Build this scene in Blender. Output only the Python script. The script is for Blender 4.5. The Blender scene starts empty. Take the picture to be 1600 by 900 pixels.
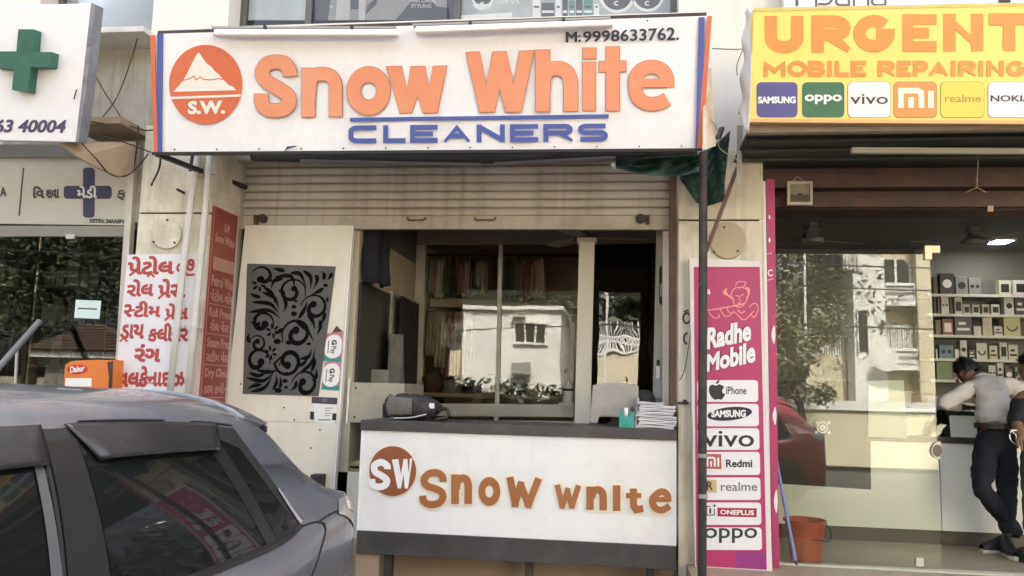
import bpy, bmesh, math, random
from mathutils import Vector as V, Matrix
from math import sin, cos, pi, radians, sqrt
random.seed(7)
S = bpy.context.scene
COL = S.collection
# ---------------------------------------------------------------- camera, sky, sun, exposure
FPX = 1250.0
YAW, PIT, ROLL = radians(7.1), radians(7.1), radians(1.5)
CAMROT = Matrix.Rotation(YAW, 3, 'Z') @ Matrix.Rotation(pi/2+PIT, 3, 'X') @ Matrix.Rotation(ROLL, 3, 'Z')
CAMPOS = V((0, 0, 1.5))
cd = bpy.data.cameras.new('camera'); cam = bpy.data.objects.new('camera', cd); COL.objects.link(cam)
cam.matrix_world = Matrix.Translation(CAMPOS) @ CAMROT.to_4x4()
cd.sensor_width = 36; cd.lens = 36*FPX/1600; cd.clip_start = .05; cd.clip_end = 2000
S.camera = cam
SUN_EL, SUN_AZ = radians(52), radians(12)     # the sun stands behind the shops
W = bpy.data.worlds.new('World'); S.world = W; W.use_nodes = True
nt = W.node_tree
sky = nt.nodes.new('ShaderNodeTexSky'); sky.sky_type = 'NISHITA'; sky.sun_disc = False
sky.sun_elevation = SUN_EL; sky.sun_rotation = SUN_AZ; sky.dust_density = 7.0; sky.air_density = .8; sky.ozone_density = .3
bg = nt.nodes['Background']; bg.inputs[1].default_value = .15
hz = nt.nodes.new('ShaderNodeMix'); hz.data_type = 'RGBA'; hz.blend_type = 'MULTIPLY'; hz.inputs[0].default_value = 1; hz.inputs[7].default_value = (.985, .985, 1.0, 1)   # dusty city air
hs = nt.nodes.new('ShaderNodeHueSaturation'); hs.inputs['Saturation'].default_value = .45; nt.links.new(sky.outputs[0], hs.inputs['Color']); nt.links.new(hs.outputs[0], hz.inputs[6]); nt.links.new(hz.outputs[2], bg.inputs[0])
sl = bpy.data.lights.new('sun', 'SUN'); sl.energy = 3.4; sl.angle = radians(.6); sl.color = (1, .95, .86)
so = bpy.data.objects.new('sun', sl); COL.objects.link(so)
sd = V((sin(SUN_AZ)*cos(SUN_EL), cos(SUN_AZ)*cos(SUN_EL), sin(SUN_EL)))
so.rotation_euler = sd.to_track_quat('Z', 'Y').to_euler(); so.location = (0, 30, 40)
vs = S.view_settings; vs.view_transform = 'Standard'; vs.look = 'None'; vs.gamma = 1; vs.use_curve_mapping = False
vs.exposure = 2.82
S.cycles.max_bounces = 8; S.cycles.transparent_max_bounces = 16; S.cycles.caustics_reflective = False; S.cycles.caustics_refractive = False
S.cycles.sample_clamp_indirect = 6
# ---------------------------------------------------------------- helpers
def ray(px, py): return CAMROT @ V(((px-800)/FPX, (450-py)/FPX, -1))
def P(px, py, Y):
    d = ray(px, py); return CAMPOS + d*(Y/d.y)
def plane(p0, n):
    """a real plane in the place; returns f(px,py,d) = where the line of sight meets it, moved d metres along its normal"""
    p0, n = V(p0), V(n).normalized()
    def f(px, py, d=0.0):
        r = ray(px, py); return CAMPOS + r*((p0-CAMPOS).dot(n)/r.dot(n)) + n*d
    f.n = n; return f
def PY(Y): return plane((0, Y, 0), (0, -1, 0))
def srgb(r, g, b):
    c = lambda x: ((x/255+.055)/1.055)**2.4 if x > 10 else x/255/12.92
    return (c(r), c(g), c(b))
MATS = {}
def M(name, col, rough=.6, var=.10, scale=5.0, bump=0.0, metal=0.0, spec=.5, dirt=None, damt=.5, dscale=1.2, stretch=1.0, coat=0.0, emit=0, bscale=60, trans=0.0, streak=0.0):
    if name in MATS: return MATS[name]
    m = bpy.data.materials.new(name); m.use_nodes = True; t = m.node_tree; L = t.links.new
    b = t.nodes['Principled BSDF']; N = t.nodes.new
    tc = N('ShaderNodeTexCoord'); mp = N('ShaderNodeMapping'); L(tc.outputs['Object'], mp.inputs[0]); mp.inputs['Scale'].default_value = (1, 1, stretch)
    no = N('ShaderNodeTexNoise'); no.inputs['Scale'].default_value = scale; no.inputs['Detail'].default_value = 6; no.inputs['Roughness'].default_value = .62; L(mp.outputs[0], no.inputs[0])
    mr = N('ShaderNodeMapRange'); mr.inputs[1].default_value = .28; mr.inputs[2].default_value = .72; mr.inputs[3].default_value = 1-var; mr.inputs[4].default_value = 1+var*.6; L(no.outputs[0], mr.inputs[0])
    mx = N('ShaderNodeMix'); mx.data_type = 'RGBA'; mx.blend_type = 'MULTIPLY'; mx.inputs[0].default_value = 1
    mx.inputs[6].default_value = (*col, 1); L(mr.outputs[0], mx.inputs[7]); out = mx.outputs[2]
    if dirt:
        n2 = N('ShaderNodeTexNoise'); n2.inputs['Scale'].default_value = dscale; n2.inputs['Detail'].default_value = 9; n2.inputs['Roughness'].default_value = .68; L(mp.outputs[0], n2.inputs[0])
        r2 = N('ShaderNodeMapRange'); r2.inputs[1].default_value = .48; r2.inputs[2].default_value = .74; r2.inputs[3].default_value = 0; r2.inputs[4].default_value = damt; L(n2.outputs[0], r2.inputs[0])
        m2 = N('ShaderNodeMix'); m2.data_type = 'RGBA'; L(r2.outputs[0], m2.inputs[0]); L(out, m2.inputs[6]); m2.inputs[7].default_value = (*dirt, 1); out = m2.outputs[2]
    if streak:      # rain streaks and grime running down
        ms = N('ShaderNodeMapping'); L(tc.outputs['Object'], ms.inputs[0]); ms.inputs['Scale'].default_value = (1, 1, .07)
        n4 = N('ShaderNodeTexNoise'); n4.inputs['Scale'].default_value = 16; n4.inputs['Detail'].default_value = 5; n4.inputs['Roughness'].default_value = .7; L(ms.outputs[0], n4.inputs[0])
        r4 = N('ShaderNodeMapRange'); r4.inputs[1].default_value = .50; r4.inputs[2].default_value = .75; r4.inputs[3].default_value = 0; r4.inputs[4].default_value = streak; L(n4.outputs[0], r4.inputs[0])
        m4 = N('ShaderNodeMix'); m4.data_type = 'RGBA'; L(r4.outputs[0], m4.inputs[0]); L(out, m4.inputs[6]); m4.inputs[7].default_value = (*(dirt or (.2, .18, .15)), 1); out = m4.outputs[2]
    L(out, b.inputs['Base Color'])
    b.inputs['Roughness'].default_value = rough; b.inputs['Metallic'].default_value = metal; b.inputs['Specular IOR Level'].default_value = spec; b.inputs['Coat Weight'].default_value = coat; b.inputs['Coat Roughness'].default_value = .04
    if bump:
        n3 = N('ShaderNodeTexNoise'); n3.inputs['Scale'].default_value = bscale; n3.inputs['Detail'].default_value = 4; L(mp.outputs[0], n3.inputs[0])
        bu = N('ShaderNodeBump'); bu.inputs['Strength'].default_value = bump; bu.inputs['Distance'].default_value = .01; L(n3.outputs[0], bu.inputs['Height']); L(bu.outputs[0], b.inputs['Normal'])
    if emit:
        b.inputs['Emission Color'].default_value = (*col, 1); b.inputs['Emission Strength'].default_value = emit
    MATS[name] = m; return m
def GLASS(name, tint=(1, 1, 1), refl=.11, wav=0.0, wscale=2.0, rcol=(1, 1, 1)):
    m = bpy.data.materials.new(name); m.use_nodes = True; t = m.node_tree; L = t.links.new; N = t.nodes.new
    t.nodes.remove(t.nodes['Principled BSDF'])
    tr = N('ShaderNodeBsdfTransparent'); tr.inputs[0].default_value = (*tint, 1)
    gl = N('ShaderNodeBsdfGlossy'); gl.inputs['Roughness'].default_value = 0.0; gl.inputs['Color'].default_value = (*rcol, 1)
    fr = N('ShaderNodeFresnel'); fr.inputs[0].default_value = 1.5
    mm = N('ShaderNodeMath'); mm.operation = 'MULTIPLY'; mm.inputs[1].default_value = refl/.04; L(fr.outputs[0], mm.inputs[0])
    mi = N('ShaderNodeMath'); mi.operation = 'MINIMUM'; mi.inputs[1].default_value = .9; L(mm.outputs[0], mi.inputs[0])
    mx = N('ShaderNodeMixShader'); L(mi.outputs[0], mx.inputs[0]); L(tr.outputs[0], mx.inputs[1]); L(gl.outputs[0], mx.inputs[2])
    if wav:
        tc = N('ShaderNodeTexCoord'); no = N('ShaderNodeTexNoise'); no.inputs['Scale'].default_value = wscale; no.inputs['Detail'].default_value = 1; L(tc.outputs['Object'], no.inputs[0])
        bu = N('ShaderNodeBump'); bu.inputs['Strength'].default_value = 1; bu.inputs['Distance'].default_value = wav; L(no.outputs[0], bu.inputs['Height']); L(bu.outputs[0], gl.inputs['Normal'])
    L(mx.outputs[0], t.nodes['Material Output'].inputs[0]); return m
class MB:
    def __init__(s): s.v = []; s.f = []; s.k = 0
    def add(s, pts):
        i = len(s.v); s.v += [tuple(p) for p in pts]; return i
    def poly(s, pts):
        i = s.add(pts); s.f.append(tuple(range(i, i+len(pts)))); return s
    def prism(s, pts, vec):
        n = len(pts); vec = V(vec); i = s.add(pts); j = s.add([V(p)+vec for p in pts])
        s.f.append(tuple(range(i, i+n))); s.f.append(tuple(range(j+n-1, j-1, -1)))
        for k in range(n): s.f.append((i+k, j+k, j+(k+1) % n, i+(k+1) % n))
        return s
    def box(s, x0, x1, y0, y1, z0, z1):
        return s.prism([(x0, y0, z0), (x1, y0, z0), (x1, y0, z1), (x0, y0, z1)], (0, y1-y0, 0))
    def slab(s, f, pts, d0, d1):
        """a board: px outline lying on plane f, front face d0 in front of it, back face d1 in front of it"""
        return s.prism([f(x, y, d0) for x, y in pts], f.n*(d1-d0))
    def rect(s, f, x0, y0, x1, y1, d0, d1): return s.slab(f, [(x0, y0), (x1, y0), (x1, y1), (x0, y1)], d0, d1)
    def ribbon(s, f, pts, w, d=.003, closed=False, taper=None, clamp=None):
        s.k += 1; d += (s.k % 40)*.00005
        P2 = []
        for p in pts:
            if not P2 or (V((p[0], p[1]))-P2[-1]).length > 1e-4: P2.append(V((p[0], p[1])))
        n = len(P2); L = []; R = []
        for i in range(n):
            a = P2[(i-1) % n] if (i or closed) else None; c = P2[(i+1) % n] if (i < n-1 or closed) else None
            d1 = (P2[i]-a).normalized() if a is not None else None; d2 = (c-P2[i]).normalized() if c is not None else None
            if d1 is None: d1 = d2
            if d2 is None: d2 = d1
            t = d1+d2
            t = t.normalized() if t.length > 1e-6 else d1
            nn = V((-t.y, t.x)); k = max(.45, abs(nn.dot(V((-d1.y, d1.x)))))
            ww = w*(taper[i] if taper else 1)
            L.append(P2[i]+nn*(ww/2/k)); R.append(P2[i]-nn*(ww/2/k))
        if clamp:
            for q in L+R: q.x = min(max(q.x, clamp[0]), clamp[2]); c0 = clamp[4]*q.x; q.y = min(max(q.y, clamp[1]+c0), clamp[3]+c0)
        i0 = s.add([f(p.x, p.y, d+.00002*i) for i, p in enumerate(L)]); j0 = s.add([f(p.x, p.y, d+.00002*i) for i, p in enumerate(R)])
        for i in range(n if closed else n-1):
            k = (i+1) % n; s.f.append((i0+i, i0+k, j0+k, j0+i))
        return s
    def ring(s, f, cx, cy, rx, ry, ix, iy, d=.003, n=40):
        i0 = s.add([f(cx+rx*cos(a*2*pi/n), cy+ry*sin(a*2*pi/n), d) for a in range(n)])
        j0 = s.add([f(cx+ix*cos(a*2*pi/n), cy+iy*sin(a*2*pi/n), d) for a in range(n)])
        for i in range(n): s.f.append((i0+i, i0+(i+1) % n, j0+(i+1) % n, j0+i))
        return s
    def tube(s, pts, r, n=8, rr=None):
        pts = [V(p) for p in pts]; rings = []; up = V((0, 0, 1))
        for i, p in enumerate(pts):
            a = pts[max(0, i-1)]; b = pts[min(len(pts)-1, i+1)]; t = (b-a).normalized()
            u = t.cross(up if abs(t.z) < .9 else V((1, 0, 0))).normalized(); w = t.cross(u)
            q = rr[i] if rr else r
            rings.append(s.add([p+(u*cos(2*pi*k/n)+w*sin(2*pi*k/n))*q for k in range(n)]))
        for a, b in zip(rings, rings[1:]):
            for k in range(n): s.f.append((a+k, a+(k+1) % n, b+(k+1) % n, b+k))
        s.f.append(tuple(range(rings[0]+n-1, rings[0]-1, -1))); s.f.append(tuple(range(rings[-1], rings[-1]+n)))
        return s
    def bar(s, a, b, w, h):
        a, b = V(a), V(b); t = (b-a).normalized(); u = t.cross(V((0, 0, 1)) if abs(t.z) < .95 else V((1, 0, 0))).normalized(); v = t.cross(u)
        return s.prism([a+u*w/2+v*h/2, a-u*w/2+v*h/2, a-u*w/2-v*h/2, a+u*w/2-v*h/2], b-a)
    def lathe(s, c, prof, n=20, axis='Z'):
        c = V(c); rings = []
        for r, h in prof:
            pts = []
            for k in range(n):
                a = 2*pi*k/n; x, y = r*cos(a), r*sin(a)
                pts.append(c+(V((x, y, h)) if axis == 'Z' else V((x, h, y)) if axis == 'Y' else V((h, x, y))))
            rings.append(s.add(pts))
        for a, b in zip(rings, rings[1:]):
            for k in range(n): s.f.append((a+k, a+(k+1) % n, b+(k+1) % n, b+k))
        s.f.append(tuple(range(rings[0], rings[0]+n))); s.f.append(tuple(range(rings[-1], rings[-1]+n)))
        return s
    def grid(s, fn, nu, nv):
        i0 = s.add([fn(u/nu, v/nv) for v in range(nv+1) for u in range(nu+1)])
        for v in range(nv):
            for u in range(nu):
                a = i0+v*(nu+1)+u; s.f.append((a, a+1, a+nu+2, a+nu+1))
        return s
    def disc(s, f, cx, cy, rx, ry, d0, d1, n=28): return s.slab(f, [(cx+rx*cos(2*pi*k/n), cy+ry*sin(2*pi*k/n)) for k in range(n)], d0, d1)
def rrect(x0, y0, x1, y1, r, n=4):
    o = []
    for cx, cy, a in ((x1-r, y0+r, -90), (x1-r, y1-r, 0), (x0+r, y1-r, 90), (x0+r, y0+r, 180)):
        o += [(cx+r*cos(radians(a+90*k/n)), cy+r*sin(radians(a+90*k/n))) for k in range(n+1)]
    return o
def arc(cx, cy, rx, ry, a0, a1, n=12): return [(cx+rx*cos(radians(a0+(a1-a0)*k/n)), cy+ry*sin(radians(a0+(a1-a0)*k/n))) for k in range(n+1)]
def smooth(pts, n=6, closed=False):
    out = []; N = len(pts); P_ = [tuple(p) for p in pts]
    g = (lambda i: P_[i % N]) if closed else (lambda i: P_[max(0, min(N-1, i))])
    for i in range(N if closed else N-1):
        a, b, c, d = g(i-1), g(i), g(i+1), g(i+2)
        for k in range(n):
            t = k/n; out.append(tuple(.5*((2*b[j])+(-a[j]+c[j])*t+(2*a[j]-5*b[j]+4*c[j]-d[j])*t*t+(-a[j]+3*b[j]-3*c[j]+d[j])*t**3) for j in range(len(b))))
    if not closed: out.append(P_[-1])
    return out
def loc_of(o): return V(o.location) if (o is not None and o.type == 'EMPTY') else V((0, 0, 0))
def ob(name, mb, mat, parent=None, label=None, kind=None, sm=False, bev=0.0, group=None, cat=None, sub=0, solid=0):
    me = bpy.data.meshes.new(name)
    if isinstance(mb, MB): me.from_pydata(mb.v, [], mb.f)
    else: me = mb
    bm = bmesh.new(); bm.from_mesh(me)
    bmesh.ops.recalc_face_normals(bm, faces=bm.faces); bm.to_mesh(me); bm.free()
    if mat: me.materials.append(mat)
    if sm:
        for p in me.polygons: p.use_smooth = True
    o = bpy.data.objects.new(name, me); COL.objects.link(o)
    if parent:
        o.parent = parent
        r = parent
        while r.parent: r = r.parent
        if parent.parent is None: o.matrix_parent_inverse = Matrix.Translation(-loc_of(r))
    if solid:
        q = o.modifiers.new('solid', 'SOLIDIFY'); q.thickness = solid; q.offset = 0
    if bev:
        q = o.modifiers.new('bevel', 'BEVEL'); q.width = bev; q.segments = 2; q.limit_method = 'ANGLE'; q.angle_limit = radians(40)
    if sub:
        q = o.modifiers.new('sub', 'SUBSURF'); q.levels = sub; q.render_levels = sub
    if label: o['label'] = label
    if cat: o['category'] = cat
    if group: o['group'] = group
    if kind: o['kind'] = kind
    return o
def thing(name, label, cat, loc=(0, 0, 0), group=None):
    o = bpy.data.objects.new(name, None); COL.objects.link(o); o.location = loc; o.empty_display_size = .1
    o['label'] = label; o['category'] = cat
    if group: o['group'] = group
    return o
def text_mesh(s, bold=0.0, shear=0.0, res=3):
    c = bpy.data.curves.new('t', 'FONT'); c.body = s; c.size = 1; c.bevel_depth = bold; c.bevel_resolution = 1; c.resolution_u = res; c.shear = shear
    o = bpy.data.objects.new('t', c); COL.objects.link(o)
    bpy.context.view_layer.update()
    me = bpy.data.meshes.new_from_object(o.evaluated_get(bpy.context.evaluated_depsgraph_get()))
    bpy.data.objects.remove(o); bpy.data.curves.remove(c); return me
TXT = {}
def text(mb, s, f, q, bold=0.02, d=.003, shear=0.0):
    """flat lettering fitted into the px quad TL, TR, BR, BL (or x0,y0,x1,y1) on plane f"""
    if len(q) == 4 and not isinstance(q[0], tuple): q = [(q[0], q[1]), (q[2], q[1]), (q[2], q[3]), (q[0], q[3])]
    k = (s, bold, shear)
    if k not in TXT:
        me = text_mesh(s, bold, shear); TXT[k] = ([tuple(v.co) for v in me.vertices], [tuple(p.vertices) for p in me.polygons]); bpy.data.meshes.remove(me)
    vv, ff = TXT[k]
    if not vv: return mb
    x0 = min(v[0] for v in vv); x1 = max(v[0] for v in vv); y0 = min(v[1] for v in vv); y1 = max(v[1] for v in vv)
    pts = []
    for v in vv:
        u = (v[0]-x0)/(x1-x0); w = (y1-v[1])/(y1-y0)
        a = V(q[0]).lerp(V(q[1]), u); b = V(q[3]).lerp(V(q[2]), u); p = a.lerp(b, w)
        pts.append(f(p.x, p.y, d+v[2]*.03))
    i = mb.add(pts); mb.f += [tuple(i+k for k in t) for t in ff]
    return mb
SF = {
 'A': [[(0, 1), (.5, 0), (1, 1)], [(.2, .68), (.8, .68)]],
 'B': [[(0, 0), (0, 1)], [(0, 0), (.6, 0)]+arc(.6, .24, .34, .24, -90, 90, 6)+[(0, .48)], [(0, .48), (.6, .48)]+arc(.64, .74, .36, .26, -90, 90, 6)+[(0, 1)]],
 'C': [arc(.5, .5, .5, .5, -40, -320, 18)],
 'c': [[(1, 0), (.25, 0)]+arc(.25, .25, .25, .25, -90, -180, 4)+arc(.25, .75, .25, .25, 180, 90, 4)+[(1, 1)]],
 'E': [[(1, 0), (0, 0), (0, 1), (1, 1)], [(0, .5), (.9, .5)]],
 'G': [arc(.5, .5, .5, .5, -42, -345, 18)+[(1, .55), (.58, .55)]],
 'I': [[(.5, 0), (.5, 1)]],
 'L': [[(0, 0), (0, 1), (1, 1)]],
 'M': [[(0, 1), (0, 0), (.5, .7), (1, 0), (1, 1)]],
 'N': [[(0, 1), (0, 0)], [(.02, 0), (.98, 1)], [(1, 1), (1, 0)]],
 'O': [arc(.5, .5, .5, .5, 0, 360, 24)],
 'P': [[(0, 1), (0, 0), (.6, 0)]+arc(.62, .28, .38, .28, -90, 90, 8)+[(0, .56)]],
 'R': [[(0, 1), (0, 0), (.6, 0)]+arc(.62, .27, .38, .27, -90, 90, 8)+[(0, .54)], [(.45, .54), (.98, 1)]],
 'r': [[(0, 1), (0, 0), (.8, 0)]+arc(.8, .25, .2, .25, -90, 90, 6)+[(0, .5)], [(.55, .5), (.98, 1)]],
 'S': [arc(.5, .27, .46, .27, -15, -215, 10)+[(.5, .49)]+arc(.5, .74, .5, .26, -50, 165, 12)],
 's': [[(1, 0), (.22, 0)]+arc(.22, .25, .22, .25, -90, -270, 8)+[(.78, .5)]+arc(.78, .75, .22, .25, -90, 90, 8)+[(0, 1)]],
 'T': [[(0, 0), (1, 0)], [(.5, 0), (.5, 1)]],
 'U': [[(0, 0), (0, .62)]+arc(.5, .62, .5, .38, 180, 0, 12)+[(1, .62), (1, 0)]],
 'V': [[(0, 0), (.5, 1), (1, 0)]], 'K': [[(0, 0), (0, 1)], [(1, 0), (0, .6)], [(.3, .42), (1, 1)]],
}
def strokes(mb, ch, f, x0, y0, x1, y1, w, d=.003, sl=0.0):
    for st in SF[ch]:
        cl = st[0] == st[-1] or (V(st[0])-V(st[-1])).length < 1e-4
        pts = [(x0+w/2+u*(x1-x0-w), y0+w/2+v*(y1-y0-w)+sl*(x0+u*(x1-x0))) for u, v in st]
        # a stroke that ends on the box edge runs on to it
        if not cl and ch not in 'CGScOs':
            for e, i in ((0, 1), (-1, -2)):
                t = (V(pts[e])-V(pts[i])).normalized(); u, v = st[e]
                if v in (0, 1) and abs(t.y) > .5: pts[e] = tuple(V(pts[e])+t*w/2/max(.6, abs(t.y)))
                elif u in (0, 1) and abs(t.x) > .9: pts[e] = tuple(V(pts[e])+t*w/2)
        mb.ribbon(f, pts[:-1] if cl else pts, w, d, closed=cl, clamp=(x0, y0, x1, y1, sl))
    return mb
# ---------------------------------------------------------------- materials
m_cream = M('cream_paint', (.70, .65, .52), .75, .07, 3, .15, dirt=(.30, .25, .16), damt=.75, dscale=2.6, streak=.55)
m_offwhite = M('off_white_paint', (.70, .67, .61), .75, .05, 2, .1, dirt=(.5, .46, .38), damt=.35, dscale=1.5, streak=.3)
m_stain = M('stained_concrete', (.46, .43, .35), .85, .2, 3, .3, dirt=(.20, .18, .13), damt=.7, dscale=1.6, streak=.7)
m_black = M('black_paint', (.018, .018, .02), .55, .1)
m_darkgrey = M('dark_grey_laminate', (.055, .05, .047), .38, .12, 9, dirt=(.12, .11, .10), damt=.5, dscale=4)
m_maroon = M('maroon_steel', (.055, .021, .014), .55, .25, 5, .1, dirt=(.12, .05, .022), damt=.7, dscale=2.5)
m_rust = M('rusty_dark_steel', (.030, .023, .020), .6, .3, 8, .2, dirt=(.14, .07, .04), damt=.6, dscale=7)
m_brown = M('brown_painted_steel', (.19, .105, .07), .55, .2, 6, .1, dirt=(.09, .055, .04), damt=.6, dscale=5)
m_alu = M('aluminium_frame', (.56, .53, .46), .45, .08, 4, metal=.25, dirt=(.3, .27, .2), damt=.4, dscale=3)
m_shutter = M('shutter_steel', (.47, .42, .345), .5, .08, 3, .05, metal=.1, dirt=(.20, .155, .11), damt=.65, dscale=2.2, streak=.5)
m_white = M('white_flex', (.87, .87, .89), .45, .03, 1.4, .10, bscale=4, dirt=(.70, .69, .68), damt=.5, dscale=1.1, streak=.25)
m_whitepl = M('white_plastic', (.84, .83, .80), .4, .04)
m_ink = M('dark_ink', (.02, .022, .045), .5, .05)
m_floor = M('shop_floor_tile', (.34, .275, .18), .42, .14, 3, dirt=(.2, .17, .12), damt=.5, dscale=3)
m_asph = M('asphalt', (.052, .05, .048), .9, .25, 14, .6, dirt=(.14, .12, .1), damt=.6, dscale=.7)
m_pave = M('pavement_concrete', (.30, .275, .23), .85, .18, 5, .4, dirt=(.16, .14, .11), damt=.6, dscale=1.2)
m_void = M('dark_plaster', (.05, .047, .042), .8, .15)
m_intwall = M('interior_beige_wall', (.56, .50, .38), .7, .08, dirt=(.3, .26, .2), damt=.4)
m_greywall = M('grey_green_wall', (.17, .175, .155), .7, .08)
m_wood = M('brown_cloth_board', (.34, .25, .165), .8, .15, 4, .1)
m_green = M('green_tarpaulin', (.02, .06, .045), .55, .22, 5, .3, bscale=12)
m_wire = M('black_cable', (.02, .02, .02), .5, .05)
# ---------------------------------------------------------------- ground
def struct(name, mb, mat, **k): return ob(name, mb, mat, kind='structure', **k)
struct('ground', MB().poly([(-600, -600, -.02), (600, -600, -.02), (600, 600, -.02), (-600, 600, -.02)]), M('dry_earth', (.26, .21, .15), .95, .2, .5))
struct('road', MB().poly([(-120, -6.2, 0), (120, -6.2, 0), (120, 4.25, 0), (-120, 4.25, 0)]), m_asph)
struct('pavement', MB().box(-30, 30, 4.3, 12, -.1, .14), m_pave)
kb = thing('kerb', 'long pale concrete kerb along the edge of the road in front of the shops', 'kerb', (0, 4.24, 0)); kb['kind'] = 'structure'
for i in range(20): ob('kerb_stone', MB().box(-10+i*1.0, -9.006+i*1.0, 4.17, 4.30, -.02, .15+.004*(i % 3)), m_pave, kb, bev=.012)
struct('far_pavement', MB().box(-120, 120, -8.2, -6.2, -.1, .13), m_pave)
ZF = .40
xl1 = P(205, 400, 5.25).x; xl2 = P(329, 330, 5.25).x; xr1 = P(1060, 450, 5.45).x; xr2 = P(1192, 450, 5.45).x
XLW, XRW = -1.885, .47          # side walls of the cleaners
struct('shop_floor', MB().box(-9, xl1+.1, 5.2, 9.9, .1, ZF).box(xl1+.1, xr1+.05, 5.55, 9.9, .1, ZF-.003).box(xr1+.05, 9, 4.55, 9.9, .1, ZF), m_floor)
# ---------------------------------------------------------------- the shop building
B = thing('shop_building', 'cream two storey shop building holding the three shopfronts and the windows above', 'building', (0, 5.6, 0)); B['kind'] = 'thing'
zb = P(700, 33, 5.6).z; zt = zb+1.35; zh = 3.16
wx = [P(60, 30, 5.6).x, P(238, 30, 5.6).x, P(357, 20, 5.6).x, P(1061, 20, 5.6).x, P(1232, 10, 5.6).x, 6.5]
mb = MB().box(-9, 9, 5.6, 5.85, zh, zb-.03).box(-9, 9, 5.6, 5.85, zt, 9)
for a, b in ((-9, wx[0]), (wx[1], wx[2]), (wx[3], wx[4]), (wx[5], 9)): mb.box(a, b, 5.6, 5.85, zb-.03, zt)
ob('upper_wall', mb, m_offwhite, B)
ob('stained_wall', MB().box(-4.7, P(237, 120, 5.5).x, 5.5, 5.597, zh-.1, P(190, 62, 5.5).z), m_stain, B)
ob('ledge', MB().box(-4.9, P(236, 62, 5.3).x, 5.2, 5.598, P(190, 64, 5.35).z, P(190, 56, 5.35).z), M('ledge_cement', (.62, .60, .56), .8, .1, dirt=(.3, .28, .25), damt=.5, dscale=3), B)
ob('ledge', MB().box(P(126, 200, 5.3).x, P(215, 200, 5.3).x, 5.1, 5.497, P(170, 207, 5.3).z, P(170, 197, 5.3).z), m_wood, B)
zl_ = P(670, 120, 5.2).z
ob('ledge', MB().box(P(320, 140, 5.2).x, P(1060, 140, 5.2).x, 4.80, 5.598, zl_-.04, zl_+.06), m_stain, B)  # unseen slab added behind the main sign to shade the shutter below
ob('ledge', MB().box(P(1215, 110, 5.2).x, 4.2, 5.0, 5.598, P(1400, 110, 5.2).z-.04, P(1400, 110, 5.2).z+.06), m_stain, B)  # unseen slab added behind the yellow sign to darken the beam
mb = MB().box(-9, 9, 9.9, 10.1, .1, 9.1).box(-9.1, -8.99, 5.62, 9.9, .1, 9).box(8.99, 9.1, 5.62, 9.9, .1, 9)
ob('rear_wall', mb, m_void, B)
ob('roof', MB().box(-9.3, 9.3, 5.4, 10.3, 9.0, 9.25), m_stain, B)
ob('floor_slab', MB().box(-8.98, 8.98, 5.86, 9.89, 3.22, 3.40), m_void, B)
# lower front: lintels, pillars
ob('lintel', MB().box(-9, xl1, 5.34, 5.598, 2.62, zh-.11), m_stain, B)
mo = ob('lintel', MB().box(xr2, 9, 5.62, 5.9, 2.775, zh-.003).box(xr2, 9, 5.50, 5.62, 2.90, 2.99).box(xr2, 9, 5.56, 5.62, 2.779, 2.84), m_maroon, B, label='maroon painted steel beam over the glass front')
zj = P(265, 333, 5.25).z; zj2 = P(1130, 344, 5.45).z
def pillar(x0, x1, y0, z, zt_):
    p = ob('pillar', MB().box(x0+.012, x1-.012, y0+.012, y0+.5, .1, zt_), M('groove_dark', (.06, .05, .035), .9), B)  # dark core shows in the joint between the plaster blocks
    ob('plaster_block', MB().box(x0, x1, y0, y0+.51, .1, z-.006), m_cream, p, bev=.004); ob('plaster_block', MB().box(x0, x1, y0, y0+.51, z+.006, zt_-.002), m_cream, p, bev=.004)
pillar(xl1+.03, xl2, 5.25, zj, P(265, 195, 5.25).z); pillar(xr1, xr2+.01, 5.45, zj2, zh-.004)
# side walls and ceilings behind
struct('interior_wall', MB().box(XLW-.10, XLW, 5.75, 9.88, ZF, 3.2), m_intwall)
struct('interior_wall', MB().box(XRW, XRW+.12, 5.97, 9.88, ZF, 3.2), m_intwall)
struct('interior_wall', MB().box(xr2-.12, xr2-.002, 5.97, 9.88, ZF, 3.2), m_greywall)
struct('interior_wall', MB().box(xr2, 5.6, 8.62, 8.75, ZF, 3.2).box(5.48, 5.6, 5.95, 8.62, ZF, 3.2), m_greywall)
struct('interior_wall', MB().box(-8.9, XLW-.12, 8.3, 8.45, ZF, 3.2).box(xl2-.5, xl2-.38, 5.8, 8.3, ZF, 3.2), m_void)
struct('interior_wall', MB().box(XLW, XRW, 8.9, 9.0, ZF, 3.2), m_intwall)
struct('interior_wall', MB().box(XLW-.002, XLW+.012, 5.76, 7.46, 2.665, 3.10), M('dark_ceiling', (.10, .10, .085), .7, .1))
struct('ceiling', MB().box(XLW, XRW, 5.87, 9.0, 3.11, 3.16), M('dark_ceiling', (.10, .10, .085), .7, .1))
struct('ceiling', MB().box(xr2, 5.5, 5.91, 8.62, 3.03, 3.08), M('grey_ceiling', (.20, .21, .19), .7, .06))
struct('ceiling', MB().box(-8.9, xl1-.1, 5.6, 8.3, 2.9, 2.95), m_void)
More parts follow.
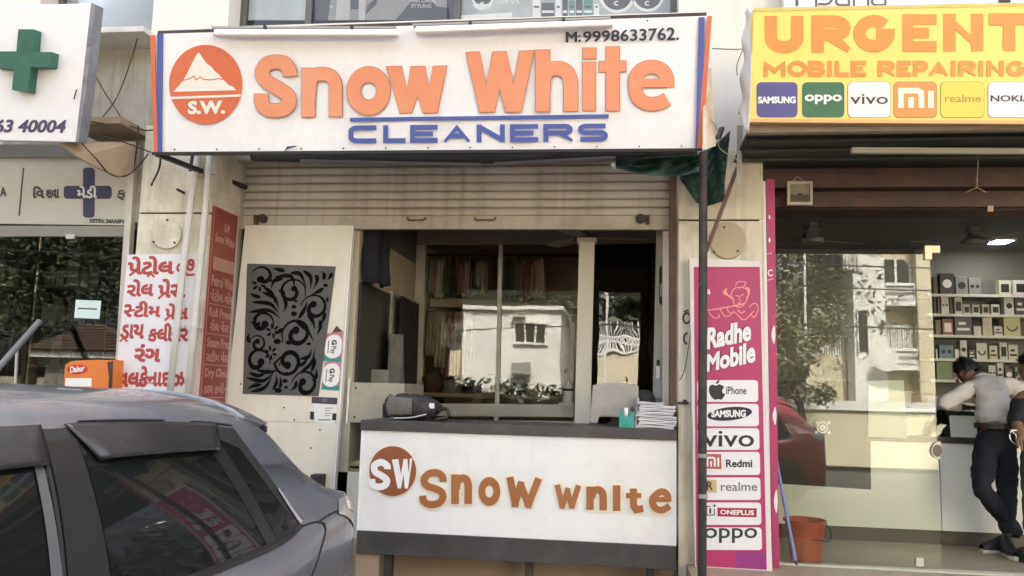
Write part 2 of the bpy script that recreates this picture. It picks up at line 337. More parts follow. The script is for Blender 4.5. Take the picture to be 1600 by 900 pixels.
# upper windows: frame, panes, posters
g_pale = GLASS('pale_window_glass', (.95, .95, .94), .02)
m_frame_d = M('dark_window_frame', (.10, .095, .09), .5)
def upwin(x0, x1, lab, mull):
    w = ob('window', MB().box(x0+.003, x1-.003, 5.80, 5.845, zb-.027, zb+.02).box(x0+.003, x1-.003, 5.80, 5.845, zt-.05, zt-.003).box(x0+.003, x0+.045, 5.80, 5.845, zb+.02, zt-.05).box(x1-.045, x1-.003, 5.80, 5.845, zb+.02, zt-.05), m_frame_d, B, label=lab)
    for a in mull: ob('mullion', MB().box(a-.025, a+.025, 5.79, 5.848, zb+.021, zt-.051), m_frame_d, w)
    return w
f6 = PY(5.82)
w0 = upwin(wx[0], wx[1], 'upper window with grey glass over the stained wall', [])
ob('pane', MB().box(wx[0]+.045, wx[1]-.045, 5.815, 5.823, zb+.02, zt-.05), g_pale, w0)
ob('blind', MB().box(wx[0]+.01, wx[1]-.01, 5.86, 5.87, zb-.02, zt), M('grey_blue_film', (.33, .37, .40), .5, .2, 2), w0)
w1 = upwin(wx[2], wx[3], 'wide upper window lined with salon product posters', [P(375, 20, 5.82).x, P(484, 20, 5.82).x, P(715, 20, 5.82).x])
for a, b in ((358, 373), (378, 481), (487, 712), (718, 1058)): ob('pane', MB().box(P(a, 20, 5.82).x, P(b, 20, 5.82).x, 5.812, 5.818, zb+.021, zt-.05), g_pale, w1)
fp = PY(5.835); z_ = lambda y: y
po = ob('poster', MB().slab(fp, [(376, 31), (482, 31), (482, -180), (376, -180)], -.01, -.004), M('blue_white_film', (.52, .58, .62), .5, .25, 2.2, stretch=.2), w1)
po = ob('poster', MB().slab(fp, [(486, 31), (713, 31), (713, -180), (486, -180)], -.01, -.004), M('grey_poster', (.32, .32, .325), .4, .12, 3), w1)
# grey poster and product poster in the upper windows (children of the posters' window)
mb = MB()
for q in ([(487, 31), (512, 31), (524, -60), (495, -90)], [(548, 14), (560, 14), (560, -40), (546, -40)], [(571, 22), (588, 6), (590, -5), (574, 8)], [(618, 31), (702, 31), (702, 12), (682, 10), (660, -20)], [(486, 31), (492, 31), (492, -180), (486, -180)], [(698, 31), (713, 31), (713, -180), (698, -180)]): mb.slab(fp, q, -.004, -.0025)
ob('poster_print', mb, M('print_dark_grey', (.075, .072, .085), .4, .1), w1)
mb = MB()
for q in ([(524, 31), (546, 31), (548, -60), (530, -60)], [(652, 30), (680, 30), (680, 0), (652, -10)], [(505, 8), (520, 12), (520, 9), (506, 3)], [(560, 31), (570, 31), (572, -40), (562, -40)]): mb.slab(fp, q, -.004, -.0026)
text(mb, 'HAIR CARE', fp, (640, -4, 676, 4), d=-.002); text(mb, 'STYLING', fp, (642, 6, 674, 12), d=-.002)
ob('poster_print', mb, M('print_light_grey', (.52, .52, .53), .4, .1), w1)
ob('poster', MB().slab(fp, [(717, 31), (1060, 29), (1060, -180), (717, -180)], -.01, -.004), M('pale_blue_poster', (.46, .51, .55), .35, .4, 4), w1)
mbw, mbd, mbg = MB(), MB(), MB()
for cx, r in ((754, 19), (964, 28), (1012, 26)):
    mbw.ring(fp, cx, -8, r, r, r*.84, r*.84, -.003)
    mbd.disc(fp, cx, -8, r*.82, r*.82, -.004, -.0028)
    mbw.ribbon(fp, arc(cx, 7-(2 if r > 20 else 0), 4, 3, 60, 300, 6), 2, -.002)
mbw.slab(fp, [(738, 6), (770, 6), (766, 12), (752, 16), (742, 12)], -.004, -.0022)
x = 832
for i, (wd, h, k) in enumerate(((12, 30, 0), (20, 22, 1), (9, 34, 0), (8, 40, 1), (9, 26, 2), (10, 34, 1), (14, 38, 2), (8, 20, 0))):
    (mbw, mbd, mbg)[k].slab(fp, [(x, 26), (x+wd, 26), (x+wd, 26-h), (x, 26-h)], -.004, -.0024-.0001*i)
    mbw.slab(fp, [(x+1, 20), (x+wd-1, 20), (x+wd-1, 16), (x+1, 16)], -.004, -.0016); mbd.slab(fp, [(x+2, 12), (x+wd-2, 12), (x+wd-2, 9), (x+2, 9)], -.004, -.0015); x += wd+2
mbw.slab(fp, [(718, 30), (800, 27), (800, 19), (718, 24)], -.004, -.0027)
text(mbw, 'HAIR SPA', fp, (776, -2, 812, 6), d=-.002)
ob('poster_print', mbw, M('print_white', (.8, .82, .83), .4, .05), w1); ob('poster_print', mbd, M('print_slate', (.10, .11, .125), .4, .1), w1); ob('poster_print', mbg, M('print_teal', (.16, .30, .30), .4, .1), w1)
ob('window_sill', MB().box(P(356, 31, 5.55).x, P(1062, 25, 5.55).x, 5.5, 5.60, zb-.075, zb-.035), m_offwhite, B, bev=.006)
# sign of the upper shop on the right (cut by the frame)
us = thing('upper_shop_sign', 'white upper sign with thin grey letters cut by the top edge above the yellow sign', 'sign', P(1415, 0, 5.45))
fu = PY(5.42)
ob('sign_board', MB().slab(fu, [(1226, 16), (1660, 14), (1660, -120), (1226, -120)], -.08, 0), M('white_panel_upper', (.74, .74, .76), .4, .04), us)
mb = MB()
for s, q in (('p', (1243, -55, 1248, 10)), ): mb.slab(fu, [(1243, 9), (1247, 9), (1247, -60), (1243, -60)], 0, .012)
for x0, x1 in ((1274, 1301), (1304, 1329), (1332, 1357), (1360, 1386)):
    k = x0
    if k == 1274: mb.ribbon(fu, [(1275, 11), (1275, -14), (1290, -14)]+arc(1290, -3, 10, 10, -90, 90, 6)+[(1278, 7)], 3.4, .006)
    elif k == 1332: mb.ribbon(fu, [(1334, 10), (1334, -6)]+arc(1345, -6, 11, 8, 180, 360, 8)+[(1356, 10)], 3.4, .006)
    else: mb.ribbon(fu, [(x0+4, -12)]+arc(x1-11, -6, 8, 7, -90, 0, 6)+[(x1-3, 8.5), (x0+8, 8.5)]+arc(x0+8, 3, 6, 5.5, 90, 270, 6)+[(x1-3, -2.5)], 3.4, .006)
ob('lettering', mb, M('grey_letter', (.09, .09, .1), .4), us)
mb = MB().rect(fu, 1560, 4, 1578, -60, 0, .01)
ob('sign_stripe', mb, m_black, us)
# ---------------------------------------------------------------- main sign board
s0 = V((0, 4.66, P(670, 236, 4.66).z)); fS = plane(s0, V((0, -.8, -.25)))
sg = thing('shop_sign', 'wide white cleaners sign board with orange and blue letters over the rolling shutter', 'sign', P(670, 140, 5.0))
SQ = [(241, 52), (1107, 25), (1096, 232), (241, 238)]
SQ = [(234, 53), (1113, 24), (1097.5, 232), (240, 238)]
bd = ob('sign_board', MB().grid(lambda u, v: (lambda p: fS(p.x, p.y, -.012+.006*sin(u*17)*sin(v*3.1)+.004*sin(u*41+v*2)))(V(SQ[0]).lerp(V(SQ[1]), u).lerp(V(SQ[3]).lerp(V(SQ[2]), u), v)), 60, 8), m_white, sg, sm=True)
SI = [(V(q).lerp(V((670, 140)), .018)) for q in SQ]
mb = MB()
for (a, b) in ((0, 1), (1, 2), (2, 3), (3, 0)):
    mb.bar(fS(*SI[a], -.05), fS(*SI[b], -.05), .04, .05)
for k in range(1, 6):
    u = k/6; a = V(SQ[0]).lerp(V(SQ[1]), u); b = V(SQ[3]).lerp(V(SQ[2]), u); mb.bar(fS(a.x, a.y, -.05), fS(b.x, b.y, -.05), .03, .03)
ob('sign_frame', mb, m_rust, sg)
m_or = M('salmon_orange_vinyl', (.77, .28, .145), .42, .06, 2, dirt=(.78, .40, .25), damt=.6, dscale=1.4)
m_or2 = M('red_orange_vinyl', (.66, .15, .065), .42, .08, 2)
m_bl = M('blue_vinyl', (.065, .105, .36), .42, .12, 3)
ob('edge_stripe', MB().slab(fS, [(235, 55), (242, 54.7), (247, 237), (241, 237)], -.003, .004), m_or2, sg); ob('edge_stripe', MB().slab(fS, [(1105.5, 25), (1112.5, 25), (1097, 231), (1089, 231)], -.003, .0045), m_or2, sg)
ob('edge_stripe', MB().slab(fS, [(246, 53), (254.5, 52.5), (253, 237), (245, 237)], -.003, .004), m_bl, sg); ob('edge_stripe', MB().slab(fS, [(1092, 27), (1101, 27), (1096, 231), (1086.5, 231)], -.003, .004), m_bl, sg); ob('underline', MB().slab(fS, [(547, 184), (951, 178.5), (951, 184.5), (547, 190)], -.003, .0045), m_bl, sg)
def signletters(mb, k, d):
    R_ = lambda p, w: mb.ribbon(fS, p, w+k, d)
    e = k/2
    R_(smooth([(453.5, 119+e), (452, 109), (444, 99), (431, 96.5), (417, 100), (409.5, 112), (412, 122), (422, 131), (438, 140), (450, 149), (452, 160), (446, 169), (431, 172.5), (416, 170), (409, 160), (408.5, 147-e)], 4), 21.5)
    R_([(482, 106.5-e), (482, 183+e)], 20.5); R_(smooth([(483, 150), (484.5, 130), (491, 118), (504, 115.5), (517, 119), (524, 131), (524.5, 148), (524.5, 182+e)], 4), 20.5)
    mb.ring(fS, 576, 142, 34+e, 38+e, 13-e, 14-e, d)
    for q in ([(604, 104), (627, 103.5), (636, 139), (642, 104), (664, 103.5), (670.5, 137), (677, 103.5), (698, 103), (683.5, 176), (661.5, 176.5), (652.5, 150), (643.5, 176.5), (625, 176.5)],
              [(728.5, 82), (749, 81), (760, 133.5), (770.5, 81), (791, 80.5), (803, 133), (812, 80), (834.5, 79), (814, 175), (790, 175), (781, 137), (773, 175), (750, 175.5)]):
        if k: mb.ribbon(fS, q, k, d, closed=True)
        else: mb.slab(fS, q, 0, d)
    R_([(848, 78-e), (848, 174.5+e)], 21.5); R_(smooth([(849, 142), (850, 122), (857, 110), (871, 107), (884, 111), (891, 124), (892, 140), (892, 174+e)], 4), 22)
    R_([(921, 75-e), (921, 92+e)], 20.5); R_([(920.5, 97-e), (920.5, 173+e)], 20.5)
    R_([(957.5, 73-e), (957.5, 173+e)], 21); R_([(936-e, 104.5), (978+e, 103.5)], 17)
    R_([(999, 130), (1042, 130)], 13); R_(smooth([(1042.5, 136), (1041, 119), (1032, 108), (1017, 104.5), (1003, 109), (993.5, 121), (993, 136), (996, 151), (1006, 160), (1018, 162.5), (1031, 161), (1043, 155)], 4), 21)
mb = MB(); signletters(mb, 1.6, .0006); ob('letter_outline', mb, M('letter_outline_brown', (.42, .13, .07), .45), sg)
mb = MB(); signletters(mb, 0, .0038)
ob('lettering', mb, m_or, sg)
mb = MB()
for ch, x0, x1 in (('c', 545, 592), ('L', 599, 634), ('E', 641, 684), ('A', 693, 735), ('N', 745, 789), ('E', 797, 841), ('r', 849, 895), ('s', 903, 950)):
    sl = -.0075; o = -sl*745
    strokes(mb, ch, fS, x0, 194.5+o, x1, 222.5+o, 7.6, .0036, sl)
ob('lettering', mb, m_bl, sg)
mb = MB(); text(mb, 'M:', fS, [(884, 50), (908, 49.5), (908, 65.5), (884, 67)], .03, .0035); text(mb, '9998633762.', fS, [(911, 49), (1061, 42), (1061, 63), (911, 66)], .02, .0035)
ob('lettering', mb, m_ink, sg)
lg = ob('emblem', MB().disc(fS, 321.5, 132, 57, 62, 0, .003, 56), m_or2, sg)
MT = [(271.5, 143.5), (279, 135), (287, 125), (291, 119), (296, 108), (301, 98), (305, 90), (310.5, 82), (314, 86), (318, 92), (323, 99), (331, 105), (337, 112), (343, 117), (348, 123), (353, 128), (358, 133), (365, 136), (369.5, 141)]
mb = MB().slab(fS, MT, .0032, .0042); mb.slab(fS, [(267, 151.5), (376.5, 147.5), (376.5, 151), (267, 155)], .0032, .0042)
text(mb, 'S.W.', fS, [(294, 158), (352, 157), (352, 178), (294, 179)], .05, .0038)
ob('emblem_print', mb, M('white_vinyl', (.82, .80, .74), .4, .04), lg)
ob('emblem_print', MB().ribbon(fS, [(286, 126), (296, 123.5), (303, 119), (307, 125), (314, 120.5), (318, 124), (330, 125), (341, 123), (352, 124.5)], 1.8, .0046), m_or2, lg)
mb = MB()
for k in range(13):
    u = (k+.5)/13; p = V(SQ[3]).lerp(V(SQ[2]), u); q = V(SQ[0]).lerp(V(SQ[1]), u)
    mb.disc(fS, p.x, p.y-4, 1.3, 1.3, 0, .006, 8)
    if k % 2: mb.disc(fS, q.x, q.y+5, 1.3, 1.3, 0, .006, 8)
ob('rivet', mb, m_rust, sg, kind='stuff')
mb = MB().slab(fS, [(238, 237.5), (1097, 231.5), (1097, 236), (238, 242.5)], -.02, .004); ob('bottom_edge', mb, m_black, sg)
ob('torn_edge', MB().slab(fS, [(444, 237), (449, 229), (463, 227.5), (463, 229), (451, 232)], 0, .004), m_ink, sg)
ob('side_flap', MB().slab(plane((P(1106, 120, 4.58).x, 4.6, 3.4), (.9, -.4, 0)), [(1104, 110), (1111, 104), (1119, 228), (1103, 233)], -.02, 0), M('flap_canvas', (.72, .62, .50), .6, .1, dirt=(.4, .16, .07), damt=.8, dscale=6), sg)
# tube lights on top of the sign
for i, (x0, y0, x1, y1, lab) in enumerate(((333, 49, 622, 49.5, 'white tube light fitting above the cleaners sign, left one of the pair'), (648, 45, 958, 34, 'slightly tilted white tube light fitting above the cleaners sign, right one'))):
    tl = thing('tube_light', lab, 'tube light', P((x0+x1)/2, y0, 4.36), group='tube lights above the main sign')
    f = PY(4.37)
    ob('tube', MB().slab(f, [(x0, y0-5), (x1, y1-5), (x1, y1+5.5), (x0, y0+5.5)], -.05, 0), m_whitepl, tl, bev=.012)
    ob('fixing_rail', MB().slab(f, [(x0-5, y0-9), (x1-4, y1-9.5), (x1-4, y1-6), (x0-3, y0-6)], -.06, -.008), M('rail_grey', (.33, .31, .29), .5), tl)
    for u in (.28, .75):
        x, y = x0+(x1-x0)*u, y0+(y1-y0)*u; ob('clip', MB().slab(f, [(x-2, y-9), (x+2, y-9), (x+2, y-4), (x-2, y-4)], -.03, .006), m_black, tl)
# ---------------------------------------------------------------- chemist's sign with the green cross (left)
fA = plane(P(60, 220, 4.75), (.10, -.97, -.22))
ph = thing('chemist_sign', 'white box sign with a raised green cross and phone digits, cut by the left edge', 'sign', P(40, 110, 4.7))
bq = [(-260, 14), (146, 5), (119, 222), (-280, 214)]
ob('sign_board', MB().slab(fA, bq, -.11, 0), M('white_sign_face', (.80, .80, .82), .4, .03), ph, bev=.006)
ob('edge_stripe', MB().slab(fA, [(143, 4), (149, 7), (134, 150), (123, 222), (118.5, 222), (128, 140)], -.10, .004), M('grey_edge', (.25, .26, .29), .4, .2, dirt=(.02, .02, .05), damt=.9, dscale=5), ph)
mb = MB(); text(mb, '63 40004', fA, [(-8, 186), (104, 187), (104, 208), (-8, 207)], .035, .003, .25); ob('lettering', mb, M('indigo_ink', (.06, .05, .12), .4), ph)
CR = [(41, 50), (65.5, 50), (63, 85), (93, 85), (90, 108), (60, 109), (56, 147), (31, 143), (34, 112), (2, 109), (4, 84), (38, 84)]
ob('green_cross', MB().slab(fA, CR, .002, .085), M('green_cross_acrylic', (.022, .125, .085), .4, .18, 7, dirt=(.05, .2, .15), damt=.5, dscale=9), ph, bev=.003)
sc_ = thing('sign_screw', 'tiny dark screw on the lower right of the white chemist sign', 'screw', fA(120, 150)); ob('screw', MB().bar(fA(121, 140, .01), fA(118, 156, .02), .006, .006), m_rust, sc_)
# sloping soffit cloth under the chemist's sign
sf = thing('soffit_board', 'tan sagging board under the corner of the chemist sign', 'board', P(150, 250, 5.0))
ob('board', MB().poly([P(92, 224, 4.8), P(212, 222, 5.2), P(208, 268, 5.2), P(186, 277, 5.1), P(150, 262, 4.95), P(122, 246, 4.85)]), m_wood, sf, solid=.015)
ob('backing_board', MB().poly([P(-80, 226, 5.28), P(120, 226, 5.28), P(130, 246, 5.28), P(-80, 246, 5.28)]), M('grey_soffit', (.20, .19, .17), .8, .3, 5), sf, solid=.01)
# fascia of the chemist
fB = PY(5.3)
fa = thing('chemist_fascia', 'grey beige fascia panel with dark lettering and a navy cross over the chemist glass', 'sign', P(95, 295, 5.3))
ob('fascia_board', MB().slab(fB, [(-420, 229), (204, 236), (195, 352), (-430, 344)], -.035, 0), M('beige_acp', (.46, .44, .38), .35, .04, 2), fa)
m_navy = M('navy_vinyl', (.028, .028, .075), .4)
mb = MB().slab(fB, rrect(130, 262, 148, 340, 5), -.01, .003).slab(fB, rrect(100, 290.5, 174.5, 310.5, 5), -.01, .0034)
ob('navy_cross', mb, m_navy, fa)
m_dk = M('dark_letter', (.045, .04, .038), .5)
ob('divider_line', MB().slab(fB, [(36, 262), (38, 262), (31, 337), (29, 337)], -.01, .003), m_dk, fa)
mb = MB(); text(mb, 'A', fB, (0, 292, 11, 307), .03); ob('lettering', mb, m_dk, fa); mb = MB(); text(mb, 'િવ', fB, [(52, 291), (70, 291), (70, 310), (52, 310)], .05)
text(mb, 'શવા', fB, [(72, 296), (93, 295), (93, 310), (72, 310)], .05)
ob('lettering', mb, m_dk, fa); mb = MB(); text(mb, 'ફા', fB, [(183, 297), (204, 297), (204, 313), (183, 313)], .02)
ob('lettering', mb, m_dk, fa); mb = MB(); text(mb, 'GSTIN: 24AASFV', fB, [(140, 341.5), (196, 343), (196, 349.5), (140, 348)], .05)
ob('lettering', mb, m_dk, fa)
mb = MB(); text(mb, 'મેડી', fB, [(121, 291), (153, 290), (152, 310), (121, 310)], .03, .005); ob('lettering', mb, M('pale_letter', (.6, .6, .58), .4), fa)
# chemist's glass front
g_ph = GLASS('chemist_glass', (.60, .62, .58), .032)
cf = thing('chemist_glass_front', 'dark chemist glass front with a white side post left of the painted pillar', 'shopfront', P(90, 480, 5.3))
ob('post', MB().slab(fB, [(203, 226), (213, 226), (186, 640), (176, 640)], -.05, .006), m_alu, cf)
ob('head_rail', MB().slab(fB, [(-430, 351), (194, 353), (193, 369), (-430, 367)], -.05, -.004), M('grey_rail', (.24, .23, .2), .4, .1), cf)
zg = P(95, 368, 5.3).z
x0, x1, x2 = P(-420, 500, 5.3).x, P(45, 500, 5.3).x, P(188, 500, 5.3).x
for a, b in ((x0, x1-.008), (x1+.008, x2)): ob('glass_pane', MB().box(a, b, 5.315, 5.325, ZF, zg-.004), g_ph, cf)
ob('threshold', MB().box(x0, x2, 5.3, 5.34, ZF-.03, ZF-.001), m_alu, cf)
ob('patch_fitting', MB().slab(fB, [(103, 366), (116, 366), (116, 373), (103, 373)], -.03, .002), m_alu, cf)
ob('edge_trim', MB().slab(fB, [(24.5, 545), (27.5, 545), (23, 640), (20, 640)], -.012, .002), m_alu, cf)
nt_ = thing('paper_notice', 'pale green paper notice taped inside the chemist glass', 'notice', P(138, 483, 5.34))
fN = PY(5.312)
ob('paper', MB().slab(fN, [(119, 468.5), (158.5, 470), (155.5, 498.5), (116, 496.5)], 0, .003), M('notice_paper', (.62, .76, .72), .6, .05), nt_)
mb = MB(); text(mb, 'NO PARKING PLEASE'[3:10], fN, (200, 500, 201, 501)); 
ob('print_line', MB().slab(fN, [(122, 481), (152, 482), (152, 484), (122, 483)], .003, .0035), m_dk, nt_)
hr = thing('steel_handrail', 'grey steel handrail sloping up behind the car at the left edge', 'handrail', P(30, 535, 5.0))
mb = MB().tube([P(-60, 640, 4.6), P(62, 502, 5.15)], .022, 10); ob('rail', mb, M('grey_steel', (.16, .165, .165), .4, .1, metal=.3), hr)
ob('post', MB().tube([P(-40, 617, 4.67), P(-60, 900, 4.67)], .02, 8), M('grey_steel', (.22, .23, .23)), hr)
# dark shelves inside the chemist's
for i, (px0, px1, lab) in enumerate(((-60, 36, 'dim stocked rack behind the left part of the chemist glass'), (70, 180, 'dim stocked rack behind the notice in the chemist glass'))):
    rk = thing('medicine_rack', lab, 'rack', (P(px0, 500, 7.9).x, 7.9, ZF), group='racks inside the chemist')
    a, b = P(px0, 500, 7.9).x, P(px1, 500, 7.9).x
    for k in range(5): ob('shelf', MB().box(a, b, 7.75, 8.2, ZF+.35+k*.42, ZF+.37+k*.42), M('rack_grey', (.16, .16, .15), .6), rk)
    ob('upright', MB().box(a-.02, a-.001, 7.74, 8.2, ZF, 2.7), M('rack_grey', (.16, .16, .15)), rk); ob('upright', MB().box(b+.001, b+.02, 7.74, 8.2, ZF, 2.7), M('rack_grey', (.16, .16, .15)), rk)
    mb = MB()
    for k in range(5):
        x = a+.03
        while x < b-.12:
            w = random.uniform(.06, .12); h = random.uniform(.12, .28); mb.box(x, x+w, 7.8, 8.0, ZF+.372+k*.42, ZF+.372+k*.42+h); x += w+random.uniform(.005, .06)
    ob('medicine_packets', mb, M('packet_mix', (.3, .3, .28), .5, .8, 9), rk, kind='stuff')
# orange carton standing by the pillar
ct = thing('orange_carton', 'orange display carton with a red oval logo standing before the chemist glass', 'carton', P(135, 600, 5.15))
fC = PY(5.12)
ob('carton_body', MB().slab(fC, smooth([(100, 640), (101, 578), (106, 568), (118, 563.5), (170, 562.5), (176, 570), (172, 640)], 3)[:-1]+[(172, 640)], -.16, 0), M('orange_card', (.72, .20, .035), .5, .08), ct)
mb = MB().disc(fC, 121, 577, 16, 7.5, 0, .003); ob('oval_logo', mb, M('red_card', (.50, .04, .02), .5), ct)
mb = MB(); text(mb, 'Dabur', fC, [(109, 573), (133, 570), (133, 580), (110, 583)], .03, .004, .2); mb.slab(fC, [(103, 591), (143, 591), (143, 604), (102, 604)], 0, .003); ob('lettering', mb, m_whitepl, ct)
ob('dark_flap', MB().slab(fC, [(168, 566), (177, 564), (174, 640), (167, 640), (171, 590)], .001, .004), m_maroon, ct)
# ---------------------------------------------------------------- painted pillar: banner, cap, pipes, red board
fG = PY(5.25)
bn = thing('services_banner', 'white banner with red Gujarati lettering on the left pillar behind the pipes', 'banner', P(245, 500, 5.245))
ob('banner_sheet', MB().slab(fG, [(200, 398), (322, 397), (300, 640), (176, 640)], .001, .005), M('banner_vinyl', (.74, .72, .74), .5, .04, 2, dirt=(.6, .5, .46), damt=.5), bn)
m_red = M('red_vinyl', (.42, .06, .05), .5, .15, 6)
def guj(rows, f, mat, par, d=.0055, bold=.045):
    mb = MB()
    for kind, s, q in rows:
        if kind == 't': text(mb, s, f, q, bold, d)
        else: mb.ribbon(f, q, s, d+.0004)
    ob('lettering', mb, mat, par)
guj([('t', 'પેટોલ', [(201, 401), (274, 399), (272, 429), (199, 430)]), ('l', 3.6, [(213, 423), (203, 431)]), ('l', 3.4, [(231, 433), (236, 427), (242, 433)]), ('t', 'વો', [(278, 401), (296, 400), (293, 430), (275, 430)]), ('t', '૭', [(291, 405), (306, 404), (304, 424), (290, 424)]), ('l', 3.5, [(292, 430), (305, 429)]),
     ('t', 'રોલ', [(200, 437), (243, 435), (240, 463), (198, 464)]), ('t', 'પેસ', [(249, 436), (294, 434), (290, 465), (246, 466)]), ('l', 3.4, [(257, 459), (248, 467)]),
     ('t', 'ર', [(195, 475), (209, 475), (206, 496), (193, 496)]), ('l', 3.2, [(205, 486), (212, 484)]), ('t', 'ટીમ', [(212, 470), (254, 471), (251, 496), (209, 496)]), ('t', 'પેસ', [(260, 474), (297, 473), (294, 499), (257, 500)]), ('l', 3.4, [(266, 494), (258, 501)]),
     ('t', 'ડાય', [(189, 507), (228, 506), (225, 530), (187, 530)]), ('l', 3.0, [(188, 534), (194, 528), (200, 534)]), ('t', 'કલીનર', [(233, 505), (297, 504), (294, 534), (231, 534)]),
     ('t', 'રંગ', [(212, 537), (254, 538), (251, 566), (209, 566)]),
     ('t', 'વલકેનાઇઝ', [(187, 572), (291, 571), (288, 604), (184, 606)])], fG, m_red, bn)
ob('red_line', MB().ribbon(fG, [(178, 596), (250, 599), (294, 598)], 1.6, .006), m_red, bn)
cp = thing('vent_cap', 'round cream cover plate with three screws on the left pillar above the banner', 'cover plate', P(262, 366, 5.24), group='round cover plates on the pillars')
ob('plate', MB().disc(fG, 262, 366.5, 23, 23, .002, .022, 40), m_cream, cp, bev=.004)
for x, y in ((264.5, 345), (243, 379), (275.5, 380)): ob('screw', MB().disc(fG, x, y, 1.8, 1.8, .02, .027, 8), m_black, cp)
for i, (pts, lab) in enumerate((([(310, 236), (304.5, 273), (297, 330), (289, 394), (276, 510), (263, 640)], 'left white drain pipe running down over the red lettering'), ([(330, 236), (326, 268), (321, 330), (315, 394), (304, 510), (291, 640)], 'right white drain pipe running down beside the red services board'))):
    dp = thing('drain_pipe', lab, 'pipe', P(300, 640, 5.2), group='drain pipes on the left pillar')
    ob('pipe', MB().tube([P(x, y, 5.195) for x, y in pts], .0225, 12), M('old_white_pvc', (.62, .60, .54), .45, .08, 5, dirt=(.4, .36, .28), damt=.5, dscale=5), dp, sm=True)
    for k in (1, 4):
        p = P(*pts[k], 5.195); ob('pipe_clip', MB().lathe(p, [(.027, -.014), (.027, .014)], 12).box(p.x-.04, p.x+.04, p.y+.02, p.y+.052, p.z-.01, p.z+.01), M('old_white_pvc', (.62, .60, .54)), dp)
# red list of services on the inner side of the pillar
fR = plane((xl2+.001, 5.4, 1.5), (1, 0, 0))
rb = thing('services_board', 'dark red board listing services in pale print on the inner side of the left pillar', 'board', (xl2, 5.47, 1.6))
zt_ = P(330, 321, 5.27).z
ob('board_sheet', MB().box(xl2+.002, xl2+.012, 5.275, 5.70, .75, zt_), M('red_brown_board', (.27, .05, .035), .45, .1, 4), rb)
def SX(px0, y, px1): pass
class fRc: pass
def fRb(u, v, d=0): return V((xl2+.0125+d, 5.275+.425*u/100, zt_-(zt_-.75)*v/300))
fRb_n = V((1, 0, 0))
mb = MB()
for s, u0, u1, v0, v1 in (('S.W.', 40, 62, 14, 24), ('Snow White', 10, 80, 28, 38), ('Petrol Wash', 8, 92, 74, 86), ('પેટોલ વોશ', 8, 92, 89, 102), ('Roll Press', 8, 86, 109, 119), ('રોલ પેસ', 14, 80, 122, 134), ('Steam Press', 8, 92, 141, 152), ('સટીમ પેસ', 8, 88, 155, 167), ('Dry Clean', 8, 92, 174, 186), ('ડાય કલીન', 8, 92, 189, 201), ('Dyeing', 8, 70, 209, 219), ('રંગ', 14, 60, 222, 234), ('Vulcanizing', 8, 90, 242, 252), ('વલકેનાઇઝ', 8, 92, 256, 268)):
    class _f: pass
    text(mb, s, lambda a, b, d=0: fRb(a, b, d), (u0, v0, u1, v1), .03, .001)
for v in (105, 137, 170, 205, 238): mb.poly([fRb(4, v, .001), fRb(96, v, .001), fRb(96, v+.9, .001), fRb(4, v+.9, .001)])
mb.poly([fRb(10, 54, .001), fRb(85, 54, .001), fRb(85, 68, .001), fRb(10, 68, .001)])
ob('lettering', mb, M('pale_red_print', (.50, .27, .22), .5), rb)
mb = MB()
for q in ((0, 0, 100, 1), (0, 0, 1.6, 300), (98.4, 0, 100, 300)): mb.prism([fRb(q[0], q[1]), fRb(q[2], q[1]), fRb(q[2], q[3]), fRb(q[0], q[3])], (.004, 0, 0))
ob('rim', mb, M('red_rim', (.45, .14, .10), .5), rb)
ob('vinyl_strip', MB().box(xl2-.045, xl2-.001, 5.236, 5.249, .75, P(315, 470, 5.25).z), M('pale_pink_strip', (.66, .5, .45), .5, .1), rb)
# bolt and short pipe stub on the pillar
sb = thing('pipe_stub', 'short dark pipe stub sticking out of the left pillar above the joint', 'pipe stub', P(285, 300, 5.2)); ob('stub', MB().tube([P(277, 296, 5.16), P(291, 303, 5.28)], .010, 8), m_rust, sb)
# steel arms carrying the sign, and hanging cables
ar = thing('bracket_arm', 'black steel bracket arm sloping from the sign corner to the wall beside the shutter', 'bracket', P(290, 262, 5.2))
ob('arm', MB().bar(P(246, 241, 4.68), P(331, 274, 5.4), .030, .030), m_black, ar); ob('arm', MB().bar(P(330, 272, 5.4), P(385, 293, 5.66), .03, .03), m_black, ar)
ob('upright', MB().bar(P(304, 236, 5.19), P(299, 268, 5.21), .03, .03).bar(P(331, 240, 5.40), P(331, 300, 5.40), .02, .02), m_black, ar)
def cable(pts, lab, r=.005, mat=None):
    p3 = [P(*p) for p in pts]; t = thing('cable', lab, 'cable', p3[0])
    ob('wire', MB().tube(smooth(p3, 6), r, 6), mat or m_wire, t, sm=True)
cable([(251, 238, 5.1), (249, 262, 5.15), (240, 282, 5.2), (236, 290, 5.2)], 'loose black cable end hanging below the left corner of the main sign', .007)
cable([(215, 60, 5.3), (196, 120, 5.45), (178, 160, 5.48), (154, 190, 5.45)], 'thin black cable crossing the stained wall from upper right to lower left', .004)
cable([(140, 102, 5.1), (164, 145, 5.44), (182, 172, 5.46), (192, 190, 5.45)], 'thin black cable crossing the stained wall from upper left to lower right', .004)
cable([(128, 224, 4.85), (150, 248, 4.9), (172, 272, 5.05), (196, 275, 5.15), (214, 262, 5.2), (232, 240, 5.2)], 'black cable drooping under the tan board to the pillar top', .005)
cable([(130, 187, 4.9), (160, 193, 5.1), (190, 193, 5.2), (222, 203, 5.2), (240, 203, 5.1)], 'black cable sagging along the ledge between the two signs', .005)
cable([(134, 207, 4.9), (190, 221, 5.1), (236, 238, 5.1)], 'second black cable from the chemist sign edge down to the main sign corner', .005)
cable([(208, 268, 5.2), (214, 230, 5.2), (216, 196, 5.2)], 'short upright black cable on the pillar top beside the white post', .006)
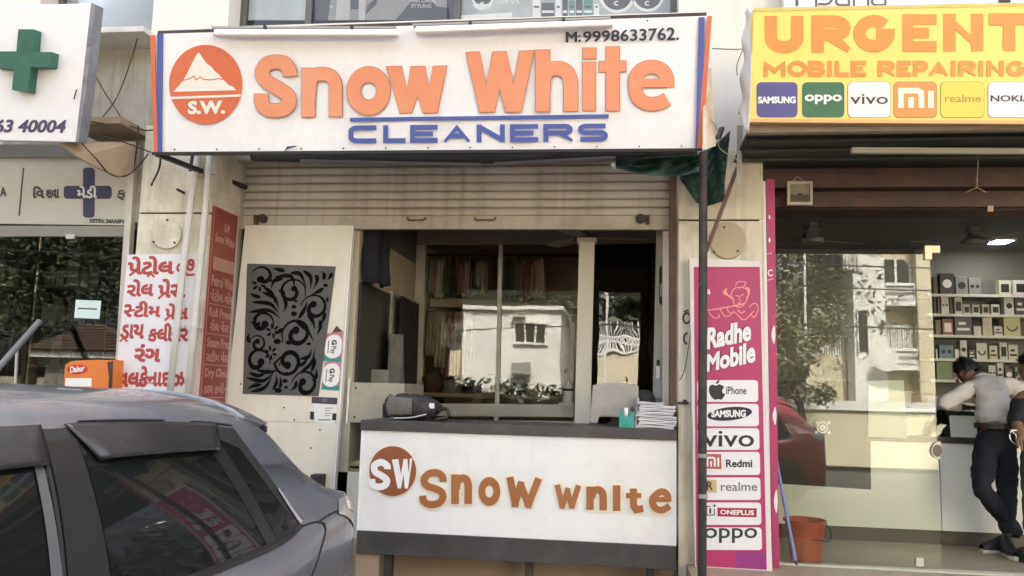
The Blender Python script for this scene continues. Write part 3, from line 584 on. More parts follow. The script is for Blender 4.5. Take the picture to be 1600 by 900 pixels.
# ---------------------------------------------------------------- rolling shutter
sh = thing('rolling_shutter', 'half raised cream rolling shutter of horizontal steel slats under the main sign', 'shutter', (P(710, 350, 5.7).x, 5.7, 2.62))
xs0, xs1 = P(381, 320, 5.7).x, P(1046, 320, 5.7).x
zbt, zs = P(710, 356.5, 5.7).z, P(710, 338, 5.7).z
h = .0635
slat = MB()
prof = [(.010, .001), (.003, .004), (-.003, .010), (-.006, .030), (-.004, .052), (.004, .0575), (.012, .0625)]
def slat_mb(z):
    m = MB()
    for a, b in zip(prof, prof[1:]): m.poly([(xs0, 5.7+a[0], z+a[1]), (xs1, 5.7+a[0], z+a[1]), (xs1, 5.7+b[0], z+b[1]), (xs0, 5.7+b[0], z+b[1])])
    m.poly([(xs0, 5.7+p[0]+.004, z+p[1]) for p in prof]); m.box(xs0, xs1, 5.715, 5.718, z, z+.061); return m
s1 = ob('slat', slat_mb(zs), m_shutter, sh)
for k in range(1, 13):
    o = s1.copy(); COL.objects.link(o); o.parent = sh; o.matrix_parent_inverse = s1.matrix_parent_inverse.copy(); o.location = V((random.uniform(-.002, .002), random.uniform(-.002, .002), k*h))
ob('bottom_bar', MB().box(xs0, xs1, 5.69, 5.712, zbt, zs+.0015).box(xs0, xs1, 5.672, 5.72, zbt-.012, zbt-.0005), m_shutter, sh, bev=.002)
fH = PY(5.69)
for x0 in (638, 743):
    mb = MB(); x1_ = x0+(27 if x0 == 638 else 31); mb.tube([fH(x0, 341.5, -.002), fH(x0, 341.5, .03), fH(x0+1, 345, .035), fH(x1_-1, 345, .035), fH(x1_, 341.5, .03), fH(x1_, 341.5, -.002)], .006, 8)
    ob('handle', mb, m_brown, sh, sm=True)
for x, sx in ((412, -1), (1001, 1)):
    lk = ob('lock', MB().lathe(fH(x, 342.5, 0), [(.032, .005), (.034, -.03), (.026, -.04), (.012, -.042)], 18, 'Y'), m_rust, sh, sm=False)
    ob('hasp', MB().slab(fH, [(x+sx*8, 337), (x+sx*14, 337), (x+sx*14, 351), (x+sx*8, 351)], 0, .02), m_rust, lk)
gd = thing('shutter_guide', 'pale narrow shutter guide rail left of the patterned black panel', 'guide rail', (xs0, 5.68, ZF), group='shutter guide rails')
ob('channel', MB().box(xs0-.035, xs0-.001, 5.64, 5.72, ZF, 3.15), m_alu, gd)
ob('channel', MB().box(xs0-.12, xs0-.036, 5.69, 5.76, ZF, 3.15), m_cream, gd)
gd = thing('shutter_guide', 'brown rusty shutter guide rail beside the right cream pillar', 'guide rail', (xs1, 5.68, ZF), group='shutter guide rails')
ob('channel', MB().box(xs1+.001, P(1060, 500, 5.6).x-.002, 5.60, 5.72, ZF, 3.15), m_brown, gd); ob('channel', MB().box(xs1-.045, xs1, 5.725, 5.78, ZF, 2.64), m_alu, gd)
# dark shutter drum and rolled canvas below the sign
dr = thing('rolled_canvas', 'grey black rolled canvas and poles hanging under the main sign', 'rolled canvas', P(650, 248, 5.2))
ob('canvas_roll', MB().tube(smooth([P(395, 243, 5.35), P(520, 246, 5.32), P(650, 246, 5.3), P(780, 246, 5.28), P(955, 241, 5.25), P(1090, 236, 5.2)], 5), .042, 10), M('grey_black_canvas', (.06, .06, .06), .7, .4, 6, .3, bscale=14), dr, sm=True)
ob('pole', MB().tube([P(470, 252, 5.2), P(752, 258, 5.2)], .015, 8), M('dark_pole', (.16, .15, .14), .5, .2), dr); ob('pole', MB().tube([P(772, 257, 5.2), P(962, 247, 5.2)], .016, 8), M('dark_pole', (.16, .15, .14)), dr)
ob('pole_end', MB().tube([P(956, 256, 5.18), P(962, 262, 5.18)], .014, 8), m_whitepl, dr)
bx = thing('shutter_drum', 'dark shutter drum housing hidden high under the main sign', 'drum', (P(710, 300, 5.9).x, 5.9, 3.0))
ob('drum', MB().lathe((xs0, 5.86, 3.05), [(.13, 0), (.13, xs1-xs0)], 20, 'X'), m_rust, bx)
# underside boarding behind the sign
# ---------------------------------------------------------------- cream panel with the black scroll-cut sheet
fW = PY(5.66)
pn = thing('front_panel', 'cream laminated side panel with a black scroll patterned sheet left of the shop opening', 'panel', P(450, 640, 5.66))
m_lam = M('cream_laminate', (.78, .745, .63), .3, .05, 2.5, dirt=(.50, .45, .34), damt=.5, dscale=2.5, streak=.12)
ob('laminate_sheet', MB().slab(fW, [(383, 352), (549, 352), (533, 585), (520, 760), (508, 940), (322, 940), (352, 640)], -.04, 0), m_lam, pn, bev=.002)
ob('joint_line', MB().slab(fW, [(364, 657), (528, 660), (528, 661), (364, 658)], 0, .0012), m_stain, pn)
ob('side_edge', MB().slab(fW, [(549.5, 352), (552, 352), (537.5, 560), (523, 760), (511, 940), (508.5, 940), (520.5, 760), (533.5, 585)], -.05, .002), m_whitepl, pn)
Q = [(387, 412), (525, 416.5), (498, 619), (380, 615)]
def qf(u, v, d=0):   # u, v in 0..138, 0..203 on the sheet
    a = V(Q[0]).lerp(V(Q[1]), u/138); b = V(Q[3]).lerp(V(Q[2]), u/138); p = a.lerp(b, v/203); return fW(p.x, p.y, d)
qf_ = qf; 
class _QF:
    n = fW.n
    def __call__(s, u, v, d=0): return qf_(u, v, d)
fQ = _QF()
m_sheet = M('black_perforated_sheet', (.085, .082, .077), .45, .18, 8, dirt=(.11, .105, .1), damt=.6, dscale=5)
ds = ob('patterned_sheet', MB().slab(fW, Q, .001, .009), m_sheet, pn, bev=.001)
m_cut = M('cut_out_black', (.005, .005, .005), .9, spec=.1)
mb = MB()
def leaf(pts, w=6, a=.12, b=.75):
    s = smooth(pts, 7); n = len(s)-1
    tp = [max(.10, sin(pi*min(1, (i/n)**1.5*.94+.03))) for i in range(n+1)]
    mb.ribbon(fQ, s, w*.86, .0095, taper=tp)
def ball(x, y, rx, ry=None, rot=0): mb.slab(fQ, [(x+rx*cos(t)*cos(rot)-(ry or rx)*sin(t)*sin(rot), y+rx*cos(t)*sin(rot)+(ry or rx)*sin(t)*cos(rot)) for t in [2*pi*k/16 for k in range(16)]], .009, .0102)
def flower(x, y, r):
    for k in range(6):
        a = k*pi/3+.3; ball(x+r*.62*cos(a), y+r*.62*sin(a), r*.36, r*.17, a)
def scroll(cx, cy, r, s=1, a0=200, turns=1.25, w=6.5, tail=None):
    pts = []; n = 30
    for k in range(n+1):
        t = k/n; rr = r*(1-t*.72); a = radians(a0)+s*2*pi*turns*t; pts.append((cx+rr*cos(a)*1.02, cy+rr*sin(a)))
    if tail: pts = list(reversed(smooth([pts[0]]+tail, 5)))[:-1]+pts
    m = len(pts)-1
    mb.ribbon(fQ, pts, w*.84, .0095, taper=[.22+.78*min(1, (i/m)*1.5) for i in range(m+1)])
    ball(pts[-1][0], pts[-1][1], w*.68)
scroll(73, 42, 22, -1, -20, 1.1, 7, [(96, 48)]); scroll(113, 66, 23, 1, 190, 1.15, 8); scroll(88, 108, 25, 1, 180, 1.2, 9, [(66, 122)]); scroll(78, 150, 24, -1, 170, 1.2, 9, [(70, 140), (62, 158)]); scroll(28, 92, 20, -1, 20, 1.0, 9); scroll(23, 125, 15, 1, 190, 1.2, 6); scroll(24, 152, 22, -1, 10, 1.0, 9); scroll(112, 186, 24, 1, 185, 1.1, 9)
scroll(26, 20, 18, 1, 200, .8, 8)
for p in ([(78, 38), (70, 18), (44, 20)], [(96, 34), (84, 14), (68, 13)], [(103, 36), (101, 18), (88, 8)], [(108, 36), (112, 22), (108, 14)], [(104, 46), (116, 40), (124, 34)], [(55, 70), (46, 52), (26, 44)], [(56, 78), (40, 62), (10, 60)], [(58, 84), (38, 72), (6, 76)], [(62, 74), (66, 62), (60, 50)], [(118, 100), (112, 86), (102, 76)], [(122, 108), (126, 96), (124, 84)], [(118, 118), (104, 100), (84, 88)], [(122, 130), (118, 152), (100, 168)], [(116, 130), (112, 142), (98, 146)], [(54, 168), (36, 182), (6, 178)], [(52, 172), (40, 192), (14, 200)], [(58, 172), (60, 184), (54, 196)], [(40, 38), (44, 26), (58, 22)], [(62, 164), (46, 168), (24, 166)], [(8, 196), (20, 190), (34, 188)], [(128, 160), (130, 172), (124, 180)], [(128, 22), (132, 16), (134, 10)], [(8, 90), (20, 96), (24, 90)], [(48, 62), (42, 46), (28, 36)], [(64, 58), (60, 44), (52, 40)], [(100, 56), (96, 70), (88, 84)], [(126, 92), (130, 82), (131, 72)], [(112, 140), (106, 152), (92, 158)], [(120, 140), (124, 150), (120, 166)], [(46, 162), (30, 174), (10, 170)], [(66, 174), (68, 186), (66, 192)], [(8, 108), (6, 116), (10, 124)], [(86, 196), (94, 190), (96, 180)], [(50, 110), (58, 104), (66, 100)], [(40, 6), (50, 8), (60, 10)], [(118, 8), (122, 14), (122, 22)], [(6, 46), (14, 50), (24, 52)]): leaf(p, 7.5)
for x, y, rx, ry in ((81, 56, 3, 2), (79, 65, 4, 3), (80, 76, 5, 4), (56, 120, 6.5, 4.2), (76, 121, 5.5, 3.6), (94, 121, 4.5, 3), (110, 122, 4, 2.4), (77, 170, 5, 3), (75, 181, 5, 3.2), (78, 191, 3.5, 2.4), (38, 25, 3, 2.4), (126, 30, 4, 2.6), (132, 52, 2, 4), (64, 202-6, 7, 4)): ball(x, y, rx, ry)
flower(20, 32, 12); flower(47, 104, 12); flower(46, 138, 12)
ob('cut_out_pattern', mb, m_cut, ds, kind='stuff')
for x, y in ((443.5, 637), (376, 600), (460, 656), (500, 672), (486, 700)): ob('screw', MB().disc(fW, x, y, 1.4, 1.4, -.002, .003, 8), m_rust, pn)
# payment stickers
stk = thing('payment_sticker', 'upper round white payment sticker with sideways print on the edge of the cream panel', 'sticker', P(522, 545, 5.64), group='payment stickers')
def paysticker(t, dx, dy, hook):
    o = lambda x, y: (x+dx, y+dy)
    ob('backing', MB().slab(fW, [o(511, 521), o(537, 518), o(533.5, 566), o(505.5, 564)], .001, .0025), M('sticker_pink', (.50, .23, .25), .4, .3, 20), t)
    ob('band', MB().slab(fW, [o(506.5, 556), o(534, 558), o(533.5, 566), o(505.5, 564)], .0025, .0032), M('sticker_teal', (.05, .26, .24), .4), t)
    ob('white_disc', MB().slab(fW, [o(x+(543-y)*.09, y) for x, y in rrect(508, 523, 534, 560, 12.5, 5)], .0025, .0042), m_whitepl, t)
    mb = MB()
    text(mb, 'G', fW, [o(527, 531), o(526.3, 539), o(518, 539), o(518.7, 531)], .05, .0046); text(mb, 'Pay', fW, [o(526, 541), o(525, 553), o(515, 553), o(516, 541)], .02, .0046)
    mb.slab(fW, [o(513.5, 532), o(514.7, 532), o(513.2, 552), o(512, 552)], .0042, .005)
    ob('lettering', mb, m_ink, t)
    if hook: ob('hook_tab', MB().slab(fW, [o(519, 520), o(524, 512), o(527, 509), o(530, 513), o(536, 518)], .001, .004), m_maroon, t)
paysticker(stk, 0, 0, True)
stk = thing('payment_sticker', 'lower round white payment sticker just above the payment sheet', 'sticker', P(518, 590, 5.64), group='payment stickers')
paysticker(stk, -3.2, 44.5, False)
qs = thing('payment_sheet', 'white payment sheet with a dark purple heading taped under the stickers', 'sheet', P(507, 640, 5.64))
ob('paper', MB().slab(fW, [(488, 620.5), (526, 622), (523, 662), (493, 660)], .001, .0025), m_whitepl, qs)
ob('heading', MB().slab(fW, [(487.5, 620), (527.5, 621.5), (526.5, 632), (487, 630)], .0025, .0035), M('purple_ink', (.06, .045, .075), .4), qs)
mb = MB()
for q in ((508, 637, 521, 638.2), (508, 641, 516, 642), (508, 645, 519, 646), (508, 649, 515, 650), (497, 655, 517, 657)): mb.rect(fW, *q, .0025, .0032)
text(mb, 'UPI', fW, (503, 623.5, 511, 628), .03, .004)
ob('print_line', mb, M('print_grey', (.25, .25, .27), .5), qs)
ob('tape', MB().slab(fW, [(485, 643), (491, 643.5), (490.5, 656), (484.5, 655)], .001, .004), m_black, qs); ob('tape', MB().slab(fW, [(520, 645.5), (526, 646), (525, 657), (519, 656.5)], .001, .004), m_black, qs)
# electric box half hidden behind the car, white lower cabinet with folded cloth
eb = thing('dark_box', 'small dark box fixed low on the cream panel just behind the car', 'box', P(496, 752, 5.6)); ob('box', MB().box(P(488, 745, 5.6).x, P(505, 745, 5.6).x, 5.56, 5.659, P(495, 765, 5.6).z, P(495, 741, 5.6).z), m_black, eb, bev=.004)
lc = thing('low_cabinet', 'low white cabinet in the gap between the cream panel and the counter', 'cabinet', P(543, 860, 5.75))
xa, xb = P(520, 760, 5.75).x, P(575, 760, 5.75).x; zc = P(545, 737, 5.75).z
ob('body', MB().box(xa, xb, 5.75, 6.15, ZF-.15, zc), m_lam, lc, bev=.003)
ob('back_board', MB().box(xa-.05, xb, 6.16, 6.2, ZF-.15, zc+.75), M('green_grey_board', (.22, .22, .17), .6, .1), lc)
for i, (dz, lab, w) in enumerate(((0, 'folded pale yellow cloth at the bottom on the low cabinet', 0), (.036, 'rolled pale yellow cloth lying on top of the folded one', .01))):
    t = thing('folded_cloth', lab, 'cloth', ((xa+xb)/2+.03, 5.85, zc+dz), group='yellow cloths on the low cabinet')
    cx = (xa+xb)/2+.0
    ob('cloth', MB().grid(lambda u, v: (cx-.11+.24*u, 5.78+.3*v, zc+dz+.002+(.030+w)*sin(pi*min(1, max(0, v*.96+.02)))**.35*(1+.25*sin(u*9+i*2))*.9), 14, 8).box(cx-.10, cx+.12, 5.79, 6.06, zc+dz+.001, zc+dz+.014), M('yellow_cloth', (.48, .46, .24), .8, .15, 20, .2), t, sm=True)
# ---------------------------------------------------------------- inside the cleaners: left wall things
fL = plane((XLW, 6, 1.5), (1, 0, 0))
ob_ = ob
wp = thing('dark_wall_board', 'black glossy board fixed on the inner left wall of the cleaners', 'board', (XLW, 6.2, 1.5))
z0w, z1w = P(560, 598, 5.9).z, P(560, 442, 5.9).z
yb = 6.62
ob('board_sheet', MB().box(XLW, XLW+.02, 5.80, yb, z0w, z1w), M('dark_glossy_board', (.012, .014, .010), .28, .4, 5), wp)
ob('edge_strip', MB().box(XLW, XLW+.03, yb+.001, yb+.06, .6, z1w+.03), m_alu, wp)
pl = thing('wall_cabinet_box', 'beige wooden box cabinet under the black wall board at the end of the counter', 'cabinet', (XLW+.05, 5.9, 1.2))
z2, z3 = P(540, 660, 5.72).z, P(540, 597, 5.72).z
ob('body', MB().box(XLW-.01, XLW+.40, 5.74, 6.35, z2, z3), M('beige_board', (.40, .36, .28), .6, .12, 5, dirt=(.25, .2, .15), damt=.5, dscale=6), pl, bev=.003)
ob('edge_trim', MB().box(XLW-.022, XLW-.0105, 5.72, 5.76, z2-.01, z3+.03), m_whitepl, pl)
for z in (z2+.04, z3-.04): ob('screw', MB().lathe((XLW+.035, 5.741, z), [(.008, 0), (.008, -.006)], 8, 'Y'), m_rust, pl)
# dark clothes hanging in the corner
def drape(x0, x1, y, zt_, zb_, ph=0, amp=.02, nf=3, flare=.15, dy=0.0, along=(1, 0)):
    """a hanging cloth with folds"""
    cx = (x0+x1)/2; w = (x1-x0)
    def fn(u, v):
        ww = w*(.8+flare*v+.2*min(1, v*6)); a = (u-.5)*ww; b = amp*(.3+v)*sin(u*nf*2*pi+ph+v*1.3)+dy*v
        return (cx+a*along[0]-b*along[1], y+a*along[1]+b*along[0], zt_-(zt_-zb_)*v+.012*sin(u*nf*2*pi+ph)*v)
    return MB().grid(fn, 20, 10)
dc = thing('hanging_coat', 'dark navy coat hanging in the near left corner above the black board', 'coat', (XLW+.1, 5.9, 2.6))
ob('coat', drape(-.2+6.0, .2+6.0, XLW, 2.6, 2.0).grid(lambda u, v: (XLW+.06+.05*sin(u*9)*(.4+v), 5.80+.36*u+.03*sin(v*5), 2.66-.78*v), 14, 10) if False else MB().grid(lambda u, v: (XLW+.03+.13*sin(u*pi)**.6+.02*sin(u*14)*(.4+v), 5.79+.30*u+.05*v*u+.02*sin(v*7), 2.76-.50*v), 16, 12), M('navy_coat', (.012, .012, .018), .9, .2, 9, .3), dc, sm=True, solid=.006)
rd = thing('curtain_rail', 'short steel rail with a ring end over the dark curtain on the inner left wall', 'rail', (XLW+.05, 6.9, 2.1))
zr1 = P(608, 461, 6.75).z; zr2 = P(634, 477, 7.3).z
ob('rod', MB().tube([(XLW+.08, 6.70, zr1), (XLW+.08, 7.33, zr1-.01)], .011, 8), m_alu, rd)
ob('ring', MB().tube([(XLW+.08, 7.35+.0*cos(a), zr1-.01) if False else (XLW+.08+.035*cos(a), 7.34, zr1-.015+.035*sin(a)) for a in [2*pi*k/14 for k in range(15)]], .008, 6), m_alu, rd)
cu = thing('dark_curtain', 'dark brown curtain hanging on the short rail inside the cleaners', 'curtain', (XLW+.08, 7.0, .8))
ob('curtain', MB().grid(lambda u, v: (XLW+.08+.035*sin(u*34)*(.5+.5*v), 6.71+.62*u, zr1-.012-1.35*v), 60, 8), M('brown_black_curtain', (.024, .018, .017), .9, .3, 10, .2), cu, sm=True, solid=.004)
gt = thing('grey_cloth', 'grey cloth hanging over the edge strip beside the dark curtain', 'cloth', (XLW+.12, 6.66, 1.2))
ob('cloth', MB().grid(lambda u, v: (XLW+.05+.10*sin(u*pi)+.015*sin(u*20+v*3), 6.50+.33*u*(.4+.6*v), 1.92-.72*v), 18, 12), M('grey_towel', (.20, .19, .17), .95, .2, 12, .3), gt, sm=True, solid=.006)
# ---------------------------------------------------------------- partition of aluminium and glass
YP = 7.5; fP = PY(YP); xp0, xp1 = XLW, XRW
pt = thing('glass_partition', 'aluminium and glass partition across the back of the cleaners', 'partition', (-.7, YP, ZF))
g_p = GLASS('partition_glass', (.94, .94, .90), .046, wav=.0003, wscale=4)
m_post = M('cream_post', (.70, .66, .55), .45, .06)
ob('header', MB().slab(fP, [(640, 340), (1036, 336), (1036, 380), (640, 382)], -.05, .01), M('header_grey', (.26, .25, .22), .5, .1), pt)
ob('post', MB().slab(fP, [(652, 383), (666, 383), (654, 700), (638, 700)], -.05, .02), m_alu, pt)
ob('post', MB().slab(PY(6.25), [(905, 377), (929, 377), (921, 720), (896, 720)], -.10, .0), m_post, pt, bev=.004)
ob('mullion', MB().slab(fP, [(779.5, 382), (785.5, 382), (780, 632), (773.5, 632)], -.04, .01), m_alu, pt)
ob('sill_rail', MB().slab(fP, [(655, 630), (898, 632), (897, 652), (654, 650)], -.05, .012), m_alu, pt, bev=.004)
ob('lower_rail', MB().slab(fP, [(654, 656), (897, 658), (897, 668), (653, 665)], -.05, .01), m_alu, pt)
ob('mullion', MB().slab(fP, [(772, 650.5), (779, 650.5), (779, 657), (772, 657)], -.04, .0099), m_alu, pt)
ob('glass_pane', MB().slab(fP, [(664, 380), (780, 380), (776, 634), (656, 634)], -.03, -.024), g_p, pt); ob('glass_pane', MB().slab(fP, [(784, 380), (908, 380), (899, 634), (778, 634)], -.024, -.018), g_p, pt)
g_p2 = GLASS('wavy_partition_glass', (.35, .36, .33), .085, wav=.003, wscale=2.6)
ob('glass_pane', MB().slab(fP, [(926, 366), (1029, 364), (1023, 690), (918, 690)], -.03, -.024), g_p2, pt, label='wavy dark pane right of the cream post')
ob('edge_rail', MB().slab(fP, [(1029, 364), (1036, 364), (1029, 690), (1022, 690)], -.05, .01), m_alu, pt)
ob('side_strip', MB().slab(fP, [(891, 504), (898, 504), (896, 600), (888, 600)], -.02, .014), m_post, pt)
ob('card', MB().slab(fP, [(654, 556), (659, 556), (657, 590), (652, 590)], -.02, .012), M('striped_card', (.03, .03, .03), .4), pt)
for k in range(3): ob('stripe', MB().slab(fP, [(655, 560+k*10), (659, 560+k*10), (658, 565+k*10), (654, 565+k*10)], .012, .014), m_whitepl, pt)
# back of the workroom: rail, garments, shelf
cr = thing('clothes_rail', 'long dark rail holding the hanging garments behind the partition', 'rail', (-.7, 8.25, 2.4))
zrl = P(720, 398, 7.82).z
ob('rod', MB().tube([(XLW+.02, 7.82, zrl), (XRW-.02, 7.82, zrl)], .012, 8), m_rust, cr)
shf = thing('back_shelf', 'pale shelf board running along behind the partition below the garments', 'shelf', (-.7, 8.3, 1.9))
ob('board', MB().box(XLW+.02, XRW-.02, 8.12, 8.8, P(720, 480, 8.15).z, P(720, 467, 8.15).z), m_intwall, shf)
cols = [('grey', (.30, .28, .26)), ('white', (.55, .52, .47)), ('brown', (.22, .16, .12)), ('dark green', (.09, .13, .10)), ('black', (.03, .03, .032)), ('dusty red', (.24, .12, .11)), ('cream', (.42, .36, .28)), ('beige', (.48, .40, .30)), ('charcoal', (.09, .085, .09)), ('ivory', (.46, .42, .34))]
def garment(x0, x1, y0, y1, Y, ci, where, grp, nf=2, flare=.25):
    cn, c = cols[ci % len(cols)]
    zt0, zb0 = P((x0+x1)/2, y0, Y).z, P((x0+x1)/2, y1, Y).z; a, b = P(x0, y0, Y).x, P(x1, y0, Y).x
    t = thing('garment', f'{cn} garment hanging {where}', 'garment', ((a+b)/2, Y, zt0), group=grp)
    ob('cloth', drape(a, b, Y, zt0, zb0, random.uniform(0, 6), .022, nf, flare), M('cloth_'+cn.replace(' ', '_'), c, .9, .2, 14, .2), t, sm=True, solid=.004)
    ob('hanger', MB().tube([(a+.03, Y, zt0-.02), ((a+b)/2, Y, zt0+.05), (b-.03, Y, zt0-.02)], .005, 6).tube([((a+b)/2, Y, zt0+.05), ((a+b)/2, Y, zrl+.012)], .003, 5) if grp.startswith('gar') else MB().tube([(a, Y, zt0+.01), (b, Y, zt0+.01)], .005, 6), m_rust, t)
ordn = ['first', 'second', 'third', 'fourth', 'fifth', 'sixth', 'seventh', 'eighth', 'ninth', 'tenth', 'eleventh', 'twelfth']
for i, (x0, x1, y1, ci) in enumerate(((671, 681, 458, 0), (682, 694, 464, 1), (694, 705, 456, 3), (705, 713, 462, 4), (712, 727, 458, 5), (725, 737, 463, 6), (736, 745, 450, 4), (744, 751, 447, 1), (752, 762, 462, 7), (788, 803, 470, 8), (803, 818, 465, 2), (818, 836, 472, 5), (832, 850, 466, 9))):
    garment(x0, x1, 405+(i % 3)*2, y1, 7.82, ci, (f'{ordn[i]} from the left in the upper row behind the left pane' if i < 9 else f'{ordn[i-9]} from the left in the upper row behind the middle pane'), 'garments on the upper rail')
for i, (x0, x1, y1, ci) in enumerate(((668, 682, 555, 6), (682, 698, 572, 9), (696, 712, 590, 5), (710, 730, 585, 7), (728, 742, 560, 1))):
    garment(x0, x1, 487, y1, 7.80, ci, f'{ordn[i]} from the left in the lower row under the back shelf', 'lower row of clothes', 3, .1)
wt = thing('work_table', 'long low cluttered work table behind the partition sill', 'table', (-.7, 8.1, ZF))
ob('tabletop', MB().box(XLW+.05, XRW-.3, 7.75, 8.4, P(760, 622, 7.75).z, P(760, 616, 7.75).z), m_wood, wt)
for sx in (XLW+.1, XRW-.4):
    for sy in (7.8, 8.33): ob('leg', MB().box(sx, sx+.05, sy, sy+.05, ZF, P(760, 622, 7.75).z-.001), m_brown, wt)
zt2 = P(760, 616, 7.75).z
for i, (x, cn, c) in enumerate(((676, 'brown', (.10, .07, .05)), (706, 'grey', (.2, .19, .17)), (738, 'dark', (.04, .035, .035)), (768, 'cream', (.45, .4, .3)), (806, 'charcoal', (.06, .06, .06)), (840, 'tan', (.3, .22, .13)), (868, 'black', (.02, .02, .02)))):
    t = thing('cloth_bundle', f'{cn} bundle of folded clothes on the work table', 'bundle', (P(x, 600, 7.9).x, 7.9, zt2), group='bundles on the work table'); cx = P(x, 600, 7.9).x; hh = random.uniform(.10, .2)
    ob('bundle', MB().grid(lambda u, v: (cx+(.10+.012*sin(v*20))*cos(2*pi*u), 7.93+.11*sin(2*pi*u), zt2+.001+hh*v) if v < .95 else (cx+.05*cos(2*pi*u), 7.93+.05*sin(2*pi*u), zt2+hh*1.02), 16, 10), M('bundle_'+cn, c, .9, .25, 12, .3), t, sm=True)
ob('bundle_top', MB().grid(lambda u, v: (0, 0, 0), 1, 1), m_wood, wt) if False else None
bt = thing('white_bottle', 'white bottle with a dark band and pointed cap standing before the cream post', 'bottle', (P(887, 620, 7.4).x, 7.4, 1.3))
cx = P(888, 620, 7.38).x; zz = P(888, 629, 7.38).z
ob('bottle', MB().lathe((cx, 7.38, zz), [(.045, 0), (.045, .105)], 14), m_whitepl, bt, sm=False); ob('band', MB().lathe((cx, 7.38, zz+.106), [(.044, 0), (.044, .02)], 14), m_rust, bt); ob('cap', MB().lathe((cx, 7.38, zz+.127), [(.045, 0), (.045, .03), (.004, .085)], 14), m_whitepl, bt)
ob('stand', MB().box(cx-.08, cx+.05, 7.33, 7.46, zz-.03, zz-.001), m_alu, bt)
cable([(897, 635, 7.3), (896, 650, 7.1), (890, 664, 6.9)], 'pale cord running down beside the foot of the cream post', .004, m_alu)
# ceiling fan
ob('post_cap', MB().slab(PY(6.24), [(902, 371), (932, 371), (932, 378), (902, 378)], -.12, .0), m_post, pt)
fan = thing('ceiling_fan', 'brown ceiling fan with pale blades close under the shutter of the cleaners', 'fan', (P(918, 375, 6.6).x, 6.6, 2.6))
c = P(914, 372, 6.6)
ob('motor', MB().lathe(c, [(.06, -.035), (.10, -.02), (.10, .015), (.05, .035), (.015, .04), (.015, max(.06, 3.11-c.z))], 18), m_brown, fan, sm=False)
for a in (8, 128, 248):
    u = V((cos(radians(a)), sin(radians(a)), 0)); w = V((-u.y, u.x, .12))
    ob('blade', MB().prism([c+u*.09-w*.05, c+u*.50-w*.065, c+u*.52, c+u*.50+w*.065, c+u*.09+w*.05], (0, 0, .006)), M('fan_blade', (.42, .38, .32), .5), fan)
# things at the right jamb
fJ = PY(5.95)
jb = thing('black_wall_phone', 'long black wall box hanging high on the right jamb of the opening', 'wall box', P(1035, 445, 5.93)); ob('body', MB().slab(fJ, rrect(1030, 416, 1043, 476, 4), -.02, .04), m_black, jb, bev=.004); ob('label_strip', MB().slab(fJ, [(1031, 444), (1033.5, 444), (1033.5, 464), (1031, 464)], .04, .042), M('grey_label', (.4, .4, .38), .4), jb)
ob('jamb_board', MB().slab(PY(5.99), [(1026, 355), (1043, 355), (1038, 720), (1018, 720)], -.03, 0), M('pale_jamb', (.46, .43, .36), .5, .1, dirt=(.25, .2, .15), damt=.5), pt)
th = thing('spray_bottle', 'slim white and grey bottle hanging on the right jamb above the paper stack', 'bottle', P(1028, 595, 5.92))
ob('body', MB().slab(PY(5.93), rrect(1024, 592, 1034, 622, 3), -.03, .02), M('grey_plastic', (.42, .46, .45), .4), th); ob('neck', MB().slab(PY(5.93), rrect(1025, 572, 1031, 591.5, 2), -.02, .01), m_whitepl, th); ob('cap', MB().slab(PY(5.93), rrect(1026, 562, 1031, 571.5, 2), -.02, .01), m_black, th)
# ---------------------------------------------------------------- the counter
fK = PY(5.25)
ck = thing('shop_counter', 'white fronted counter with dark grey top and base and brown fat lettering', 'counter', P(805, 890, 5.3))
m_cw = M('white_laminate', (.84, .82, .78), .35, .03, 1.5, dirt=(.62, .58, .50), damt=.45, dscale=2.4, streak=.10)
xa, xb = P(562, 760, 5.25).x, P(1056, 760, 5.25).x
def kz(x, y): return P(x, y, 5.25).z
T0, T1, B1, B0 = kz(565, 656), kz(563, 672), kz(553, 828), kz(553, 864)
ob('body', MB().box(xa, xb, 5.25, 5.70, B1, T1), m_cw, ck)
ob('countertop', MB().box(xa-.012, xb+.004, 5.235, 5.80, T1+.001, T0), m_darkgrey, ck, bev=.004)
ob('base_band', MB().box(xa, xb, 5.24, 5.70, B0, B1-.001), m_darkgrey, ck, bev=.003)
ob('edge_trim', MB().box(xa-.006, xa+.008, 5.246, 5.262, B1, T1), m_whitepl, ck)
ob('edge_trim', MB().box(xb-.006, xb+.003, 5.246, 5.262, B1, T1), m_whitepl, ck)
for x0, x1 in ((556, 592), ): ob('foot_panel', MB().box(P(x0, 880, 5.27).x, P(x1, 880, 5.27).x, 5.27, 5.30, .14, B0-.001), m_wood, ck)
for x in (600, 820, 1010): ob('leg', MB().box(P(x, 880, 5.28).x, P(x+12, 880, 5.28).x, 5.28, 5.34, .14, B0-.001), m_rust, ck)
ob('plinth_board', MB().box(P(606, 880, 5.5).x, xb, 5.48, 5.50, .14, B0-.0012), m_wood, ck)
m_br = M('brown_orange_letter', (.36, .135, .045), .38, .1, 2, dirt=(.50, .23, .08), damt=.8, dscale=1.1)
m_br2 = M('brown_letter_dark', (.30, .10, .045), .38, .1, 2)
m_cr = M('cream_letter_edge', (.86, .78, .62), .4, .03)
lg = ob('emblem', MB().disc(fK, 614, 736, 36.5, 39, 0, .008, 48), m_br2, ck)
ob('emblem_rim', MB().ring(fK, 614, 736, 38, 40.5, 36.5, 39, .006, 48), m_cr, lg)
mb = MB(); mb.ribbon(fK, smooth([(606, 733), (605, 727), (596, 722), (586, 727), (587, 737), (597, 743), (605, 750), (602, 758), (592, 760.5), (583, 757), (582, 748)], 4), 10.5, .0095)
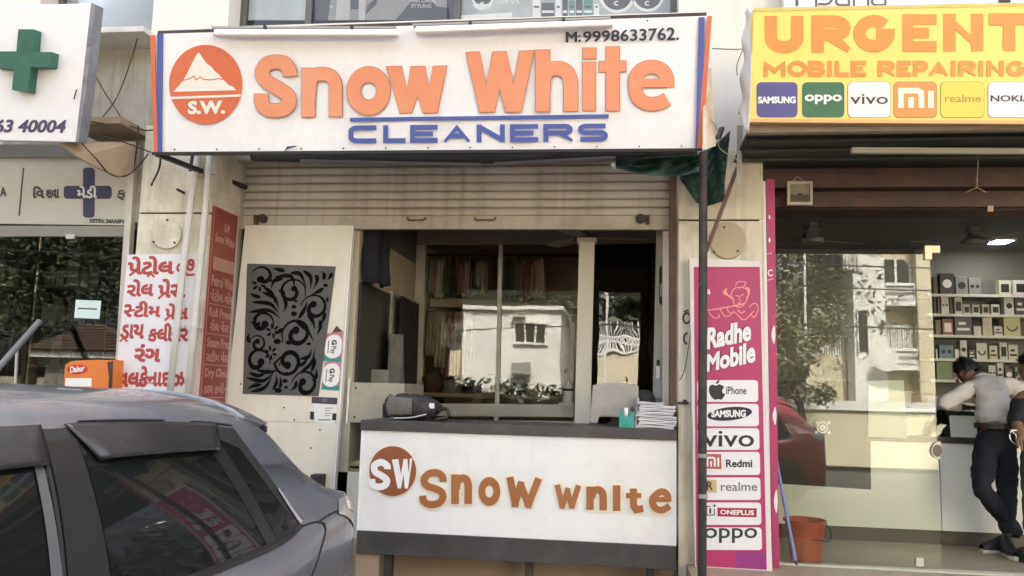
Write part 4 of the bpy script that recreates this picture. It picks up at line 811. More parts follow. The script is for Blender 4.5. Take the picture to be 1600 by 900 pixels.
mb.slab(fK, [(613, 718), (623, 717), (627, 741), (631, 717), (637, 717), (639, 740), (641, 716), (645, 716), (638, 763), (633, 763), (631, 741), (627, 763), (622, 763)], .008, .0105)
ob('emblem_print', mb, m_whitepl, lg)
def fatletters(f, mb, k, d):
    R_ = lambda pts, w: mb.ribbon(f, pts, w+k, d)
    R_(smooth([(693, 752), (691, 743), (681, 738), (669, 741), (663, 750), (668, 759), (680, 763), (691, 769), (692, 779), (685, 786), (673, 788), (663, 783), (661, 774)], 4), 11)
    R_([(711.5, 741-k/2), (711.5, 787+k/2)], 12); R_(smooth([(713, 764), (715, 752), (722, 747), (729, 749), (732, 757), (732, 770), (732, 787+k/2)], 4), 12)
    mb.ring(f, 765, 767.5, 17+k/2, 22.5+k/2, 6.5-k/2, 9.5-k/2, d)
    R_([(797, 745-k/2), (806, 791)], 11); R_([(804, 791), (815, 752)], 10.5); R_([(813, 754), (827, 792)], 10.5); R_([(824, 792), (842, 747-k/2)], 11)
    R_([(871, 757-k/2), (879, 794)], 8.5); R_([(878, 794), (888, 762)], 8); R_([(886, 763), (894, 794)], 8); R_([(893, 794), (904, 758-k/2)], 8.5)
    R_([(922, 760-k/2), (922, 796+k/2)], 11.5); R_(smooth([(924, 778), (927, 768), (934, 765), (940, 768), (942.5, 776), (942.5, 797+k/2)], 4), 11.5)
    R_([(963.5, 758-k/2), (963.5, 798+k/2)], 11.5)
    R_([(989.5, 763-k/2), (990, 790), (994, 796), (1005, 794)], 11); R_([(978-k/2, 774), (1002+k/2, 774)], 8)
    R_([(1020, 780), (1043, 780)], 7.5); R_(smooth([(1043.5, 783), (1043, 774), (1036, 768), (1028, 770), (1020, 778), (1020, 787), (1026, 795), (1036, 796), (1046, 790)], 4), 10.5)
mb = MB(); fatletters(fK, mb, 7, .004); ob('letter_edge', mb, m_cr, ck)
mb = MB(); fatletters(fK, mb, 0, .0105); ob('lettering', mb, m_br, ck)
# things on the counter
ZT = T0
def drapebox(cx, cy, wx, wy, h): pass
bp = thing('backpack', 'dark grey backpack lying on its side at the left end of the counter', 'backpack', (P(653, 655, 5.5).x, 5.5, ZT))
cx = P(650, 640, 5.5).x
def bagf(u, v):
    a = -pi/2+pi*v; b = 2*pi*u
    rx, ry, rz = .175, .115, .088
    x = math.copysign(abs(cos(b))**.7, cos(b))*cos(a)**.55; y = math.copysign(abs(sin(b))**.7, sin(b))*cos(a)**.55; z = sin(a)
    k = 1+.05*sin(7*b)*cos(a)+.04*sin(5*x+3*y)
    return (cx+rx*x*k, 5.50+ry*y*k, ZT+.086+rz*z*(1-.28*x)*k)
m_bag = M('dark_backpack', (.035, .032, .034), .8, .25, 10, .3, dirt=(.10, .09, .085), damt=.7, dscale=9)
ob('body', MB().grid(bagf, 32, 16), m_bag, bp, sm=True)
ob('pocket', MB().grid(lambda u, v: (lambda q: (q[0]-.02, q[1]-.025, q[2]+.006))(bagf(.56+.2*u, .3+.42*v)), 10, 8), M('grey_pocket', (.15, .135, .125), .85, .2, 14, .3), bp, sm=True, solid=.012)
ob('strap', MB().tube(smooth([(cx+.17, 5.43, ZT+.07), (cx+.235, 5.40, ZT+.085), (cx+.25, 5.39, ZT+.03), (cx+.17, 5.38, ZT+.012)], 6), .011, 8), m_black, bp, sm=True)
ob('flap', MB().tube(smooth([(cx-.19, 5.46, ZT+.02), (cx-.185, 5.44, ZT+.10), (cx-.145, 5.43, ZT+.15)], 6), .034, 10), m_black, bp, sm=True)
ob('white_piping', MB().tube(smooth([(cx-.12, 5.375, ZT+.012), (cx, 5.37, ZT+.02), (cx+.10, 5.385, ZT+.045)], 6), .006, 6), M('pale_piping', (.5, .48, .45), .6), bp, sm=True)
ob('tag', MB().box(cx+.115, cx+.15, 5.40, 5.404, ZT+.085, ZT+.12), m_whitepl, bp)
# cloth covered monitor
mo_ = thing('covered_monitor', 'boxy monitor under a pale beige cloth on the right half of the counter', 'monitor', (P(960, 660, 5.6).x, 5.6, ZT))
xa2, xb2 = P(926, 640, 5.62).x, P(997, 640, 5.62).x; zt3 = P(960, 603, 5.6).z
ob('screen_box', MB().box(xa2+.03, xb2-.02, 5.60, 5.64, ZT+.07, zt3-.01), m_black, mo_, bev=.006); ob('stand', MB().box(xa2+.10, xb2-.10, 5.58, 5.70, ZT+.001, ZT+.014).box(xa2+.13, xb2-.13, 5.60, 5.64, ZT+.014, ZT+.07), m_black, mo_)
def clo(u, v):
    x = xa2+(xb2-xa2)*u; e = .02*sin(u*pi)
    s = v*1.0
    if s < .12: return (x*1.0, 5.655-.02*(s/.12), zt3+e-.004-.09*(1-s/.12))
    if s < .24: return (x, 5.635-.06*(s-.12)/.12, zt3+e)
    t = (s-.24)/.76
    zb_ = ZT+.012+.05*(1-abs(u-.06)*1.2 if False else (0 if u < .16 else 1))*.9
    return (x+(-.02 if u < .1 else .0)*t-.012*sin(u*pi)*t, 5.574-.012*t-.012*sin(u*11)*t, zt3+e-(zt3+e-zb_)*t)
ob('cover_cloth', MB().grid(clo, 24, 20), M('beige_cover_cloth', (.40, .37, .32), .9, .08, 8, .15), mo_, sm=True, solid=.005)
dk = thing('black_bag', 'black bag bulging behind the paper stack on the counter', 'bag', (P(1008, 625, 5.75).x, 5.75, ZT))
cx2 = P(1006, 620, 5.72).x; ob('bag', MB().grid(lambda u, v: (cx2+.085*sin(pi*v)**.6*cos(2*pi*u)*(1+.08*sin(6*u*pi)), 5.72+.06*sin(pi*v)**.6*sin(2*pi*u), ZT+.10-.10*cos(pi*v)*(1+.1*sin(4*pi*u))+.04), 20, 12), m_bag, dk, sm=True)
# teal tape dispenser
tp = thing('tape_dispenser', 'teal tape dispenser with a white roll in front of the covered monitor', 'tape dispenser', (P(978, 668, 5.36).x, 5.36, ZT))
fT = PY(5.33)
ob('body', MB().slab(fT, [(967, 668.5), (991, 669.5), (991, 644), (988, 638), (984, 648), (981, 651), (978, 651), (974, 648), (971, 637), (968, 643)], -.06, 0), M('teal_plastic', (.03, .30, .25), .35, .1), tp, bev=.003)
ob('tape_roll', MB().lathe(fT(978.5, 645, -.03), [(.017, -.011), (.034, -.011), (.034, .011), (.017, .011)], 18, 'X'), m_whitepl, tp, sm=False)
ob('cutter', MB().slab(fT, [(985, 639), (989, 634), (991, 640), (989, 645)], -.05, .002), m_black, tp)
pf = thing('paper_folder', 'thin upright grey folder leaning between the tape dispenser and the paper stack', 'folder', (P(994, 665, 5.4).x, 5.4, ZT)); ob('folder', MB().prism([P(991.5, 668, 5.36), P(994.5, 668, 5.36), P(999, 622, 5.40), P(996, 621, 5.40)], (0, .16, 0)), M('folder_grey', (.35, .33, .36), .5, .2), pf)
# stack of papers, each bundle its own thing
xs, xe = P(995, 650, 5.36).x, P(1054, 650, 5.36).x; zz = ZT+.001
ord2 = ['bottom', 'second from the bottom', 'third from the bottom', 'fourth from the bottom', 'fifth from the bottom', 'sixth from the bottom', 'topmost']
for i in range(7):
    hh = (.021, .024, .022, .026, .022, .025, .018)[i]; dx = random.uniform(-.012, .012); ww = (0, 0, 0, -.004, -.006, -.01, -.08)[i]
    t = thing('paper_bundle', f'folded white paper bundle, {ord2[i]} of the counter stack', 'paper bundle', ((xs+xe)/2, 5.45, zz), group='paper bundles stacked on the counter')
    m = MB()
    for j in range(3):
        z = zz+hh*j/3
        m.grid(lambda u, v: (xs+dx+.004*j+(xe-xs+ww)*u, 5.36+.20*v+.006*sin(j*3), z+hh/3*.85+.006*sin(u*4+i+j)*u*(1-.6*u)*2), 8, 2)
        a, b = xs+dx+.004*j, xe+dx+.004*j+ww
        m.grid(lambda u, v: (a+(b-a)*u, 5.36+.006*sin(j*3)-.003*sin(v*pi), z+hh/3*.85*v+.006*sin(u*4+i+j)*u*(1-.6*u)*2), 8, 2)
        m.poly([(a, 5.36, z), (a, 5.56, z), (a, 5.56, z+hh/3*.85), (a, 5.36, z+hh/3*.85)]); m.poly([(b, 5.36, z), (b, 5.56, z), (b, 5.56, z+hh/3*.85), (b, 5.36, z+hh/3*.85)])
    ob('paper', m, M('white_paper', (.78, .76, .74), .7, .08, 10), t); zz += hh+.0015
    if i == 2: zz += .002
ob('mark', MB().slab(fK, [(968, 679), (970, 679), (970, 681), (968, 681)], .016, .018), m_rust, ck)
# ---------------------------------------------------------------- right: poles, tarpaulin, phone-shop board
pol = thing('black_pole', 'dark rusty steel pole standing in front of the magenta phone shop board', 'pole', (P(1098, 900, 5.02).x, 5.02, .14))
pz = [P(1099, 238, 5.0), P(1098.5, 420, 5.01), P(1097.5, 640, 5.02), P(1097, 885, 5.02)]
ob('tube', MB().tube(pz+[V((pz[-1].x, 5.02, .14))], .0265, 14), m_rust, pol, sm=True)
for y in (712, 775, 446): ob('wire_tie', MB().lathe(P(1098, y, 5.018), [(.0285, -.012), (.0285, .012)], 12), M('tie_grey', (.35, .32, .29), .6, .3), pol)
ob('base_plate', MB().box(pz[-1].x-.06, pz[-1].x+.06, 4.96, 5.08, .141, .15), m_rust, pol)
bc = thing('brown_brace', 'thin brown steel brace slanting from the black pole up to the tarpaulin', 'brace', P(1120, 350, 5.1)); ob('bar', MB().bar(P(1104, 392, 5.05), P(1152, 262, 5.3), .022, .016), m_brown, bc)
gb = thing('grey_hanger_bar', 'grey steel flat bar hanging from the yellow sign corner beside the tarpaulin', 'bar', P(1159, 245, 5.2)); ob('bar', MB().slab(PY(5.2), [(1152, 196), (1161, 196), (1158, 289), (1151, 289)], -.01, 0), M('galvanised', (.33, .31, .29), .5, .15, metal=.4), gb)
ob('bar', MB().bar(P(1128, 200, 5.15), P(1122, 216, 5.1), .03, .02), m_rust, gb)
tarp = thing('green_tarpaulin', 'dark green tarpaulin bunched under the right end of the main sign', 'tarpaulin', P(1090, 260, 5.1))
def tp1(u, v):
    x = 962+(1100-962)*u; y0 = 249-8*u; y1 = 262+6*sin(pi*u)*2+ (12*max(0, u-.45) if u < .8 else 4)
    return P(x, y0+(y1-y0)*v, 5.12+.10*sin(v*pi)+.03*sin(u*14+v*6)+.018*sin(u*37+v*11)*sin(v*13+u*5))
def tp2(u, v):
    x = 1062+(1141-1062)*u+(-10*v if u > .9 else 0); y0 = 246-42*u**2; y1 = 322-6*abs(u-.55)*4+(-14 if u > .9 else 0)-(30*(1-u*3) if u < .33 else 0)
    return P(x, y0+(y1-y0)*v, 5.22+.045*sin(u*11+v*2)+.022*sin(u*29+v*13)*sin(v*17)+.05*v+.15*(1-u))
ob('sheet', MB().grid(tp1, 40, 14), m_green, tarp, sm=True, solid=.004); ob('sheet', MB().grid(tp2, 36, 28), m_green, tarp, sm=True, solid=.004)
cable([(1110, 185, 4.6), (1122, 205, 4.8), (1125, 232, 5.0), (1158, 252, 5.1)], 'pale cord looping from the right end of the main sign to the grey bar', .003, m_alu)
cable([(1113, 76, 4.55), (1150, 77, 4.8), (1176, 75, 5.0)], 'thin wire stretched between the main sign and the yellow sign', .003)
cable([(1162, 75, 4.98), (1152, 100, 4.98), (1152, 118, 4.98)], 'short loose wire dangling between the main sign and the yellow sign', .003)
cable([(1083, 470, 5.38), (1079, 520, 5.38), (1070, 575, 5.4), (1062, 594, 5.44)], 'thin dark wire running down the left edge of the magenta board', .003)
# side letters on the cream pillar
pm = thing('pillar_letters', 'black hand painted letter fragments on the right cream pillar beside the board', 'lettering', P(1072, 510, 5.44))
f45 = PY(5.445)
mb = MB(); mb.ribbon(f45, arc(1073, 497, 5.5, 8, 20, 330, 14), 3.2, 0); mb.ribbon(f45, arc(1073, 529, 4.5, 8, 80, 290, 12), 3.2, 0); mb.slab(f45, [(1068, 486), (1076, 483), (1076, 486), (1068, 488)], -.004, .0005)
ob('lettering', mb, m_dk, pm)
bl = thing('pillar_bolt', 'rusty bolt with a stain on the right cream pillar level with the counter top', 'bolt', P(1069, 628, 5.44)); ob('bolt', MB().tube([P(1058, 630, 5.42), P(1076, 629, 5.42)], .008, 8).disc(f45, 1070, 628, 4, 4, -.004, .012, 10), m_rust, bl)
cp2 = thing('vent_cap', 'round brownish cover plate partly hidden behind the top of the magenta board', 'cover plate', P(1136, 378, 5.43), group='round cover plates on the pillars')
ob('plate', MB().disc(f45, 1137, 376, 28, 29, -.003, .018, 40), M('cover_brown_cream', (.46, .39, .26), .7, .08, 3, dirt=(.3, .22, .12), damt=.5), cp2, bev=.004)
for x, y in ((1131, 356), (1115, 394), (1152, 393)): ob('screw', MB().disc(f45, x, y, 1.8, 1.8, .017, .024, 8), m_black, cp2)
# magenta board
fM = PY(5.36)
mg = thing('phone_shop_board', 'tall magenta board of phone shop lettering and white rounded logo panels behind the pole', 'sign', P(1140, 890, 5.4))
ob('board_frame', MB().slab(fM, [(1077, 403), (1190, 408), (1207, 893), (1086, 886)], -.05, 0), M('white_board_edge', (.74, .70, .66), .45, .05, dirt=(.55, .45, .4), damt=.4), mg, bev=.003)
m_mag = M('magenta_vinyl', (.44, .035, .135), .4, .06, 2)
ob('magenta_face', MB().slab(fM, [(1084, 417), (1187, 417), (1198, 890), (1088, 884)], .0005, .003), m_mag, mg)
ob('purple_base', MB().slab(fM, [(1150, 860), (1196.6, 862), (1197.4, 889.4), (1150, 887)], .003, .0035), M('purple_vinyl', (.30, .035, .20), .4, .1), mg)
m_pw = M('panel_white', (.80, .78, .78), .4, .03)
rows = [(594, 628), (631, 666), (669, 703), (706, 742), (746, 781), (785, 820), (824, 859)]
pan = []
for i, (a, b) in enumerate(rows):
    k = i*.95
    pan.append(ob('logo_panel', MB().slab(fM, [(x+(y-a)*.02, y) for x, y in rrect(1089+k*.3, a, 1184+k, b, 5)], .003, .006), m_pw, mg))
m_lt = M('logo_ink', (.018, .017, .022), .4)
mb = MB(); text(mb, 'iPhone', fM, (1134, 604, 1166, 616), .015, .007)
AP = [(1109, 603), (1113, 601), (1119, 602.5), (1123, 600.5), (1128, 602), (1131, 605), (1128.5, 609), (1129, 614), (1132.5, 616), (1130, 621), (1126.5, 624.5), (1122, 623.5), (1117.5, 624.5), (1113, 622), (1109, 616), (1107.5, 609)]
mb.slab(fM, smooth(AP, 3, True), .006, .0075); mb.slab(fM, [(1118.5, 600), (1119, 596.5), (1122, 594.5), (1124, 593.5), (1123.5, 597), (1121, 599.5)], .006, .0075)
ob('logo', mb, m_lt, pan[0])
el = [(1140+35*cos(t)*.995-9*sin(t)*.0, 646.5+10.5*sin(t)-6*cos(t)*.55) for t in [2*pi*k/32 for k in range(32)]]
ob('logo', MB().slab(fM, el, .006, .0068), M('oval_ink', (.012, .01, .03), .4), pan[1])
mb = MB(); text(mb, 'SAMSUNG', fM, [(1111, 641), (1165, 640), (1165, 652), (1111, 652)], .05, .0075); ob('lettering', mb, m_whitepl, pan[1])
mb = MB(); text(mb, 'vivo', fM, (1098, 673, 1178, 698), .012, .007); ob('lettering', mb, m_lt, pan[2])
ob('logo', MB().slab(fM, [(1101, 709), (1126.5, 709.5), (1127, 733), (1101.5, 732)], .006, .007), M('red_orange_logo', (.45, .10, .07), .4), pan[3])
mb = MB()
def milogo(mb, x0, y0, x1, y1, w, d):
    for q in ([(0, 1), (0, 0), (.55, 0), (.68, .12), (.68, 1)], [(.34, 1), (.34, .38)], [(1, 1), (1, 0)]): mb.ribbon(fM if d < .05 else fY, [(x0+u*(x1-x0), y0+v*(y1-y0)) for u, v in q], w, d if d < .05 else d-.05)
milogo(mb, 1105, 715, 1122, 729, 3, .008); ob('lettering', mb, m_whitepl, pan[3])
mb = MB(); text(mb, 'Redmi', fM, (1134, 718, 1175, 730), .03, .007); ob('lettering', mb, m_lt, pan[3])
ob('logo', MB().slab(fM, [(1101, 749), (1119, 749.5), (1119.5, 770), (1101.5, 769)], .006, .007), M('yellow_logo', (.62, .46, .20), .4), pan[4])
mb = MB(); text(mb, 'R', fM, (1104, 752, 1114, 766), .02, .0075); ob('lettering', mb, m_dk, pan[4])
mb = MB(); text(mb, 'realme', fM, (1126, 753, 1183, 767), .008, .007); ob('lettering', mb, M('grey_letters', (.16, .16, .17), .4), pan[4])
mb = MB(); mb.ribbon(fM, [(1104, 791), (1104, 804.5), (1116, 804.5), (1116, 795)], 1.5, .007); mb.ribbon(fM, [(1104, 791), (1110, 791)], 1.5, .007); mb.ribbon(fM, [(1116, 787), (1116, 793)], 1.3, .007); mb.ribbon(fM, [(1113, 790), (1119, 790)], 1.3, .0073); text(mb, '1', fM, (1108, 794, 1111, 802), .03, .007); ob('logo', mb, m_lt, pan[5])
ob('logo', MB().slab(fM, [(1120.5, 793), (1182, 794), (1182, 808), (1121, 806.5)], .006, .007), M('crimson_logo', (.36, .02, .05), .4), pan[5])
mb = MB(); text(mb, 'ONEPLUS', fM, [(1125, 796), (1178, 797), (1178, 805), (1125, 803.5)], .035, .0077); ob('lettering', mb, m_whitepl, pan[5])
mb = MB(); text(mb, 'oppo', fM, (1100, 824.5, 1183, 848), .012, .007); ob('lettering', mb, M('dark_green_letters', (.02, .045, .035), .4), pan[6])
# slanted script lettering and flute player line drawing
def script(mb, k, d):
    text(mb, 'Radhe', fM, [(1103, 513), (1172, 500), (1174, 532), (1104, 547)], .05+k, d, .12); text(mb, 'Mobile', fM, [(1102, 555), (1178, 532), (1181, 566), (1103, 582)], .05+k, d, .12)
mb = MB(); script(mb, .05, .0042); ob('lettering_edge', mb, M('dark_plum', (.14, .012, .05), .4), mg)
mb = MB(); script(mb, 0, .0062); ob('lettering', mb, m_pw, mg)
mb = MB(); text(mb, 'a', fM, (1104, 452, 1110, 460), .03, .004); ob('lettering', mb, m_pw, mg)
mb = MB(); LN = lambda p, w=1.5: mb.ribbon(fM, smooth(p, 4), w, .004)
LN([(1105, 485), (1125, 482), (1147, 478), (1164, 474)], 1.8); LN([(1149, 447), (1152, 441), (1160, 440), (1165, 442), (1162, 448), (1154, 450)]); LN([(1146, 470), (1142, 462), (1146, 452), (1156, 449), (1166, 452), (1169, 460), (1166, 470), (1160, 478), (1153, 480), (1147, 476), (1146, 470)])
for a in range(5): LN([(1146-a*.6, 468-a*1.0), (1138-a*2.0, 462-a), (1133+a*.8, 452-a*.5)], 1.5); LN([(1166+a*.5, 466-a), (1171-a*.4, 458), (1170-a*1.2, 450-a*.5)], 1.3)
LN([(1149, 462), (1154, 463)]); LN([(1157, 462), (1162, 460)]); LN([(1156, 462), (1155, 468), (1158, 469)], 1.2); LN([(1152, 474), (1158, 473)], 1.4)
LN([(1146, 487), (1152, 492), (1162, 500), (1172, 492), (1178, 486)]); LN([(1170, 480), (1178, 474), (1184, 478), (1183, 488), (1178, 496), (1172, 490)]); LN([(1108, 487), (1112, 494), (1118, 497), (1124, 495), (1122, 491)]); LN([(1124, 482), (1128, 488), (1132, 494), (1140, 493), (1147, 486)]); LN([(1136, 481), (1138, 487), (1144, 490)])
LN([(1152, 484), (1158, 489), (1164, 486)], 1.8)
ob('line_drawing', mb, M('salmon_line', (.80, .33, .26), .4), mg)
# magenta wrapped door post
dp2 = thing('magenta_door_post', 'narrow magenta wrapped door post with white shapes at the edge of the phone shop glass', 'door post', P(1208, 890, 5.5))
f50 = PY(5.46)
ob('white_strip', MB().slab(f50, [(1186, 283), (1196, 283), (1206, 885), (1190, 885)], -.06, 0), m_pw, dp2)
ob('magenta_strip', MB().slab(f50, [(1196.5, 280), (1210, 280), (1217.5, 893), (1206.5, 893)], -.10, .004), m_mag, dp2)
for y0, y1 in ((336, 343), (371, 380)): ob('white_shape', MB().slab(f50, smooth([(1202, y0), (1204, (y0+y1)/2), (1202, y1), (1200.5, (y0+y1)/2)], 3, True), .004, .006), m_pw, dp2)
mb = MB(); text(mb, 'C', f50, (1199, 421, 1207, 432), .03, .006); ob('lettering', mb, m_pw, dp2)
for q in ([(1197, 397), (1206, 395), (1206, 396), (1197, 398)], [(1197, 438), (1208, 435), (1208, 436), (1197, 439)]): ob('white_line', MB().slab(f50, q, .004, .006), m_pw, dp2)
for y0, y1 in ((508, 538), (636, 664), (764, 802)): ob('white_shape', MB().slab(f50, smooth([(1209+(y0-500)*.015, y0), (1211+(y0-500)*.015, (y0+y1)/2), (1209+(y0-500)*.015, y1), (1205+(y0-500)*.015, (y0+y1)/2)], 4, True), .004, .006), m_pw, dp2)

# ---------------------------------------------------------------- yellow sign
fY = plane(P(1400, 188, 4.62), (0, -.985, -.17))
ys = thing('repair_sign', 'big yellow sign with orange capitals and a row of logo tiles at the right edge', 'sign', P(1400, 100, 4.9))
m_yel = M('yellow_flex', (.80, .65, .15), .42, .04, 1.4, .04, bscale=5, dirt=(.78, .70, .25), damt=.5)
yq = [(1178, 15), (1760, 4), (1760, 193), (1170, 189)]
ob('sign_board', MB().slab(fY, yq, -.14, 0), m_yel, ys, bev=.006)
ob('edge_trim', MB().slab(fY, [(1170, 185.5), (1760, 189.5), (1760, 195), (1169, 191)], -.10, .003), M('peach_trim', (.66, .42, .18), .5, .1), ys)
ob('edge_trim', MB().slab(fY, [(1179, 12.5), (1760, 1), (1760, 6), (1178, 18)], -.10, .003), M('pale_yellow_trim', (.62, .52, .16), .5, .1), ys)
ob('side_cloth', MB().grid(lambda u, v: P(1178-14*u-8*v+3*sin(v*17)*u, 16+(188 if u < .2 else 174+14*sin(u*5))*v+4*sin(u*7), 4.56+.16*u+.02*sin(v*9)), 6, 20), M('white_side_cloth', (.66, .63, .60), .6, .06, dirt=(.4, .36, .32), damt=.4), ys, sm=True, solid=.004)
m_o3 = M('orange_capitals', (.64, .26, .05), .42, .05, 2)
mb = MB()
for ch, x0, x1 in (('U', 1195, 1255), ('R', 1268, 1329), ('G', 1333, 1398), ('E', 1410, 1463), ('N', 1474, 1536), ('T', 1545, 1608)):
    strokes(mb, ch, fY, x0, 25-(x0-1195)*.012, x1, 83.5-(x0-1195)*.012, 19 if ch != 'E' else 16.5, .003)
x = 1193
for s, xs_, in (('MOBILE', (1193, 1227, 1230, 1261, 1262, 1289, 1291, 1301, 1304, 1326, 1329, 1353)), ('REPAIRING', (1371, 1398, 1401, 1423, 1426, 1450, 1450, 1482, 1484, 1494, 1497, 1525, 1527, 1537, 1541, 1568, 1572, 1602))):
    for i, ch in enumerate(s): strokes(mb, ch, fY, xs_[2*i], 95, xs_[2*i+1], 120.5-.002*(xs_[2*i]-1193), 7.0, .003)
ob('lettering', mb, m_o3, ys)
tiles = [(1182, 1246, (.075, .07, .24), 'blue'), (1253, 1319, (.03, .13, .06), 'green'), (1325, 1391, (.78, .77, .76), 'white'), (1397, 1463, (.62, .27, .07), 'orange'), (1470, 1537, (.72, .58, .08), 'yellow'), (1544, 1612, (.78, .77, .76), 'white')]
TL = []
for x0, x1, c, n in tiles:
    ob('tile_rim', MB().slab(fY, rrect(x0-1, 127.5, x1+1, 184.5, 8), .0005, .002), M('tile_rim_'+n, (.75, .7, .35) if n in ('blue', 'green') else (.30, .25, .10), .4), ys)
    TL.append(ob('logo_tile', MB().slab(fY, rrect(x0, 128.5, x1, 183.5, 7.5), .002, .004), M('tile_'+n, c, .4, .05), ys))
mb = MB(); text(mb, 'SAMSUNG', fY, (1184, 151, 1243, 162), .05, .005); ob('lettering', mb, m_whitepl, TL[0])
mb = MB(); text(mb, 'oppo', fY, (1257, 148, 1315, 163), .03, .005); ob('lettering', mb, m_whitepl, TL[1])
mb = MB(); text(mb, 'vivo', fY, (1328, 147, 1387, 163), .01, .005); ob('lettering', mb, m_dk, TL[2])
mb = MB(); milogo(mb, 1407, 142, 1454, 169, 9, .056); ob('lettering', mb, M('cream_logo', (.8, .72, .6), .4), TL[3])
mb = MB(); text(mb, 'realme', fY, (1476, 148, 1532, 160), .008, .005); ob('lettering', mb, M('olive_letters', (.35, .27, .07), .4), TL[4])
mb = MB(); text(mb, 'NOKIA', fY, (1547, 149, 1612, 159), .025, .005); ob('lettering', mb, M('navy_letters', (.02, .02, .05), .4), TL[5])
so_ = thing('sign_soffit', 'dark green boarding on the underside behind the yellow sign', 'soffit', P(1400, 215, 5.2))
m_so = M('dark_green_soffit', (.05, .058, .042), .7, .3, 4, dirt=(.10, .09, .07), damt=.5, dscale=3)
y1z = P(1400, 190, 4.72).z
xq0, xq1 = P(1172, 200, 4.8).x, 4.3
ob('board', MB().prism([(xq0, 4.78, y1z-.005), (xq1, 4.78, y1z-.005), (xq1, 5.60, y1z-.03), (xq0, 5.60, y1z-.03)], (0, 0, .02)), m_so, so_)
ob('front_board', MB().box(xq0-.02, xq1, 4.72, 4.77, P(1400, 207, 4.75).z, P(1400, 190, 4.75).z+.02), M('tan_soffit', (.36, .31, .24), .7, .2, 3, dirt=(.2, .16, .11), damt=.6, dscale=4), so_)
for k in range(3): ob('batten', MB().box(xq0+.02, xq1, 4.95+.2*k, 4.99+.2*k, y1z-.042, y1z-.026), m_so, so_)
tl = thing('tube_light', 'greyish unlit tube light fixed under the yellow sign', 'tube light', P(1480, 235, 4.95)); ft = PY(4.95)
ob('tube', MB().slab(ft, [(1331, 229), (1640, 231), (1640, 240), (1331, 238.5)], -.04, 0), M('grey_tube', (.40, .38, .33), .5, .1), tl, bev=.008)  # tube drawn in one warm grey tone
# ---------------------------------------------------------------- phone shop glass front
YG = 5.6; fG6 = PY(YG)
g_m = GLASS('phone_shop_glass', (.95, .97, .93), .048, wav=.00012, wscale=2.2)
gf = thing('fixed_glass_pane', 'big fixed glass pane of the phone shop reflecting the houses across the street', 'glass pane', (P(1330, 880, YG).x, YG, ZF))
xg0 = P(1212, 600, YG).x; xg1 = P(1463, 640, YG).x
zgt = P(1330, 397, YG).z; zg0 = ZF+.012
ob('glass', MB().box(xg0, xg1, YG, YG+.010, zg0, zgt), g_m, gf)
ob('patch_fitting', MB().slab(fG6, [(1444, 384), (1468, 384), (1468, 395.5), (1455.5, 395.5), (1455.5, 406), (1444, 406)], -.02, .012), M('brass_satin', (.58, .52, .36), .35, .06, metal=.3), gf, bev=.002)
ob('floor_clip', MB().slab(fG6, [(1431, 871), (1443, 871.5), (1442.5, 885), (1430.5, 884)], -.02, .010), m_alu, gf, bev=.002)
hd = ob('edge_lock', MB().slab(fG6, smooth([(1469, 690), (1460, 692), (1454, 703), (1458, 714), (1469, 718)], 4), -.022, .012), M('cream_lock_plate', (.60, .54, .42), .35, .06), gf, bev=.002)
ob('lock_hole', MB().disc(fG6, 1463.5, 704, 7.5, 9.5, .012, .0135, 20), M('lock_dark', (.12, .09, .06), .4), hd)
ob('floor_track', MB().box(xg0, 4.2, YG-.035, YG+.05, ZF+.001, ZF+.011), M('pale_track', (.60, .56, .44), .5, .1), gf)
# boarding posters inside the glass
fI = PY(YG+.045)
dp3 = thing('dark_poster_board', 'large dark glossy board standing inside the phone shop glass above the bucket', 'board', P(1290, 765, YG+.05))
ob('board', MB().slab(fI, [(1206, 594), (1359, 596), (1361, 765), (1206, 755)], -.02, 0), M('dark_brown_board', (.025, .018, .013), .5, .15, 3), dp3)
ppb = thing('pale_notice_sheet', 'pale green sheet taped inside the phone shop glass right of the dark board', 'sheet', P(1388, 640, YG+.02)); ob('paper', MB().slab(PY(YG+.02), [(1357, 595), (1412, 594), (1417, 685), (1357, 682)], 0, .002), M('pale_green_paper', (.58, .64, .56), .5, .03), ppb)
tlq = thing('wall_emblem_tile', 'square black and white ring patterned tile sticker on the dark board', 'tile', P(1285, 668, YG+.03))
fI2 = PY(YG+.042); mbk, mbw2 = MB().slab(fI2, [(1271, 656.5), (1299, 657), (1299.5, 680), (1271.5, 679)], 0, .002), MB()
mbw2.ring(fI2, 1285, 668, 9, 9, 6.8, 6.8, .003); mbw2.ring(fI2, 1285, 668, 4.6, 4.6, 1.5, 1.5, .003)
for x, y in ((1275, 660.5), (1295, 660.5), (1275.5, 675.5), (1295.5, 676)): mbw2.slab(fI2, [(x-2, y-2), (x+2, y-2), (x+2, y+2), (x-2, y+2)], .002, .003)
ob('tile', mbk, m_black, tlq); ob('ring_pattern', mbw2, m_pw, tlq)
fr = thing('picture_frame', 'small framed picture hanging on the maroon beam over the glass', 'picture frame', P(1250, 302, 5.48))
fF = PY(5.48); fm = MB()
for q in ((1230, 283.5, 1269.5, 287.5), (1230, 316, 1269.5, 320.5), (1230, 287.5, 1234, 316), (1265.5, 287.5, 1269.5, 316)): fm.rect(fF, *q, -.02, .008)
ob('frame', fm, M('pale_frame_wood', (.45, .40, .30), .5, .1), fr); ob('picture', MB().rect(fF, 1234, 287.5, 1265.5, 316, -.02, -.004), M('picture_brown', (.24, .21, .15), .3, .35, 18), fr)
ob('picture_figure', MB().slab(fF, smooth([(1236, 303), (1243, 305), (1250, 301), (1257, 305), (1264, 303), (1264, 315), (1236, 315)], 3, True), -.004, -.002), M('picture_dark', (.045, .035, .03), .3, .3, 20), fr)
